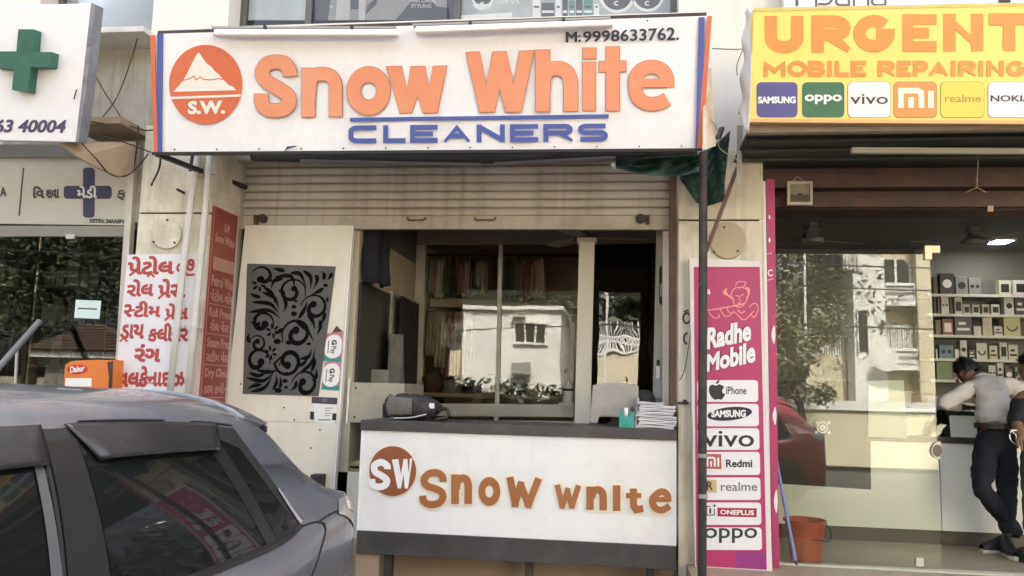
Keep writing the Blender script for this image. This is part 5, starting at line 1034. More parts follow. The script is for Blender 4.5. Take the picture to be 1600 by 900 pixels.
ob('nail_wire', MB().tube([P(1238, 284, 5.475), P(1246, 276, 5.49), P(1258, 284, 5.475)], .002, 5), m_alu, fr)
ch = thing('hanging_charm', 'pale knotted cord charm hanging from the maroon beam near the right edge', 'charm', P(1526, 285, 5.47))
ob('cord', MB().tube([P(1529, 236, 5.35), P(1526.5, 288, 5.47)], .0025, 5), m_alu, ch); ob('knot', MB().tube([P(1509, 301, 5.45), P(1526, 293, 5.46), P(1541, 301, 5.45)], .0045, 6).tube([P(1526.5, 276, 5.46), P(1526.5, 295, 5.46)], .0055, 6), M('straw_cord', (.34, .27, .15), .8), ch)
bs = thing('beam_sticker', 'small pinkish square sticker on the lower edge of the maroon beam', 'sticker', P(1547, 326, 5.55)); ob('sticker', MB().rect(PY(5.555), 1543, 321.5, 1552, 330.5, -.004, .004), M('pink_sticker', (.5, .33, .28), .5), bs)
for x, lab in ((1243, 'dark ceiling socket near the left fan of the phone shop'), (1417, 'dim ceiling socket in the middle of the phone shop glass'), (1487, 'dark ceiling socket right of the glass corner fitting')):
    t = thing('ceiling_socket', lab, 'socket', P(x, 338, 6.4), group='ceiling sockets in the phone shop'); p = P(x, 338, 6.2); ob('box', MB().box(p.x-.03, p.x+.03, 6.2, 6.26, 2.93, 3.029), m_void, t)
# ---------------------------------------------------------------- inside the phone shop
pc = thing('phone_shop_counter', 'long white fronted counter with dark top and glass display in the phone shop', 'counter', (2.2, 6.6, ZF))
fK2 = PY(6.6); xc0, xc1 = xr2+.01, 4.9
zk0, zk1, zk2 = P(1400, 826, 6.6).z, P(1500, 693, 6.6).z, P(1500, 683, 6.6).z
m_wl = M('phone_counter_white', (.80, .82, .74), .22, .03, 2)
xsp = P(1469, 750, 6.6).x
ob('front_panel', MB().box(xc0, xsp-.003, 6.6, 6.63, zk0, zk1), m_wl, pc); ob('front_panel', MB().box(xsp+.003, xc1, 6.6, 6.63, zk0, zk1), m_wl, pc)
ob('carcass', MB().box(xc0, xc1, 6.631, 7.1, ZF+.02, zk1-.01), m_void, pc); ob('kick_board', MB().box(xc0, xc1, 6.625, 6.6305, ZF+.001, zk0-.002), M('brown_kick', (.10, .075, .055), .5, .2), pc)
ob('dark_edge', MB().box(xc0, xc1, 6.58, 6.66, zk1+.001, zk2), M('dark_edge_board', (.04, .042, .035), .35), pc)
zt4 = P(1500, 640, 6.75).z
gd_ = GLASS('display_glass', (.70, .80, .76), .06)
ob('display_glass', MB().box(xc0, xc1, 6.60, 6.606, zk2+.001, zt4-.01), gd_, pc); ob('display_top', MB().box(xc0, xc1, 6.59, 7.1, zt4-.009, zt4), gd_, pc)
ob('display_back', MB().box(xc0, xc1, 7.06, 7.08, zk1, zt4-.012), m_void, pc); ob('display_floor', MB().box(xc0, xc1, 6.66, 7.055, zk2-.03, zk2-.02), M('grey_display_floor', (.22, .25, .23), .5), pc)
for i, (x, w, h, c, n) in enumerate(((1392, 30, 30, (.12, .11, .09), 'dark brown'), (1430, 24, 26, (.05, .07, .07), 'dark teal'), (1462, 16, 34, (.07, .08, .07), 'black'), (1480, 12, 20, (.30, .32, .3), 'grey'))):
    t = thing('phone_box', f'{n} phone box inside the glass display of the long counter', 'box', (P(x, 660, 6.8).x, 6.8, zk2), group='boxes in the counter display'); a = P(x, 660, 6.8).x
    ob('box', MB().box(a-w/370, a+w/370, 6.78, 6.86, zk2-.019, zk2-.019+h/184), M('pbox_'+n.replace(' ', '_'), c, .4, .3, 12), t, bev=.003)
t = thing('white_price_card', 'pale sheet standing in the display glass beside the man in the white shirt', 'card', P(1510, 668, 6.59)); ob('card', MB().slab(PY(6.585), [(1483, 649), (1526, 650), (1527, 687), (1486, 687)], -.003, .001), M('pale_card', (.56, .62, .56), .4, .05), t)
t = thing('red_box', 'dark red framed box on the phone shop counter left of the man', 'box', P(1437, 625, 6.9)); a = P(1437, 620, 6.9).x; zz = zt4
ob('box', MB().box(a-.10, a+.09, 6.85, 7.05, zt4+.001, zt4+.13), M('dark_red_box', (.12, .035, .028), .4, .3, 9), t, bev=.004); ob('window', MB().box(a-.075, a+.065, 6.846, 6.8495, zt4+.025, zt4+.105), M('box_window', (.30, .17, .13), .3, .3, 15), t)
t = thing('white_stand', 'white card stand on the phone shop counter below the glass edge', 'stand', P(1457, 640, 6.8)); a = P(1458, 640, 6.8).x; ob('stand', MB().prism([(a-.05, 6.72, zt4+.001), (a+.05, 6.72, zt4+.001), (a+.045, 6.80, zt4+.10), (a-.045, 6.80, zt4+.10)], (0, .01, 0)), m_pw, t); ob('foot', MB().box(a-.06, a+.06, 6.70, 6.719, zt4+.001, zt4+.006), m_pw, t)
# wall shelves and goods
YS = 8.3
ws = thing('wall_shelf_unit', 'white wall shelves full of phone accessories at the back of the phone shop', 'shelf unit', (3.4, 8.45, 1.2))
sh_y = [(460, .012), (491, .012), (524, .008), (561, .008), (594, .01), (630, .01)]
m_shelf = M('white_shelf', (.60, .60, .56), .4, .05)
SZ = []; XSL = P(1450, 520, YS).x
for y, th_ in sh_y:
    z = P(1530, y, YS).z; SZ.append(z); ob('shelf', MB().box(XSL, 5.45, YS-.02, 8.615, z-.028, z), m_shelf, ws, bev=.002)
ob('backing', MB().box(XSL, 5.46, 8.60, 8.618, SZ[-1], SZ[0]+.5), M('shelf_back', (.19, .19, .17), .6, .05), ws)
pal = {'white': (.58, .58, .55), 'cream': (.52, .50, .38), 'black': (.025, .025, .03), 'grey': (.22, .22, .21), 'dark red': (.20, .04, .04), 'blue': (.05, .17, .22), 'navy': (.035, .035, .07), 'pale yellow': (.52, .52, .26), 'brown': (.13, .09, .06), 'green': (.10, .18, .04)}
def goods(row, items, rown):
    cnt = {}
    for k, (x0, x1, h, c, face) in enumerate(items):
        z = SZ[row]; a, b = P(x0, sh_y[row][0]-8, YS+.02).x, P(x1, sh_y[row][0]-8, YS+.02).x; hh = h/150
        near = 'near left end' if x0 < 1490 else 'in middle' if x0 < 1540 else 'near right end'
        ft_ = {'w': 'with a dark window', 'd': 'with a round print', 's': 'with a pale stripe', 'e': 'with two dots', 'p': 'in plain card', 'u': 'with a smile shaped print'}[face]
        cnt[(c, face, near)] = cnt.get((c, face, near), 0)+1
        n = cnt[(c, face, near)]; q = '' if n == 1 else {2: 'second ', 3: 'third ', 4: 'fourth '}.get(n, 'next ')
        t = thing('accessory_box', f'{q}{c} box {ft_} {near} of {rown} wall shelf', 'box', ((a+b)/2, YS, z), group='accessory boxes on the wall shelves')
        dpt = random.uniform(.05, .12); y0 = YS+random.uniform(.0, .03)
        ob('carton', MB().box(a+.003, b-.003, y0, y0+dpt, z+.001, z+hh), M('good_'+c.replace(' ', '_'), pal[c], .4, .12, 14), t, bev=.003)
        cx, cz, w = (a+b)/2, z+hh/2, (b-a)/2
        dk = m_black if c not in ('black', 'navy', 'brown', 'dark red') else m_pw
        m = MB(); Y = y0-.0015
        if face == 'w': m.box(cx-w*.62, cx+w*.62, Y, y0+.001, z+hh*.18, z+hh*.74)
        elif face == 'd': m.lathe((cx, Y, cz), [(w*.3, 0), (min(w*.6, hh*.4), 0), (min(w*.6, hh*.4), .002), (w*.3, .002)], 14, 'Y')
        elif face == 's': m.box(cx-w*.7, cx+w*.7, Y, y0+.001, z+hh*.25, z+hh*.38); m.box(cx-w*.5, cx+w*.3, Y, y0+.001, z+hh*.55, z+hh*.7)
        elif face == 'e':
            for s_ in (-.4, .4): m.lathe((cx+w*s_, Y, cz), [(.004, 0), (min(w*.28, hh*.25), 0), (min(w*.28, hh*.25), .002)], 12, 'Y')
        elif face == 'u':
            for k_ in range(9):
                a_ = radians(200+k_*17.5); m.box(cx+w*.62*cos(a_)-.008, cx+w*.62*cos(a_)+.008, Y, y0+.001, cz+.01+hh*.3*sin(a_)-.006, cz+.01+hh*.3*sin(a_)+.006)
        if m.v: ob('print', m, dk, t)
goods(0, [(1458, 1466, 26, 'brown', 'p'), (1467, 1491, 31, 'black', 'd'), (1493, 1513, 27, 'grey', 'd'), (1514, 1534, 25, 'grey', 'e'), (1561, 1581, 22, 'cream', 'w'), (1583, 1604, 22, 'white', 'w')], 'top')
goods(1, [(1458, 1463, 24, 'black', 'p'), (1465, 1469, 24, 'brown', 'p'), (1470, 1483, 26, 'white', 'e'), (1484, 1490, 24, 'black', 'p'), (1491, 1504, 25, 'cream', 'w'), (1505, 1517, 15, 'white', 'w'), (1519, 1532, 15, 'white', 'w'), (1534, 1546, 15, 'cream', 'w'), (1547, 1561, 15, 'white', 'w'), (1568, 1584, 26, 'white', 'd'), (1586, 1604, 26, 'black', 's')], 'second')
goods(2, [(1461, 1471, 22, 'brown', 'p'), (1472, 1490, 24, 'dark red', 'w'), (1491, 1519, 28, 'navy', 's'), (1521, 1534, 14, 'white', 'p'), (1535, 1551, 30, 'cream', 'p'), (1552, 1566, 14, 'white', 's'), (1568, 1595, 30, 'pale yellow', 'u')], 'third')
goods(3, [(1462, 1466, 14, 'cream', 'p'), (1467, 1490, 20, 'blue', 'e'), (1491, 1499, 14, 'white', 'p'), (1500, 1512, 27, 'white', 'd'), (1513, 1524, 14, 'black', 's'), (1526, 1544, 24, 'white', 'u'), (1546, 1560, 20, 'cream', 's'), (1561, 1574, 25, 'white', 'w'), (1576, 1592, 22, 'white', 's')], 'fourth')
goods(4, [(1462, 1488, 26, 'green', 'p'), (1544, 1556, 22, 'white', 'e'), (1557, 1568, 26, 'white', 's'), (1570, 1584, 18, 'black', 'd'), (1586, 1600, 20, 'grey', 'p')], 'fifth')
# ceiling fans and lit panel
lp = thing('ceiling_light_panel', 'lit white square light panel in the phone shop ceiling', 'light panel', P(1562, 376, 7.4))
pl_ = P(1562, 376, 6.0); k = (3.03-1.5)/(pl_.z-1.5); cx, cy = pl_.x*k, 6.0*k
ob('diffuser', MB().box(cx-.085, cx+.085, cy-.11, cy+.11, 3.015, 3.028), M('lit_diffuser', (1, 1, .97), .5, 0, emit=6), lp)
ob('frame', MB().box(cx-.10, cx+.10, cy-.125, cy-.111, 3.012, 3.029).box(cx-.10, cx+.10, cy+.111, cy+.125, 3.012, 3.029).box(cx-.10, cx-.086, cy-.111, cy+.111, 3.012, 3.029).box(cx+.086, cx+.10, cy-.111, cy+.111, 3.012, 3.029), m_pw, lp)
def sfan(px, py, Y, lab, ang):
    c = P(px, py, Y); t = thing('ceiling_fan', lab, 'fan', (c.x, Y, 3.03), group='phone shop ceiling fans'); m = M('grey_fan', (.20, .20, .18), .5)
    ob('rod', MB().tube([(c.x, Y, c.z+.04), (c.x, Y, 3.029)], .014, 8), m, t); ob('canopy', MB().lathe((c.x, Y, 2.96), [(.02, .0), (.06, .04), (.065, .069)], 14), m, t)
    ob('motor', MB().lathe(c, [(.05, -.04), (.11, -.025), (.12, .01), (.07, .035), (.03, .10), (.016, .14)], 18), m, t)
    for a in (ang, ang+120, ang+240):
        u = V((cos(radians(a)), sin(radians(a)), 0)); w = V((-u.y, u.x, .1)); ob('blade', MB().prism([c+u*.1-w*.04, c+u*.52-w*.06, c+u*.52+w*.06, c+u*.1+w*.04], (0, 0, .005)), m, t)
sfan(1266, 376, 7.3, 'left grey ceiling fan seen through the phone shop glass', 20); sfan(1522, 378, 7.5, 'right grey ceiling fan beside the lit panel', 50)
# bucket and mop on the step
bk = thing('orange_bucket', 'orange plastic bucket on the floor behind the phone shop glass edge', 'bucket', (P(1256, 882, 5.72).x, 5.78, ZF))
cb = P(1258, 850, 5.78); m_bu = M('orange_plastic', (.55, .10, .025), .4, .08)
x_, z0b = cb.x, ZF+.001
ob('body', MB().lathe((x_, 5.78, z0b), [(.098, 0), (.10, .006), (.128, .245), (.140, .25), (.142, .265), (.132, .268), (.124, .25), (.095, .012)], 28), m_bu, bk, sm=False)
ob('handle', MB().tube(smooth([(x_+.138, 5.78, z0b+.24), (x_+.155, 5.72, z0b+.19), (x_+.12, 5.66, z0b+.15), (x_+.02, 5.635, z0b+.16)], 6), .005, 6), m_rust, bk)
mp = thing('mop_stick', 'blue mop stick leaning beside the bucket and the magenta post', 'mop', P(1243, 884, 5.5))
ob('stick', MB().tube([P(1213, 720, 5.55), P(1243, 876, 5.42)], .011, 8), M('blue_stick', (.16, .20, .36), .4), mp); ob('tip', MB().tube([P(1243, 876, 5.42), P(1245, 883, 5.41)], .008, 8), m_rust, mp)
# ---------------------------------------------------------------- people
m_skin = M('brown_skin', (.24, .125, .075), .55, .08, 12); m_hair = M('black_hair', (.010, .009, .009), .5, .3, 40, .5, bscale=120)
def skin(name, verts, edges, mat, parent, sub=2, root=0, folds=0.0):
    """one continuous surface grown over a skeleton: verts = (point, radius)"""
    me = bpy.data.meshes.new(name); me.from_pydata([tuple(v[0]) for v in verts], edges, [])
    o = bpy.data.objects.new(name, me); COL.objects.link(o)
    sm = o.modifiers.new('skin', 'SKIN'); sm.use_smooth_shade = True; sm.branch_smoothing = .4
    for i, v in enumerate(verts):
        r = v[1]; o.data.skin_vertices[0].data[i].radius = (r, r) if not isinstance(r, tuple) else r
    o.data.skin_vertices[0].data[root].use_root = True
    ss = o.modifiers.new('sub', 'SUBSURF'); ss.levels = sub; ss.render_levels = sub
    bpy.context.view_layer.update()
    m2 = bpy.data.meshes.new_from_object(o.evaluated_get(bpy.context.evaluated_depsgraph_get()))
    bpy.data.objects.remove(o); bpy.data.meshes.remove(me)
    if folds:
        from mathutils import noise as NZ
        for v in m2.vertices:
            p = v.co; k = NZ.noise(V((p.x*9, p.y*9, p.z*22)))+.6*NZ.noise(V((p.x*20+5, p.y*20, p.z*38)))
            v.co = p+v.normal*(folds*(k+.25))
    m2.name = name; m2.materials.clear()
    return ob(name, m2, mat, parent, sm=True)
def chain(vs, es, pts, start=None):
    prev = start
    for p in pts:
        vs.append(p); i = len(vs)-1
        if prev is not None: es.append((prev, i))
        prev = i
    return prev
def hand(vs, es, wrist_i, wrist, d, n, side, curl=.5):
    """palm, four fingers of different length and a thumb from the side of the palm"""
    d = d.normalized(); n = n.normalized(); s = d.cross(n).normalized()*side
    palm = len(vs); vs.append((wrist+d*.045, (.030, .016))); es.append((wrist_i, palm))
    for k, (off, L) in enumerate(((-.030, .068), (-.010, .078), (.010, .073), (.029, .058))):
        b = wrist+d*.085+s*off; p1 = b+(d*(1-curl*.3)-n*curl*.5)*L*.45; p2 = p1+(d*(1-curl)-n*curl)*L*.35; p3 = p2+(d*(1-curl*1.5)-n*curl*1.2).normalized()*L*.25
        chain(vs, es, [(b, .010), (p1, .0088), (p2, .008), (p3, .0066)], palm)
    tb = wrist+d*.03-s*.032
    chain(vs, es, [(tb, .013), (tb+(d*.6-s*.7-n*.2)*.035, .0105), (tb+(d*1.2-s*.8-n*.5)*.045, .0085)], palm)
def head(vs, es, neck_i, c, f, up):
    """skull, jaw, nose as extra points of the same skin"""
    f = f.normalized(); up = up.normalized()
    a = len(vs); vs.append((c-up*.055+f*.01, (.062, .060))); es.append((neck_i, a))
    b = len(vs); vs.append((c+up*.015, (.078, .080))); es.append((a, b))
    e = len(vs); vs.append((c+up*.075-f*.008, (.060, .066))); es.append((b, e))
    return a, b, e
def face(c, f, up, parent):
    f = f.normalized(); up = up.normalized(); s = f.cross(up)
    def pt(x, y, z): return c+s*x+f*y+up*z
    for sx in (-1, 1):
        ob('eye', MB().lathe((0, 0, 0), [(.001, -.011), (.009, -.007), (.0115, 0), (.009, .007), (.001, .011)], 10), m_pw, parent, sm=True).matrix_world = Matrix.Translation(pt(sx*.031, .075, .0)); 
        ob('pupil', MB().lathe(pt(sx*.031, .086, 0), [(.001, -.004), (.005, 0), (.001, .004)], 8), m_black, parent)
        ob('ear', MB().grid(lambda u, v: pt(sx*(.078+.014*sin(pi*u)), -.01+.025*cos(2*pi*v)*sin(pi*u), -.005+.034*sin(2*pi*v)*sin(pi*u)), 6, 12), m_skin, parent, sm=True, solid=.006)
    ob('nose', MB().tube([pt(0, .072, .012), pt(0, .092, -.018), pt(0, .084, -.032)], .011, 8, [.006, .013, .010]), m_skin, parent, sm=True)
    ob('mouth', MB().tube([pt(-.022, .072, -.055), pt(0, .081, -.053), pt(.022, .072, -.055)], .005, 6), M('lips', (.22, .09, .07), .5), parent, sm=True)
def hair(c, f, up, parent, low=-.25):
    f = f.normalized(); up = up.normalized(); s = f.cross(up)
    def fn(u, v):
        a = 2*pi*u; lo = low+ .55*max(0, cos(a))**.8
        el = lo+(pi/2-lo)*v; r = 1+.05*sin(9*a+4*v)+.035*sin(17*a)
        return c+(s*sin(a)*.086+f*cos(a)*.090)*cos(el)*r+up*(.098*sin(el)*r+.020)-f*.016
    mb = MB().grid(fn, 36, 12); rr = random.Random(5)
    for _ in range(420):
        u, v = rr.random(), rr.random()**.8*.97; p = fn(u, v); q = fn(u, max(0, v-.10)); n = (p-c).normalized(); e = (q-p)+n*.012+V((rr.gauss(0, .006), rr.gauss(0, .006), rr.gauss(0, .006))); w = n.cross(e).normalized()*.005
        mb.poly([p-w-n*.004, p+w-n*.004, p+e*1.3+n*.004])
    ob('hair', mb, m_hair, parent, sm=True)
def shoe(a, d, parent, mat, sole):
    """ankle point on the ground and the way the toe points"""
    d = V((d.x, d.y, 0)).normalized(); s = V((-d.y, d.x, 0)); g = V((a.x, a.y, ZF+.001))
    ol = [(-.075, .030), (-.06, .040), (.0, .036), (.08, .044), (.15, .042), (.185, .022)]
    L = [g+d*x+s*w for x, w in ol]+[g+d*x-s*w for x, w in reversed(ol)]
    so = ob('shoe', MB().prism(L, (0, 0, .028)), sole, parent, bev=.006)
    def fn(u, v):
        x = -.07+.245*v; w = (.036+.008*sin(v*pi))*(1 if v < .85 else .8); h = .09*(1-v)**.9+.035 if v > .12 else .105
        a_ = pi*u; return g+d*x+s*w*cos(a_)+V((0, 0, .027+h*sin(a_)))
    ob('upper', MB().grid(fn, 12, 12), mat, so, sm=True)
def P2(px, py, Y): return P(px, py, Y)
# man in the white shirt, bending over the counter with his ankles crossed
m1 = thing('person', 'man in a pale shirt and dark jeans bending over the phone shop counter, ankles crossed', 'person', P(1574, 852, 6.28))
pel = P2(1556, 690, 6.30); wst = P2(1552, 655, 6.31); che = P2(1552, 625, 6.42); nek = P2(1533, 592, 6.58); hc = P2(1510, 584, 6.66)
shL = P2(1520, 606, 6.50); shR = P2(1590, 604, 6.50)
elL = P2(1472, 631, 6.42); wrL = P2(1500, 634, 6.66); elR = P2(1602, 642, 6.48); wrR = P2(1560, 636, 6.72)
hipL = P2(1541, 700, 6.28); hipR = P2(1572, 700, 6.30); knL = P2(1533, 762, 6.16); anL = P2(1592, 838, 6.36); knR = P2(1573, 770, 6.26); anR = P2(1573, 838, 6.28)
fdir = (P2(1490, 604, 6.78)-nek).normalized(); hup = (hc-nek).cross(V((1, .3, 0)).cross(hc-nek)).normalized() if False else V((-.35, .25, .85)).normalized(); hf = V((-.62, .62, -.48)).normalized()
vs, es = [], []
vs.append((pel, .095))
w_ = chain(vs, es, [(wst, .085), (che, .092), (che.lerp(nek, .6), .07), (nek, .05)], 0)
head(vs, es, w_, hc, hf, hup)
for sh, el, wr, sd in ((shL, elL, wrL, 1), (shR, elR, wrR, -1)):
    q = chain(vs, es, [(sh, .062), (sh.lerp(el, .55), .048), (el, .043), (el.lerp(wr, .4), .042), (wr, .027)], 3)
    hand(vs, es, q, wr, (wr-el), V((0, 0, 1)), sd, .35)
for hp, kn, an in ((hipL, knL, anL), (hipR, knR, anR)):
    q = chain(vs, es, [(hp, .082), (hp.lerp(kn, .5), .072), (kn, .054), (kn.lerp(an, .4), .052), (an, .036)], 0)
skin('body', vs, es, m_skin, m1)
face(hc, hf, hup, m1); hair(hc, hf, hup, m1)
# clothing
m_sh = M('pale_shirt', (.74, .70, .64), .85, .07, 5, .9, bscale=11); m_jn = M('dark_denim', (.012, .015, .022), .9, .25, 9, 1.0, bscale=14)
vs, es = [(pel.lerp(wst, .55), .118)], []
w_ = chain(vs, es, [(wst.lerp(che, .3), .124), (che, .134), (che.lerp(nek, .55), .112), (che.lerp(nek, .93), .066)], 0)
for sh, el, wr in ((shL, elL, wrL), (shR, elR, wrR)): chain(vs, es, [(sh, .072), (sh.lerp(el, .5), .060), (el, .056), (el.lerp(wr, .45), .052), (el.lerp(wr, .85), .050)], 3)
skin('shirt', vs, es, m_sh, m1, 3, folds=.013)
ob('collar', MB().lathe((0, 0, 0), [(.062, -.018), (.066, .0), (.058, .026), (.054, .0)], 18), m_sh, m1, sm=True).matrix_parent_inverse = Matrix.Translation(-loc_of(m1)) @ Matrix.Translation(che.lerp(nek, .97)) @ (nek-che).to_track_quat('Z', 'Y').to_matrix().to_4x4()
vs, es = [(pel, .128)], []
chain(vs, es, [(wst-V((0, 0, .045)), .122)], 0)
for hp, kn, an in ((hipL, knL, anL), (hipR, knR, anR)): chain(vs, es, [(hp, .094), (hp.lerp(kn, .5), .083), (kn, .066), (kn.lerp(an, .45), .063), (an.lerp(kn, .03), .054)], 0)
skin('trousers', vs, es, m_jn, m1, 3, folds=.011)
ob('belt', MB().lathe(wst-V((0, 0, .048)), [(.12, -.018), (.1275, -.018), (.1275, .018), (.12, .018)], 26), M('brown_belt', (.05, .028, .018), .5), m1)
shoe(anR, V((.25, -.2, 0))*-1+V((.2, -.6, 0)), m1, m_black, M('pale_sole', (.55, .5, .42), .6)); 
shoe(P2(1566, 846, 6.40), V((-.8, -.25, 0)), m1, m_black, M('pale_sole', (.55, .5, .42)))
# second person at the right edge, dark clothes, holding a helmet like black thing with a chrome ring
m2_ = thing('person', 'person in black clothes at the right edge beside the man in the pale shirt', 'person', P(1620, 852, 6.02))
B2 = lambda x, y, Y: P(x, y, Y)
pel = B2(1632, 690, 6.05); wst = B2(1630, 660, 6.05); che = B2(1626, 632, 6.06); nek = B2(1618, 603, 6.1); hc = B2(1609, 577, 6.13)
shL = B2(1596, 625, 6.02); shR = B2(1656, 625, 6.12); elL = B2(1588, 660, 5.98); wrL = B2(1594, 678, 5.86); elR = B2(1668, 662, 6.1); wrR = B2(1650, 684, 5.95)
hipL = B2(1616, 702, 6.03); hipR = B2(1648, 702, 6.07); knL = B2(1612, 772, 6.0); anL = B2(1614, 842, 6.03); knR = B2(1650, 772, 6.02); anR = B2(1652, 842, 6.07)
hup, hf = V((-.05, .1, 1)), V((-.75, .6, -.15))
vs, es = [(pel, .095)], []
w_ = chain(vs, es, [(wst, .085), (che, .09), (che.lerp(nek, .6), .07), (nek, .048)], 0); head(vs, es, w_, hc, hf, hup)
for sh, el, wr, sd in ((shL, elL, wrL, 1), (shR, elR, wrR, -1)):
    q = chain(vs, es, [(sh, .06), (sh.lerp(el, .55), .047), (el, .042), (el.lerp(wr, .4), .04), (wr, .026)], 3); hand(vs, es, q, wr, (wr-el), V((0, 0, 1)), sd, .7)
for hp, kn, an in ((hipL, knL, anL), (hipR, knR, anR)): chain(vs, es, [(hp, .082), (hp.lerp(kn, .5), .07), (kn, .053), (kn.lerp(an, .4), .05), (an, .035)], 0)
skin('body', vs, es, m_skin, m2_); face(hc, hf, hup, m2_); hair(hc, hf, hup, m2_, -.1)
m_bs = M('black_shirt', (.014, .014, .017), .85, .2, 9, .2, bscale=30)
vs, es = [(wst-V((0, 0, .12)), .138)], []
chain(vs, es, [(wst, .132), (che, .142), (che.lerp(nek, .6), .11), (che.lerp(nek, .92), .06)], 0)
for sh, el, wr in ((shL, elL, wrL), (shR, elR, wrR)): chain(vs, es, [(sh, .078), (sh.lerp(el, .5), .064), (el, .057), (el.lerp(wr, .3), .05)], 3)
skin('shirt', vs, es, m_bs, m2_, 3, folds=.011)
vs, es = [(pel, .132)], []
chain(vs, es, [(wst-V((0, 0, .08)), .124)], 0)
for hp, kn, an in ((hipL, knL, anL), (hipR, knR, anR)): chain(vs, es, [(hp, .092), (hp.lerp(kn, .5), .08), (kn, .064), (kn.lerp(an, .45), .06), (an.lerp(kn, .03), .052)], 0)
skin('trousers', vs, es, M('grey_blue_trousers', (.07, .09, .11), .85, .15, 6), m2_, 3, folds=.010)
shoe(anL, V((-.3, .9, 0)), m2_, m_black, m_black); shoe(anR, V((.1, .95, 0)), m2_, m_black, m_black)
kr = thing('key_ring', 'pale metal ring held in the hand of the person in black at the right edge', 'ring', P(1588, 682, 5.86))
c = P(1588, 683, 5.86); ob('ring', MB().tube([c+V((.042*cos(a), .01*sin(a), .046*sin(a))) for a in [pi*.15+1.65*pi*k/18 for k in range(19)]], .005, 6), M('chrome_ring', (.75, .74, .7), .2, .02, metal=.8), kr, sm=True)
# ---------------------------------------------------------------- cars
CU = [0, .05, .16, .30, .45, .62, 1.0, 1.5, 2.0, 2.35, 2.75, 3.05, 3.4, 3.6, 3.68]
CT = dict(
 wr=[1.0, 1.045, 1.10, 1.26, 1.40, 1.468, 1.50, 1.515, 1.50, 1.45, 1.22, 1.03, .97, .84, .60],
 wg=[.985, 1.02, 1.065, 1.18, 1.285, 1.345, 1.385, 1.40, 1.385, 1.33, 1.12, .975, .92, .78, .56],
 vg=[.50, .56, .58, .575, .565, .565, .575, .58, .575, .56, .63, .66, .62, .55, .48],
 wb=[.96, 1.0, 1.01, .99, .94, .88, .86, .855, .86, .86, .86, .86, .82, .70, .52],
 vb=[.64, .72, .755, .765, .775, .78, .785, .785, .785, .785, .78, .77, .72, .64, .54],
 vm=[.69, .775, .81, .82, .825, .83, .83, .83, .83, .83, .83, .83, .80, .70, .57],
 vl=[.68, .75, .78, .795, .80, .80, .80, .80, .80, .80, .80, .80, .78, .70, .56])
def crom(xs, ys, x):
    n = len(xs); x = max(xs[0], min(xs[-1], x)); i = 0
    while i < n-2 and x > xs[i+1]: i += 1
    h = xs[i+1]-xs[i]; t = (x-xs[i])/h
    d0 = (ys[i+1]-ys[i-1])/(xs[i+1]-xs[i-1]) if i else (ys[1]-ys[0])/h
    d1 = (ys[i+2]-ys[i])/(xs[i+2]-xs[i]) if i < n-2 else (ys[i+1]-ys[i])/h
    return (2*t**3-3*t*t+1)*ys[i]+(t**3-2*t*t+t)*h*d0+(-2*t**3+3*t*t)*ys[i+1]+(t**3-t*t)*h*d1
def car_sec(u):
    g = {k: crom(CU, v, u) for k, v in CT.items()}
    return [(0, .20), (g['vl']*.86, .20), (g['vl'], .40), (g['vm'], .68), ((g['vm']+g['vb'])/2+.012, .68+(g['wb']-.68)*.68), (g['vb'], g['wb']),
            (g['vg'], g['wg']), (g['vg']*.72, g['wg']+(g['wr']-g['wg'])*.62), (0, g['wr'])]
def car_vw(u, t):
    s = car_sec(u); xs = list(range(9)); i = int(min(7, t)); f = t-i
    if 5 <= t <= 6:
        a, b = s[5], s[6]; return (a[0]+(b[0]-a[0])*f+.022*sin(pi*f), a[1]+(b[1]-a[1])*f)
    if t > 6:     # roof: quarter-round shoulder
        a, b, c = s[6], s[7], s[8]; q = (t-6)/2
        v = (1-q)**2*a[0]+2*q*(1-q)*(a[0]*.93)+q*q*0; w = (1-q)**2*a[1]+2*q*(1-q)*(c[1]*1.004)+q*q*c[1]; return (v, w)
    ys0 = [p[0] for p in s[:6]]; ys1 = [p[1] for p in s[:6]]; return (crom(xs[:6], ys0, t), crom(xs[:6], ys1, t))
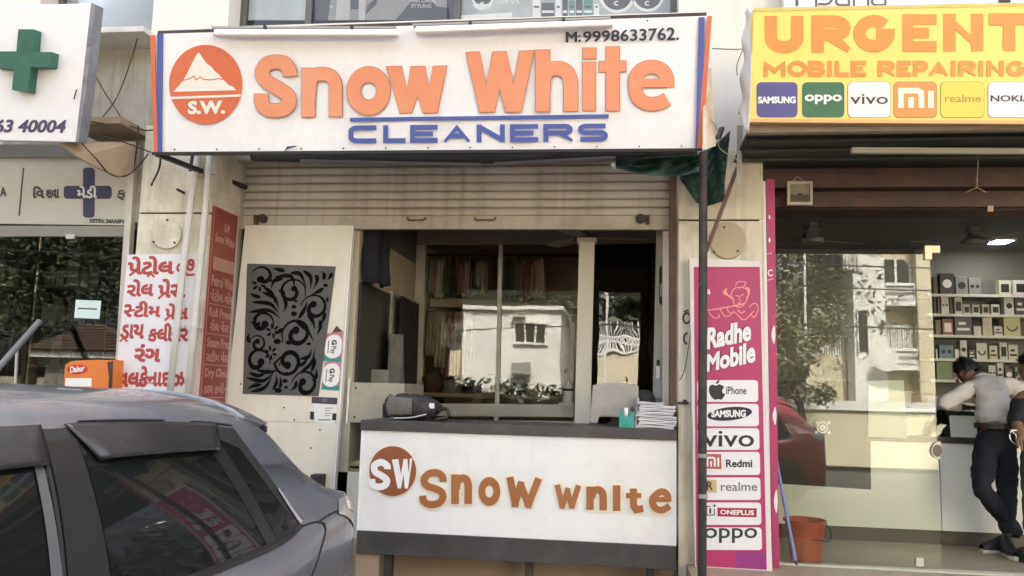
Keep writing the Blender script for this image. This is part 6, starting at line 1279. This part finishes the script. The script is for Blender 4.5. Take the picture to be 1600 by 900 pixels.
def build_car(label, cat, paint, cx, cy, ang, group=None, L_=1.0, sx=1.0, dz=0.0, sz=1.0):
    f = V((cos(ang), sin(ang), 0)); l = V((-f.y, f.x, 0)); o = V((cx, cy, dz))
    W3 = lambda u, v, w: o+f*(u*L_)+l*(v*sx)+V((0, 0, w*sz))
    def sf(u, t, off=0, side=1):
        v, w = car_vw(u, t); p = W3(u, side*v, w)
        if off:
            e = .01; v1, w1 = car_vw(u, min(8, t+e)); v0, w0 = car_vw(u, max(0, t-e)); d = V((side*(v1-v0), w1-w0)); n = V((side*d.y*side, -d.x*side)).normalized() if d.length > 0 else V((0, 1))
            n2 = (w1-w0, -(v1-v0)); k = sqrt(n2[0]**2+n2[1]**2) or 1
            p = p+l*(side*n2[0]/k*off)+V((0, 0, n2[1]/k*off))
        return p
    T = thing('parked_car', label, cat, (cx+f.x*1.8, cy+f.y*1.8, dz), group)
    us = []
    for a, b in zip(CU, CU[1:]): us += [a+(b-a)*k/8 for k in range(8)]
    us.append(CU[-1]); ts = [0, .6, 1, 1.5, 2, 2.5, 3, 3.5, 4, 4.5, 5, 5.34, 5.67, 6, 6.12, 6.25, 6.4, 6.6, 6.8, 7.1, 7.5, 8]
    mb = MB()
    prev = None
    for u in us:
        row = mb.add([sf(u, t) for t in ts]+[sf(u, t, 0, -1) for t in reversed(ts[:-1])]); n = 2*len(ts)-1
        if prev is not None:
            for k in range(n-1): mb.f.append((prev+k, row+k, row+k+1, prev+k+1))
        else: mb.f.append(tuple(range(row, row+n)))
        prev = row
    mb.f.append(tuple(range(prev, prev+n)))
    body = ob('body', mb, paint, T, sm=True)
    m_gl = M('tinted_car_glass', (.010, .011, .011), .03, .0, spec=.45); m_bt = M('black_car_trim', (.014, .014, .015), .35, .1); m_bm = M('black_matte_trim', (.012, .012, .012), .6)
    m_df = M('smoke_visor', (.022, .022, .025), .25, .12, 6, dirt=(.07, .07, .07), damt=.35, dscale=5)
    m_gap = M('panel_gap', (.012, .012, .012), .8)
    def patch(name, poly, off, mat, side=1, n=14, parent=T, thick=.0):
        """poly: 4 corners (u,t) -> grid on the car's own surface"""
        a, b, c, d = [V(p) for p in poly]
        return ob(name, MB().grid(lambda x, y: (lambda q: sf(q.x, q.y, off, side))(a.lerp(b, x).lerp(d.lerp(c, x), y)), n, 8), mat, parent, sm=True)
    for sd in (1, -1):
        patch('window_surround', [(2.60, 5.02), (.60, 5.02), (.72, 5.965), (2.28, 5.965)], .003, m_bm, sd, 24)
        patch('window_surround', [(.60, 5.02), (.475, 5.05), (.70, 5.965), (.72, 5.965)], .003, m_bm, sd, 6)
        patch('side_window', [(2.48, 5.05), (1.60, 5.05), (1.56, 5.90), (2.20, 5.90)], .006, m_gl, sd)
        rw = patch('side_window', [(1.44, 5.05), (.735, 5.06), (.93, 5.90), (1.44, 5.90)], .006, m_gl, sd)
        patch('quarter_window', [(.665, 5.07), (.53, 5.10), (.725, 5.80), (.84, 5.88)], .006, m_gl, sd, 8)
        patch('belt_moulding', [(2.55, 4.97), (.50, 4.985), (.50, 5.035), (2.55, 5.025)], .009, m_bt, sd, 24)
        patch('pillar_trim', [(1.585, 5.04), (1.45, 5.04), (1.45, 5.9), (1.545, 5.9)], .008, m_bt, sd, 4)
        patch('pillar_trim', [(.735, 5.05), (.672, 5.06), (.845, 5.9), (.925, 5.9)], .008, m_bt, sd, 4)
        patch('window_seal', [(1.635, 5.04), (1.60, 5.04), (1.575, 5.9), (1.60, 5.9)], .0105, M('grey_seal', (.09, .09, .095), .4, .1), sd, 4)
        patch('chrome_strip', [(.512, 5.05), (.492, 5.05), (.575, 5.45), (.585, 5.44)], .0095, M('chrome_trim', (.55, .55, .57), .3, 0, metal=.6), sd, 4)
        for a0, a1, b0, b1 in ((2.22, 1.545, 2.16, 1.56), (1.47, .80, 1.40, .86)):
            def vis_(x, y):
                u = (a0+(a1-a0)*x)*(1-y)+(b0+(b1-b0)*x)*y
                e = min(1, x*14, (1-x)*14)
                return sf(u, 5.985-.215*y, .006+.024*sin(y*pi/2)*(.35+.65*e), sd)
            ob('rain_visor', MB().grid(vis_, 40, 8), m_df, T, sm=True, solid=.004)
        for pts in ([(.70, 5.99), (1.0, 6.0), (1.5, 6.0), (2.0, 6.0), (2.3, 6.0)], [(.49, 5.0), (.40, 4.6), (.36, 4.1), (.42, 3.6), (.5, 3.1)], [(1.52, 4.98), (1.53, 4.2), (1.53, 3), (1.5, 1.7)], [(2.55, 4.98), (2.62, 4.2), (2.6, 3), (2.55, 1.7)], [(.02, 4.2), (.2, 4.35), (.40, 4.55)]):
            ob('panel_gap', MB().tube([sf(p[0], p[1], .001, sd) for p in smooth(pts, 6)], .0045, 6), m_gap, T)
        tl = patch('tail_light', [(.24, 4.25), (-.0, 3.5), (.0, 4.75), (.20, 4.85)], .006, M('tail_lamp', (.30, .265, .255), .15, .1, coat=1), sd, 12)
        patch('lamp_lens', [(.15, 4.3), (.0, 3.9), (.0, 4.4), (.14, 4.6)], .009, M('clear_lens', (.55, .5, .48), .12, .1, coat=1), sd, 6, tl)
        patch('headlight', [(3.52, 4.2), (3.25, 4.5), (3.35, 5.3), (3.58, 5.0)], .006, M('clear_lens', (.55, .5, .48)), sd, 8)
        for u in (1.20, 2.05):
            ob('door_handle', MB().tube([sf(u, 4.55, .012, sd), sf(u+.02, 4.55, .03, sd), sf(u+.16, 4.55, .03, sd), sf(u+.18, 4.55, .012, sd)], .012, 8), paint, T, sm=True)
        for u in (.66, 2.98):
            wh = ob('wheel', MB().lathe((0, 0, 0), [(.17, -.09), (.28, -.10), (.30, -.07), (.30, .07), (.28, .10), (.17, .09)], 26, 'X'), m_bm, T, sm=False)
            p = W3(u, sd*.735, .30); wh.matrix_parent_inverse = Matrix.Translation(-loc_of(T)) @ Matrix.Translation(p) @ Matrix.Rotation(ang+pi/2, 4, 'Z')
            rm = ob('rim', MB().lathe((0, 0, 0), [(.02, .06*sd), (.05, .085*sd), (.15, .075*sd), (.18, .092*sd)], 20, 'X'), M('alloy_rim', (.35, .35, .36), .3, .1, metal=.8), wh)
            ar_ = ob('wheel_arch', MB().lathe((0, 0, 0), [(.30, .0), (.345, .0), (.345, .07*sd), (.30, .075*sd)], 26, 'X'), m_bm, T); ar_.matrix_parent_inverse = Matrix.Translation(-loc_of(T)) @ Matrix.Translation(W3(u, sd*.76, .31)) @ Matrix.Rotation(ang+pi/2, 4, 'Z')
        mi = ob('wing_mirror', MB().grid(lambda x, y: W3(2.42+.06*cos(2*pi*x)*sin(pi*y), sd*(.93+.09*cos(pi*y)), .99+.065*sin(2*pi*x)*sin(pi*y)), 14, 8), m_bt, T, sm=True)
    # rear screen, windscreen, spoiler, bumpers
    ob('rear_window', MB().grid(lambda x, y: (lambda u: W3(u-.004, (x-.5)*1.9*crom(CU, CT['vg'], u)*.8, crom(CU, CT['wr'], u)+.004-.02*abs(x-.5)**2*4*.8))(.17+.26*y), 12, 8), m_gl, T, sm=True)
    ob('windscreen', MB().grid(lambda x, y: (lambda u: W3(u+.003, (x-.5)*1.8*crom(CU, CT['vg'], u)*.95, crom(CU, CT['wr'], u)+.005-.06*abs(x-.5)**2*4*.5))(2.98-.62*y), 12, 8), m_gl, T, sm=True)
    def spo(x, y):
        v = (x-.5)*1.10; u = .62-.17*y; return W3(u, v, 1.475-.035*y**1.6-.10*(2*abs(x-.5))**3)
    ob('roof_spoiler', MB().grid(spo, 16, 6), paint, T, sm=True, solid=.028)
    ob('spoiler_edge', MB().grid(lambda x, y: (lambda q: q+V((0, 0, -.004-.024*y))-f*.004)(spo(x, 1.0)), 16, 2), m_bm, T, sm=True, solid=.02)
    ob('rear_bumper', MB().grid(lambda x, y: (lambda v, w: W3(.03-.075*(1-abs(2*x-1)**4)+.05*abs(2*x-1)**8, v, w))((x-.5)*1.40, .30+.30*y), 20, 6), paint, T, sm=True, solid=.03)
    ob('rear_lamp_bar', MB().grid(lambda x, y: W3(-.006+.04*abs(2*x-1)**6, (x-.5)*1.2, .78+.05*y), 12, 2), m_bt, T, sm=True, solid=.01)
    return T
m_grey = M('grey_car_paint', (.16, .168, .192), .24, .04, 3, metal=.35, coat=.6, dirt=(.27, .26, .25), damt=.5, dscale=3.5)
build_car('dusty dark grey hatchback parked in front of the cleaners, cut by the lower left corner', 'car', m_grey, -1.985, 3.985, radians(-97.1), L_=1.157, sx=1.016, sz=.975)
# ---------------------------------------------------------------- the other side of the street (seen in the glass)
def RF(px, py, D, Yg):
    p = P(px, py, D); p.y = 2*Yg-p.y; return p
m_wh = M('white_house_wall', (.80, .785, .74), .8, .05, 1.5, dirt=(.55, .5, .42), damt=.4)
m_ye = M('cream_house_wall', (.66, .59, .42), .8, .06, 1.5, dirt=(.5, .43, .3), damt=.4)
m_leafs = [M('leaf_sun_mid', (.19, .20, .105), .6, .35, 3), M('leaf_sun_shade', (.11, .125, .06), .6, .3, 3), M('leaf_sun_pale', (.27, .275, .17), .6, .3, 3)]  # sun and haze put into these paler leaf colours
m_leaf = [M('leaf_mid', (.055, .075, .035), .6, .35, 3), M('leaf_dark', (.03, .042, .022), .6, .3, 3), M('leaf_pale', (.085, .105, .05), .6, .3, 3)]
m_bark = M('bark', (.10, .075, .05), .9, .3, 8, .4)
m_wd = M('window_dark', (.03, .032, .033), .25)
def leaves(mb, c, r, n, s, rnd):
    for _ in range(n):
        d = V((rnd.gauss(0, 1), rnd.gauss(0, 1), rnd.gauss(0, .8))).normalized()*(r*rnd.random()**.4); p = V(c)+d
        a = V((rnd.gauss(0, 1), rnd.gauss(0, 1), rnd.gauss(0, .6))).normalized(); b = a.cross(V((rnd.gauss(0, 1), rnd.gauss(0, 1), rnd.gauss(0, 1)))).normalized(); q = s*rnd.uniform(.6, 1.3)
        mb.poly([p-a*q, p+b*q*.45, p+a*q, p-b*q*.45])
def tree(x, y, h, r, lab, seed, n=14, grp='trees across the street', cat='tree', name='tree', leaf=.13, per=150, mats=None):
    rnd = random.Random(seed); t = thing(name, lab, cat, (x, y, 0), group=grp)
    tr = MB().tube([(x, y, 0), (x+.1, y, h*.3), (x-.05, y+.1, h*.55)], .2, 9, [h*.032, h*.024, h*.016]); cs = []
    for k in range(n):
        a = rnd.uniform(0, 2*pi); q = rnd.uniform(.25, 1)*r; cs.append(V((x+q*cos(a), y+q*sin(a)*.8, h*rnd.uniform(.45, .95))))
    for c in cs[:8]: tr.tube([(x, y, h*.4), tuple(V((x, y, h*.5)).lerp(c, .5)+V((0, 0, .1))), tuple(c)], .05, 6, [h*.014, h*.009, h*.003])
    ob('trunk', tr, m_bark, t)
    for j in range(3):
        mb = MB()
        for i, c in enumerate(cs):
            if i % 3 == j: leaves(mb, c, r*rnd.uniform(.35, .6), per, leaf, rnd)
        ob('crown', mb, (mats or m_leaf)[j], t)
# trees behind
tree(-20, -15, 9, 4.2, 'large dark tree far left across the street behind the tiled hut', 1, 44, per=800, leaf=.10); tree(-13.0, -14, 9.5, 4.4, 'dark tree across the street right behind the tiled hut', 2, 50, per=800, leaf=.10)
tree(-27, -14, 10, 4.5, 'tall dark tree at the far left end across the street', 3, 44, per=800, leaf=.10)
tree(0.3, -14.5, 8, 3.6, 'dark tree between the white house and the railed yellow wall', 4, 20, per=170, leaf=.18)
tree(-3.4, -15.5, 9, 3.8, 'big dark tree directly behind the white house across the street', 21, 44, per=420, leaf=.11)
tree(4.6, -10.6, 7.2, 2.5, 'pale green tree left of the cream balcony house', 5, 34, per=330, leaf=.09, mats=m_leafs); tree(-7.5, -13, 8, 3.2, 'dark tree left of the white house across the street', 6, 16, per=170, leaf=.18)
tree(18, -13, 9, 4, 'large tree right of the cream balcony house', 8, 18, per=150, leaf=.2)
hg = thing('added_hedge', 'long dark hedge added in front of the white house across the street', 'hedge', (-2.6, -6.9, 0)); rnd_ = random.Random(4)  # hedge put in to darken the foot of the house's reflection
for j in range(2):
    mb = MB()
    for k in range(26): leaves(mb, (-6.4+k*.29, -6.9+.15*j, .95+.25*rnd_.random()), .62, 60, .12, rnd_)
    ob('foliage', mb, m_leaf[1], hg)
ob('stems', MB().box(-6.6, 1.0, -7.0, -6.9, 0, .9), m_bark, hg)
# tiled hut
D = 18; Yh = 2*5.32-D
hx0, hx1 = P(46, 540, D).x, P(206, 545, D).x; ze = P(110, 548, D).z; za = P(96, 502, D).z
ht = thing('tiled_hut', 'small hut with a brown tiled hip roof across the street', 'hut', ((hx0+hx1)/2, Yh-1, 0))
ob('wall', MB().box(hx0+.25, hx1-.25, Yh-2.2, Yh-.3, 0, ze-.02), M('hut_wall', (.22, .2, .16), .8, .1), ht); ob('fascia', MB().box(hx0, hx1, Yh-2.5, Yh, ze-.16, ze-.01), m_wh, ht)
cx = P(96, 502, D).x; cy = Yh-1.25
m_tile = M('brown_roof_tile', (.15, .10, .075), .8, .25, 6)
rf_ = ob('roof', MB().poly([(hx0-.1, Yh+.1, ze), (hx1+.1, Yh+.1, ze), (cx+.3, cy, za), (cx-.1, cy, za)]).poly([(hx0-.1, Yh-2.6, ze), (hx1+.1, Yh-2.6, ze), (cx+.3, cy, za), (cx-.1, cy, za)]).poly([(hx0-.1, Yh+.1, ze), (hx0-.1, Yh-2.6, ze), (cx-.1, cy, za)]).poly([(hx1+.1, Yh+.1, ze), (hx1+.1, Yh-2.6, ze), (cx+.3, cy, za)]), m_tile, ht)
for r in range(9):
    for c in range(24):
        a, b = r/9, (r+1)/9; L0 = V((hx0-.1, Yh+.1, ze)).lerp(V((cx-.1, cy, za)), a); R0 = V((hx1+.1, Yh+.1, ze)).lerp(V((cx+.3, cy, za)), a); L1 = V((hx0-.1, Yh+.1, ze)).lerp(V((cx-.1, cy, za)), b); R1 = V((hx1+.1, Yh+.1, ze)).lerp(V((cx+.3, cy, za)), b)
        u0, u1 = c/24+.002, (c+1)/24-.002; up = V((0, .02, .035))
        if c == 0: rowm = MB()
        rowm.poly([L0.lerp(R0, u0)+up*1.4, L0.lerp(R0, u1)+up*1.4, L1.lerp(R1, u1)+up*.5, L1.lerp(R1, u0)+up*.5])
        if c == 23: ob('tile_row', rowm, m_tile, rf_)
# white house with a three-pane window
D = 24; Yw = 15-D
wx0, wx1 = P(722, 540, D).x, P(876, 540, D).x
wh = thing('white_house', 'sunlit white house wall with a barred three pane window across the street', 'house', ((wx0+wx1)/2, Yw, 0))
ztp = P(800, 484, D).z
ob('wall', MB().box(wx0, wx1, Yw-5, Yw, 0, ztp), m_wh, wh); ob('parapet', MB().box(wx0-.1, wx1+.1, Yw-5.1, Yw+.12, ztp+.001, ztp+.12), m_wh, wh)
ob('wall', MB().box(wx0-2.2, wx0-.01, Yw-4, Yw-1.6, 0, ztp-1.2), m_ye, wh)
a, b = P(804, 520, D).x, P(853, 520, D).x; z1, z0 = P(830, 506, D).z, P(830, 534, D).z
wn = ob('window', MB().box(a, b, Yw+.001, Yw+.02, z0, z1), m_wd, wh)
fm = MB()
for k in range(4): x = a+(b-a)*k/3; fm.box(x-.03, x+.03, Yw+.021, Yw+.06, z0, z1)
fm.box(a-.05, b+.05, Yw+.001, Yw+.10, z0-.08, z0-.001).box(a-.05, b+.05, Yw+.001, Yw+.12, z1+.001, z1+.07); ob('window_frame', fm, m_wh, wn)
ob('grille', MB().box(a, b, Yw+.062, Yw+.07, (z0+z1)/2-.01, (z0+z1)/2+.01), m_rust, wn)
ob('awning', MB().box(P(802, 495, D).x, P(822, 495, D).x, Yw+.001, Yw+.25, P(812, 497, D).z, P(812, 494, D).z), m_stain, wh)
ob('ac_unit', MB().box(P(801, 575, D).x, P(829, 575, D).x, Yw+.001, Yw+.35, P(815, 585, D).z, P(815, 567, D).z), M('ac_grey', (.3, .3, .28), .6), wh, bev=.02)
# yellow compound wall with white railing, and a white pole
cw = thing('yellow_compound_wall', 'yellow compound wall topped by a white diamond railing across the street', 'wall', (P(975, 570, D).x, Yw, 0))
x0, x1 = P(915, 560, D).x, P(1024, 560, D).x; zc = P(970, 552, D).z
ob('wall', MB().box(x0, x1, Yw-.2, Yw, 0, zc), m_ye, cw); ob('coping', MB().box(x0-.05, x1+.05, Yw-.25, Yw+.05, zc+.001, zc+.07), m_wh, cw)
z1 = P(970, 527, D).z
mb = MB(); n = 18
for k in range(n):
    xa_ = x0+(x1-x0)*k/n; xb_ = x0+(x1-x0)*(k+1)/n; mb.bar((xa_, Yw-.1, zc+.3), (xb_, Yw-.1, z1), .03, .03); mb.bar((xb_, Yw-.1, zc+.3), (xa_, Yw-.1, z1), .03, .03); mb.box(xa_, xa_+.03, Yw-.12, Yw-.08, zc+.07, zc+.3)
mb.box(x0, x1, Yw-.13, Yw-.07, z1, z1+.07).box(x0, x1, Yw-.13, Yw-.07, zc+.27, zc+.31)
ob('railing', mb, m_wh, cw, kind='stuff')
mb = MB()
for k in range(26): x = x0+(x1-x0)*k/26; mb.box(x, x+.02, Yw-2.02, Yw-2, 0, P(970, 500, D+2).z)
ob('upper_grille', mb, m_wh, cw, kind='stuff')
sp_ = thing('white_street_pole', 'slim white pole standing before the yellow compound wall', 'pole', (P(945, 600, D-2).x, 15-D+2, 0)); ob('pole', MB().tube([(P(945, 600, D-2).x, 17-D, 0), (P(947, 440, D-2).x, 17-D, P(947, 440, D-2).z)], .05, 8), m_wh, sp_)
rl = thing('white_roof_edge', 'white roof edge band behind the yellow compound wall', 'roof edge', (P(975, 462, D+4).x, 15-D-4, 0)); ob('edge_band', MB().box(P(910, 460, D+4).x, P(1040, 460, D+4).x, 15-D-4.5, 15-D-4, P(970, 466, D+4).z, P(970, 460, D+4).z), m_wh, rl); ob('support', MB().box(P(905, 500, D+4).x, P(909, 500, D+4).x, 15-D-4.4, 15-D-4.2, 0, P(970, 466, D+4).z), m_wh, rl)
# cream balcony house seen in the phone shop's glass
D = 20; Yb = 2*YG-D
X = lambda px, D_=D: P(px, 560, D_).x
Z = lambda py, px=1390, D_=D: P(px, py, D_).z
bh = thing('balcony_house', 'sunlit cream and white house with railed balconies across the street', 'house', (X(1420), Yb, 0))
ob('wall', MB().box(X(1336), X(1386), Yb-6, Yb, 0, Z(397)), m_wh, bh); ob('wall', MB().box(X(1386)+.002, X(1900), Yb-6, Yb-.35, 0, 8.5), m_ye, bh); ob('pier', MB().box(X(1436), X(1458), Yb-.349, Yb+.05, 0, 8.4), m_ye, bh)
ob('roof_slab', MB().box(X(1330), X(1900), Yb-6.2, Yb+.3, Z(397)+.002, Z(393)), m_wh, bh) if False else None
def hw(x0, x1, y0, y1, rail0, rail1, n):
    w = ob('window', MB().box(X(x0), X(x1), Yb-.348, Yb-.33, Z(y1), Z(y0)), m_wd, bh); fm = MB()
    for k in range(n+1): x = X(x0)+(X(x1)-X(x0))*k/n; fm.box(x-.025, x+.025, Yb-.329, Yb-.29, Z(y1), Z(y0))
    ob('window_frame', fm, m_wh, w); mb = MB(); q = 12
    for k in range(q): a = X(x0)+(X(x1)-X(x0))*k/q; b = X(x0)+(X(x1)-X(x0))*(k+1)/q; mb.bar((a, Yb-.05, Z(rail1)), (b, Yb-.05, Z(rail0)), .035, .03); mb.bar((b, Yb-.05, Z(rail1)), (a, Yb-.05, Z(rail0)), .035, .03)
    mb.box(X(x0), X(x1), Yb-.1, Yb, Z(rail0), Z(rail0)+.07).box(X(x0), X(x1), Yb-.347, Yb+.02, Z(rail1)-.12, Z(rail1)); ob('balcony_rail', mb, m_wh, bh, kind='stuff')
hw(1388, 1434, 402, 444, 446, 470, 2); hw(1388, 1440, 506, 546, 548, 570, 8)
mb = MB()
for k in range(14): a = X(1388)+(X(1440)-X(1388))*k/14; mb.box(a, a+.03, Yb-.28, Yb-.25, Z(546), Z(506))
ob('window_bars', mb, m_wh, bh, kind='stuff')
gw = ob('window', MB().box(X(1342), X(1356), Yb+.001, Yb+.02, Z(550), Z(486)), m_wd, bh); ob('window_frame', MB().box(X(1340), X(1342), Yb, Yb+.06, Z(552), Z(484)).box(X(1356), X(1358), Yb, Yb+.06, Z(552), Z(484)), m_wh, gw)
ob('low_wing', MB().box(X(1268), X(1334), Yb-3, Yb-.6, 0, Z(553, 1300)), m_ye, bh); mb = MB()
for k in range(16): a = X(1268)+(X(1334)-X(1268))*k/16; mb.box(a, a+.035, Yb-.7, Yb-.66, Z(553, 1300), Z(525, 1300))
mb.box(X(1266), X(1336), Yb-.75, Yb-.62, Z(524, 1300), Z(521, 1300)); ob('balcony_rail', mb, m_wh, bh, kind='stuff')
dsh = thing('satellite_dish', 'white satellite dish fixed to the balcony house', 'dish', (X(1378), Yb+.3, Z(562))); ob('dish', MB().lathe((X(1378), Yb+.3, Z(562)), [(.02, -.09), (.12, -.07), (.24, -.02), (.29, .02)], 20, 'Y'), m_wh, dsh); ob('arm', MB().tube([(X(1378), Yb+.22, Z(562)), (X(1378), Yb+.005, Z(566))], .02, 6), m_rust, dsh)
for i, (x0, x1, y0, y1, cn, c) in enumerate(((1264, 1276, 398, 416, 'dark', (.03, .03, .03)), (1280, 1308, 397, 424, 'black', (.02, .022, .022)), (1312, 1324, 398, 428, 'white', (.7, .68, .64)), (1326, 1336, 398, 432, 'pale', (.6, .56, .52)))):
    t = thing('washing', f'{cn} washing hung out on the line beside the balcony house', 'washing', (X(x0), Yb+.5, Z(y0)), group='washing across the street'); ob('cloth', drape(X(x0), X(x1), Yb+.5, Z(y0), Z(y1), i, .04, 2, .1), M('wash_'+cn, c, .9, .2), t, sm=True, solid=.01)
wl = thing('washing_line', 'washing line stretched from the balcony house to the pale tree', 'line', (X(1300), Yb+.5, Z(397))); ob('line', MB().tube([(X(1250), Yb+.5, Z(397)+.01), (X(1340), Yb+.5, Z(397)+.01)], .012, 6).tube([(X(1252), Yb+.5, Z(397)), (X(1252), Yb+.5, 0)], .03, 6), m_wh, wl)
# compound wall, bush and red car
Dw = 17.2; Yc = 2*YG-Dw
cpw = thing('cream_compound_wall', 'low cream compound wall with white coping in front of the balcony house', 'wall', (X(1400, Dw), Yc, 0))
ob('wall', MB().box(X(1235, Dw), X(1700, Dw), Yc-.2, Yc, .1, P(1350, 642, Dw).z), m_ye, cpw); ob('coping', MB().box(X(1235, Dw)-.03, X(1700, Dw), Yc-.25, Yc+.06, P(1350, 642, Dw).z+.001, P(1350, 627, Dw).z), m_wh, cpw)
tree(P(1245, 560, 16.4).x, 2*YG-16.4, 3.3, .62, 'leafy roadside bush in front of the cream compound wall', 11, 18, 'bushes across the street', 'bush', 'bush', .06, 130, m_leafs)
m_rc = M('red_car_paint', (.30, .03, .045), .3, .05, 3, coat=.8)
build_car('red hatchback parked across the street near the cream compound wall', 'car', m_rc, P(1292, 700, 11.5).x+.0, 2*YG-12.6, radians(172))
for a_, b_ in (((-9, -8.6), (-6.8, -8.6)), ): pass

for i, (z, y, lab) in enumerate(((4.6, -6.6, 'topmost black cable strung along the far side of the street'), (4.1, -6.5, 'middle black cable strung along the far side of the street'), (3.3, -6.7, 'lowest black cable strung along the far side of the street'))):
    t = thing('overhead_cable', lab, 'cable', (0, y, z), group='street cables'); ob('wire', MB().tube([(x, y, z-.35*(1-((x % 16)/8-1)**2)) for x in range(-32, 33, 2)], .016, 5), m_wire, t)
for x in (-16, 16):
    t = thing('street_pole', 'grey concrete pole carrying the street cables, on the far pavement to the '+('west' if x < 0 else 'east'), 'pole', (x, -6.6, 0), group='poles across the street'); ob('pole', MB().tube([(x, -6.6, 0), (x, -6.6, 6.5)], .11, 10), m_stain, t); ob('cross_arm', MB().box(x-.05, x+.05, -7.0, -6.2, 5.2, 5.3), m_rust, t)
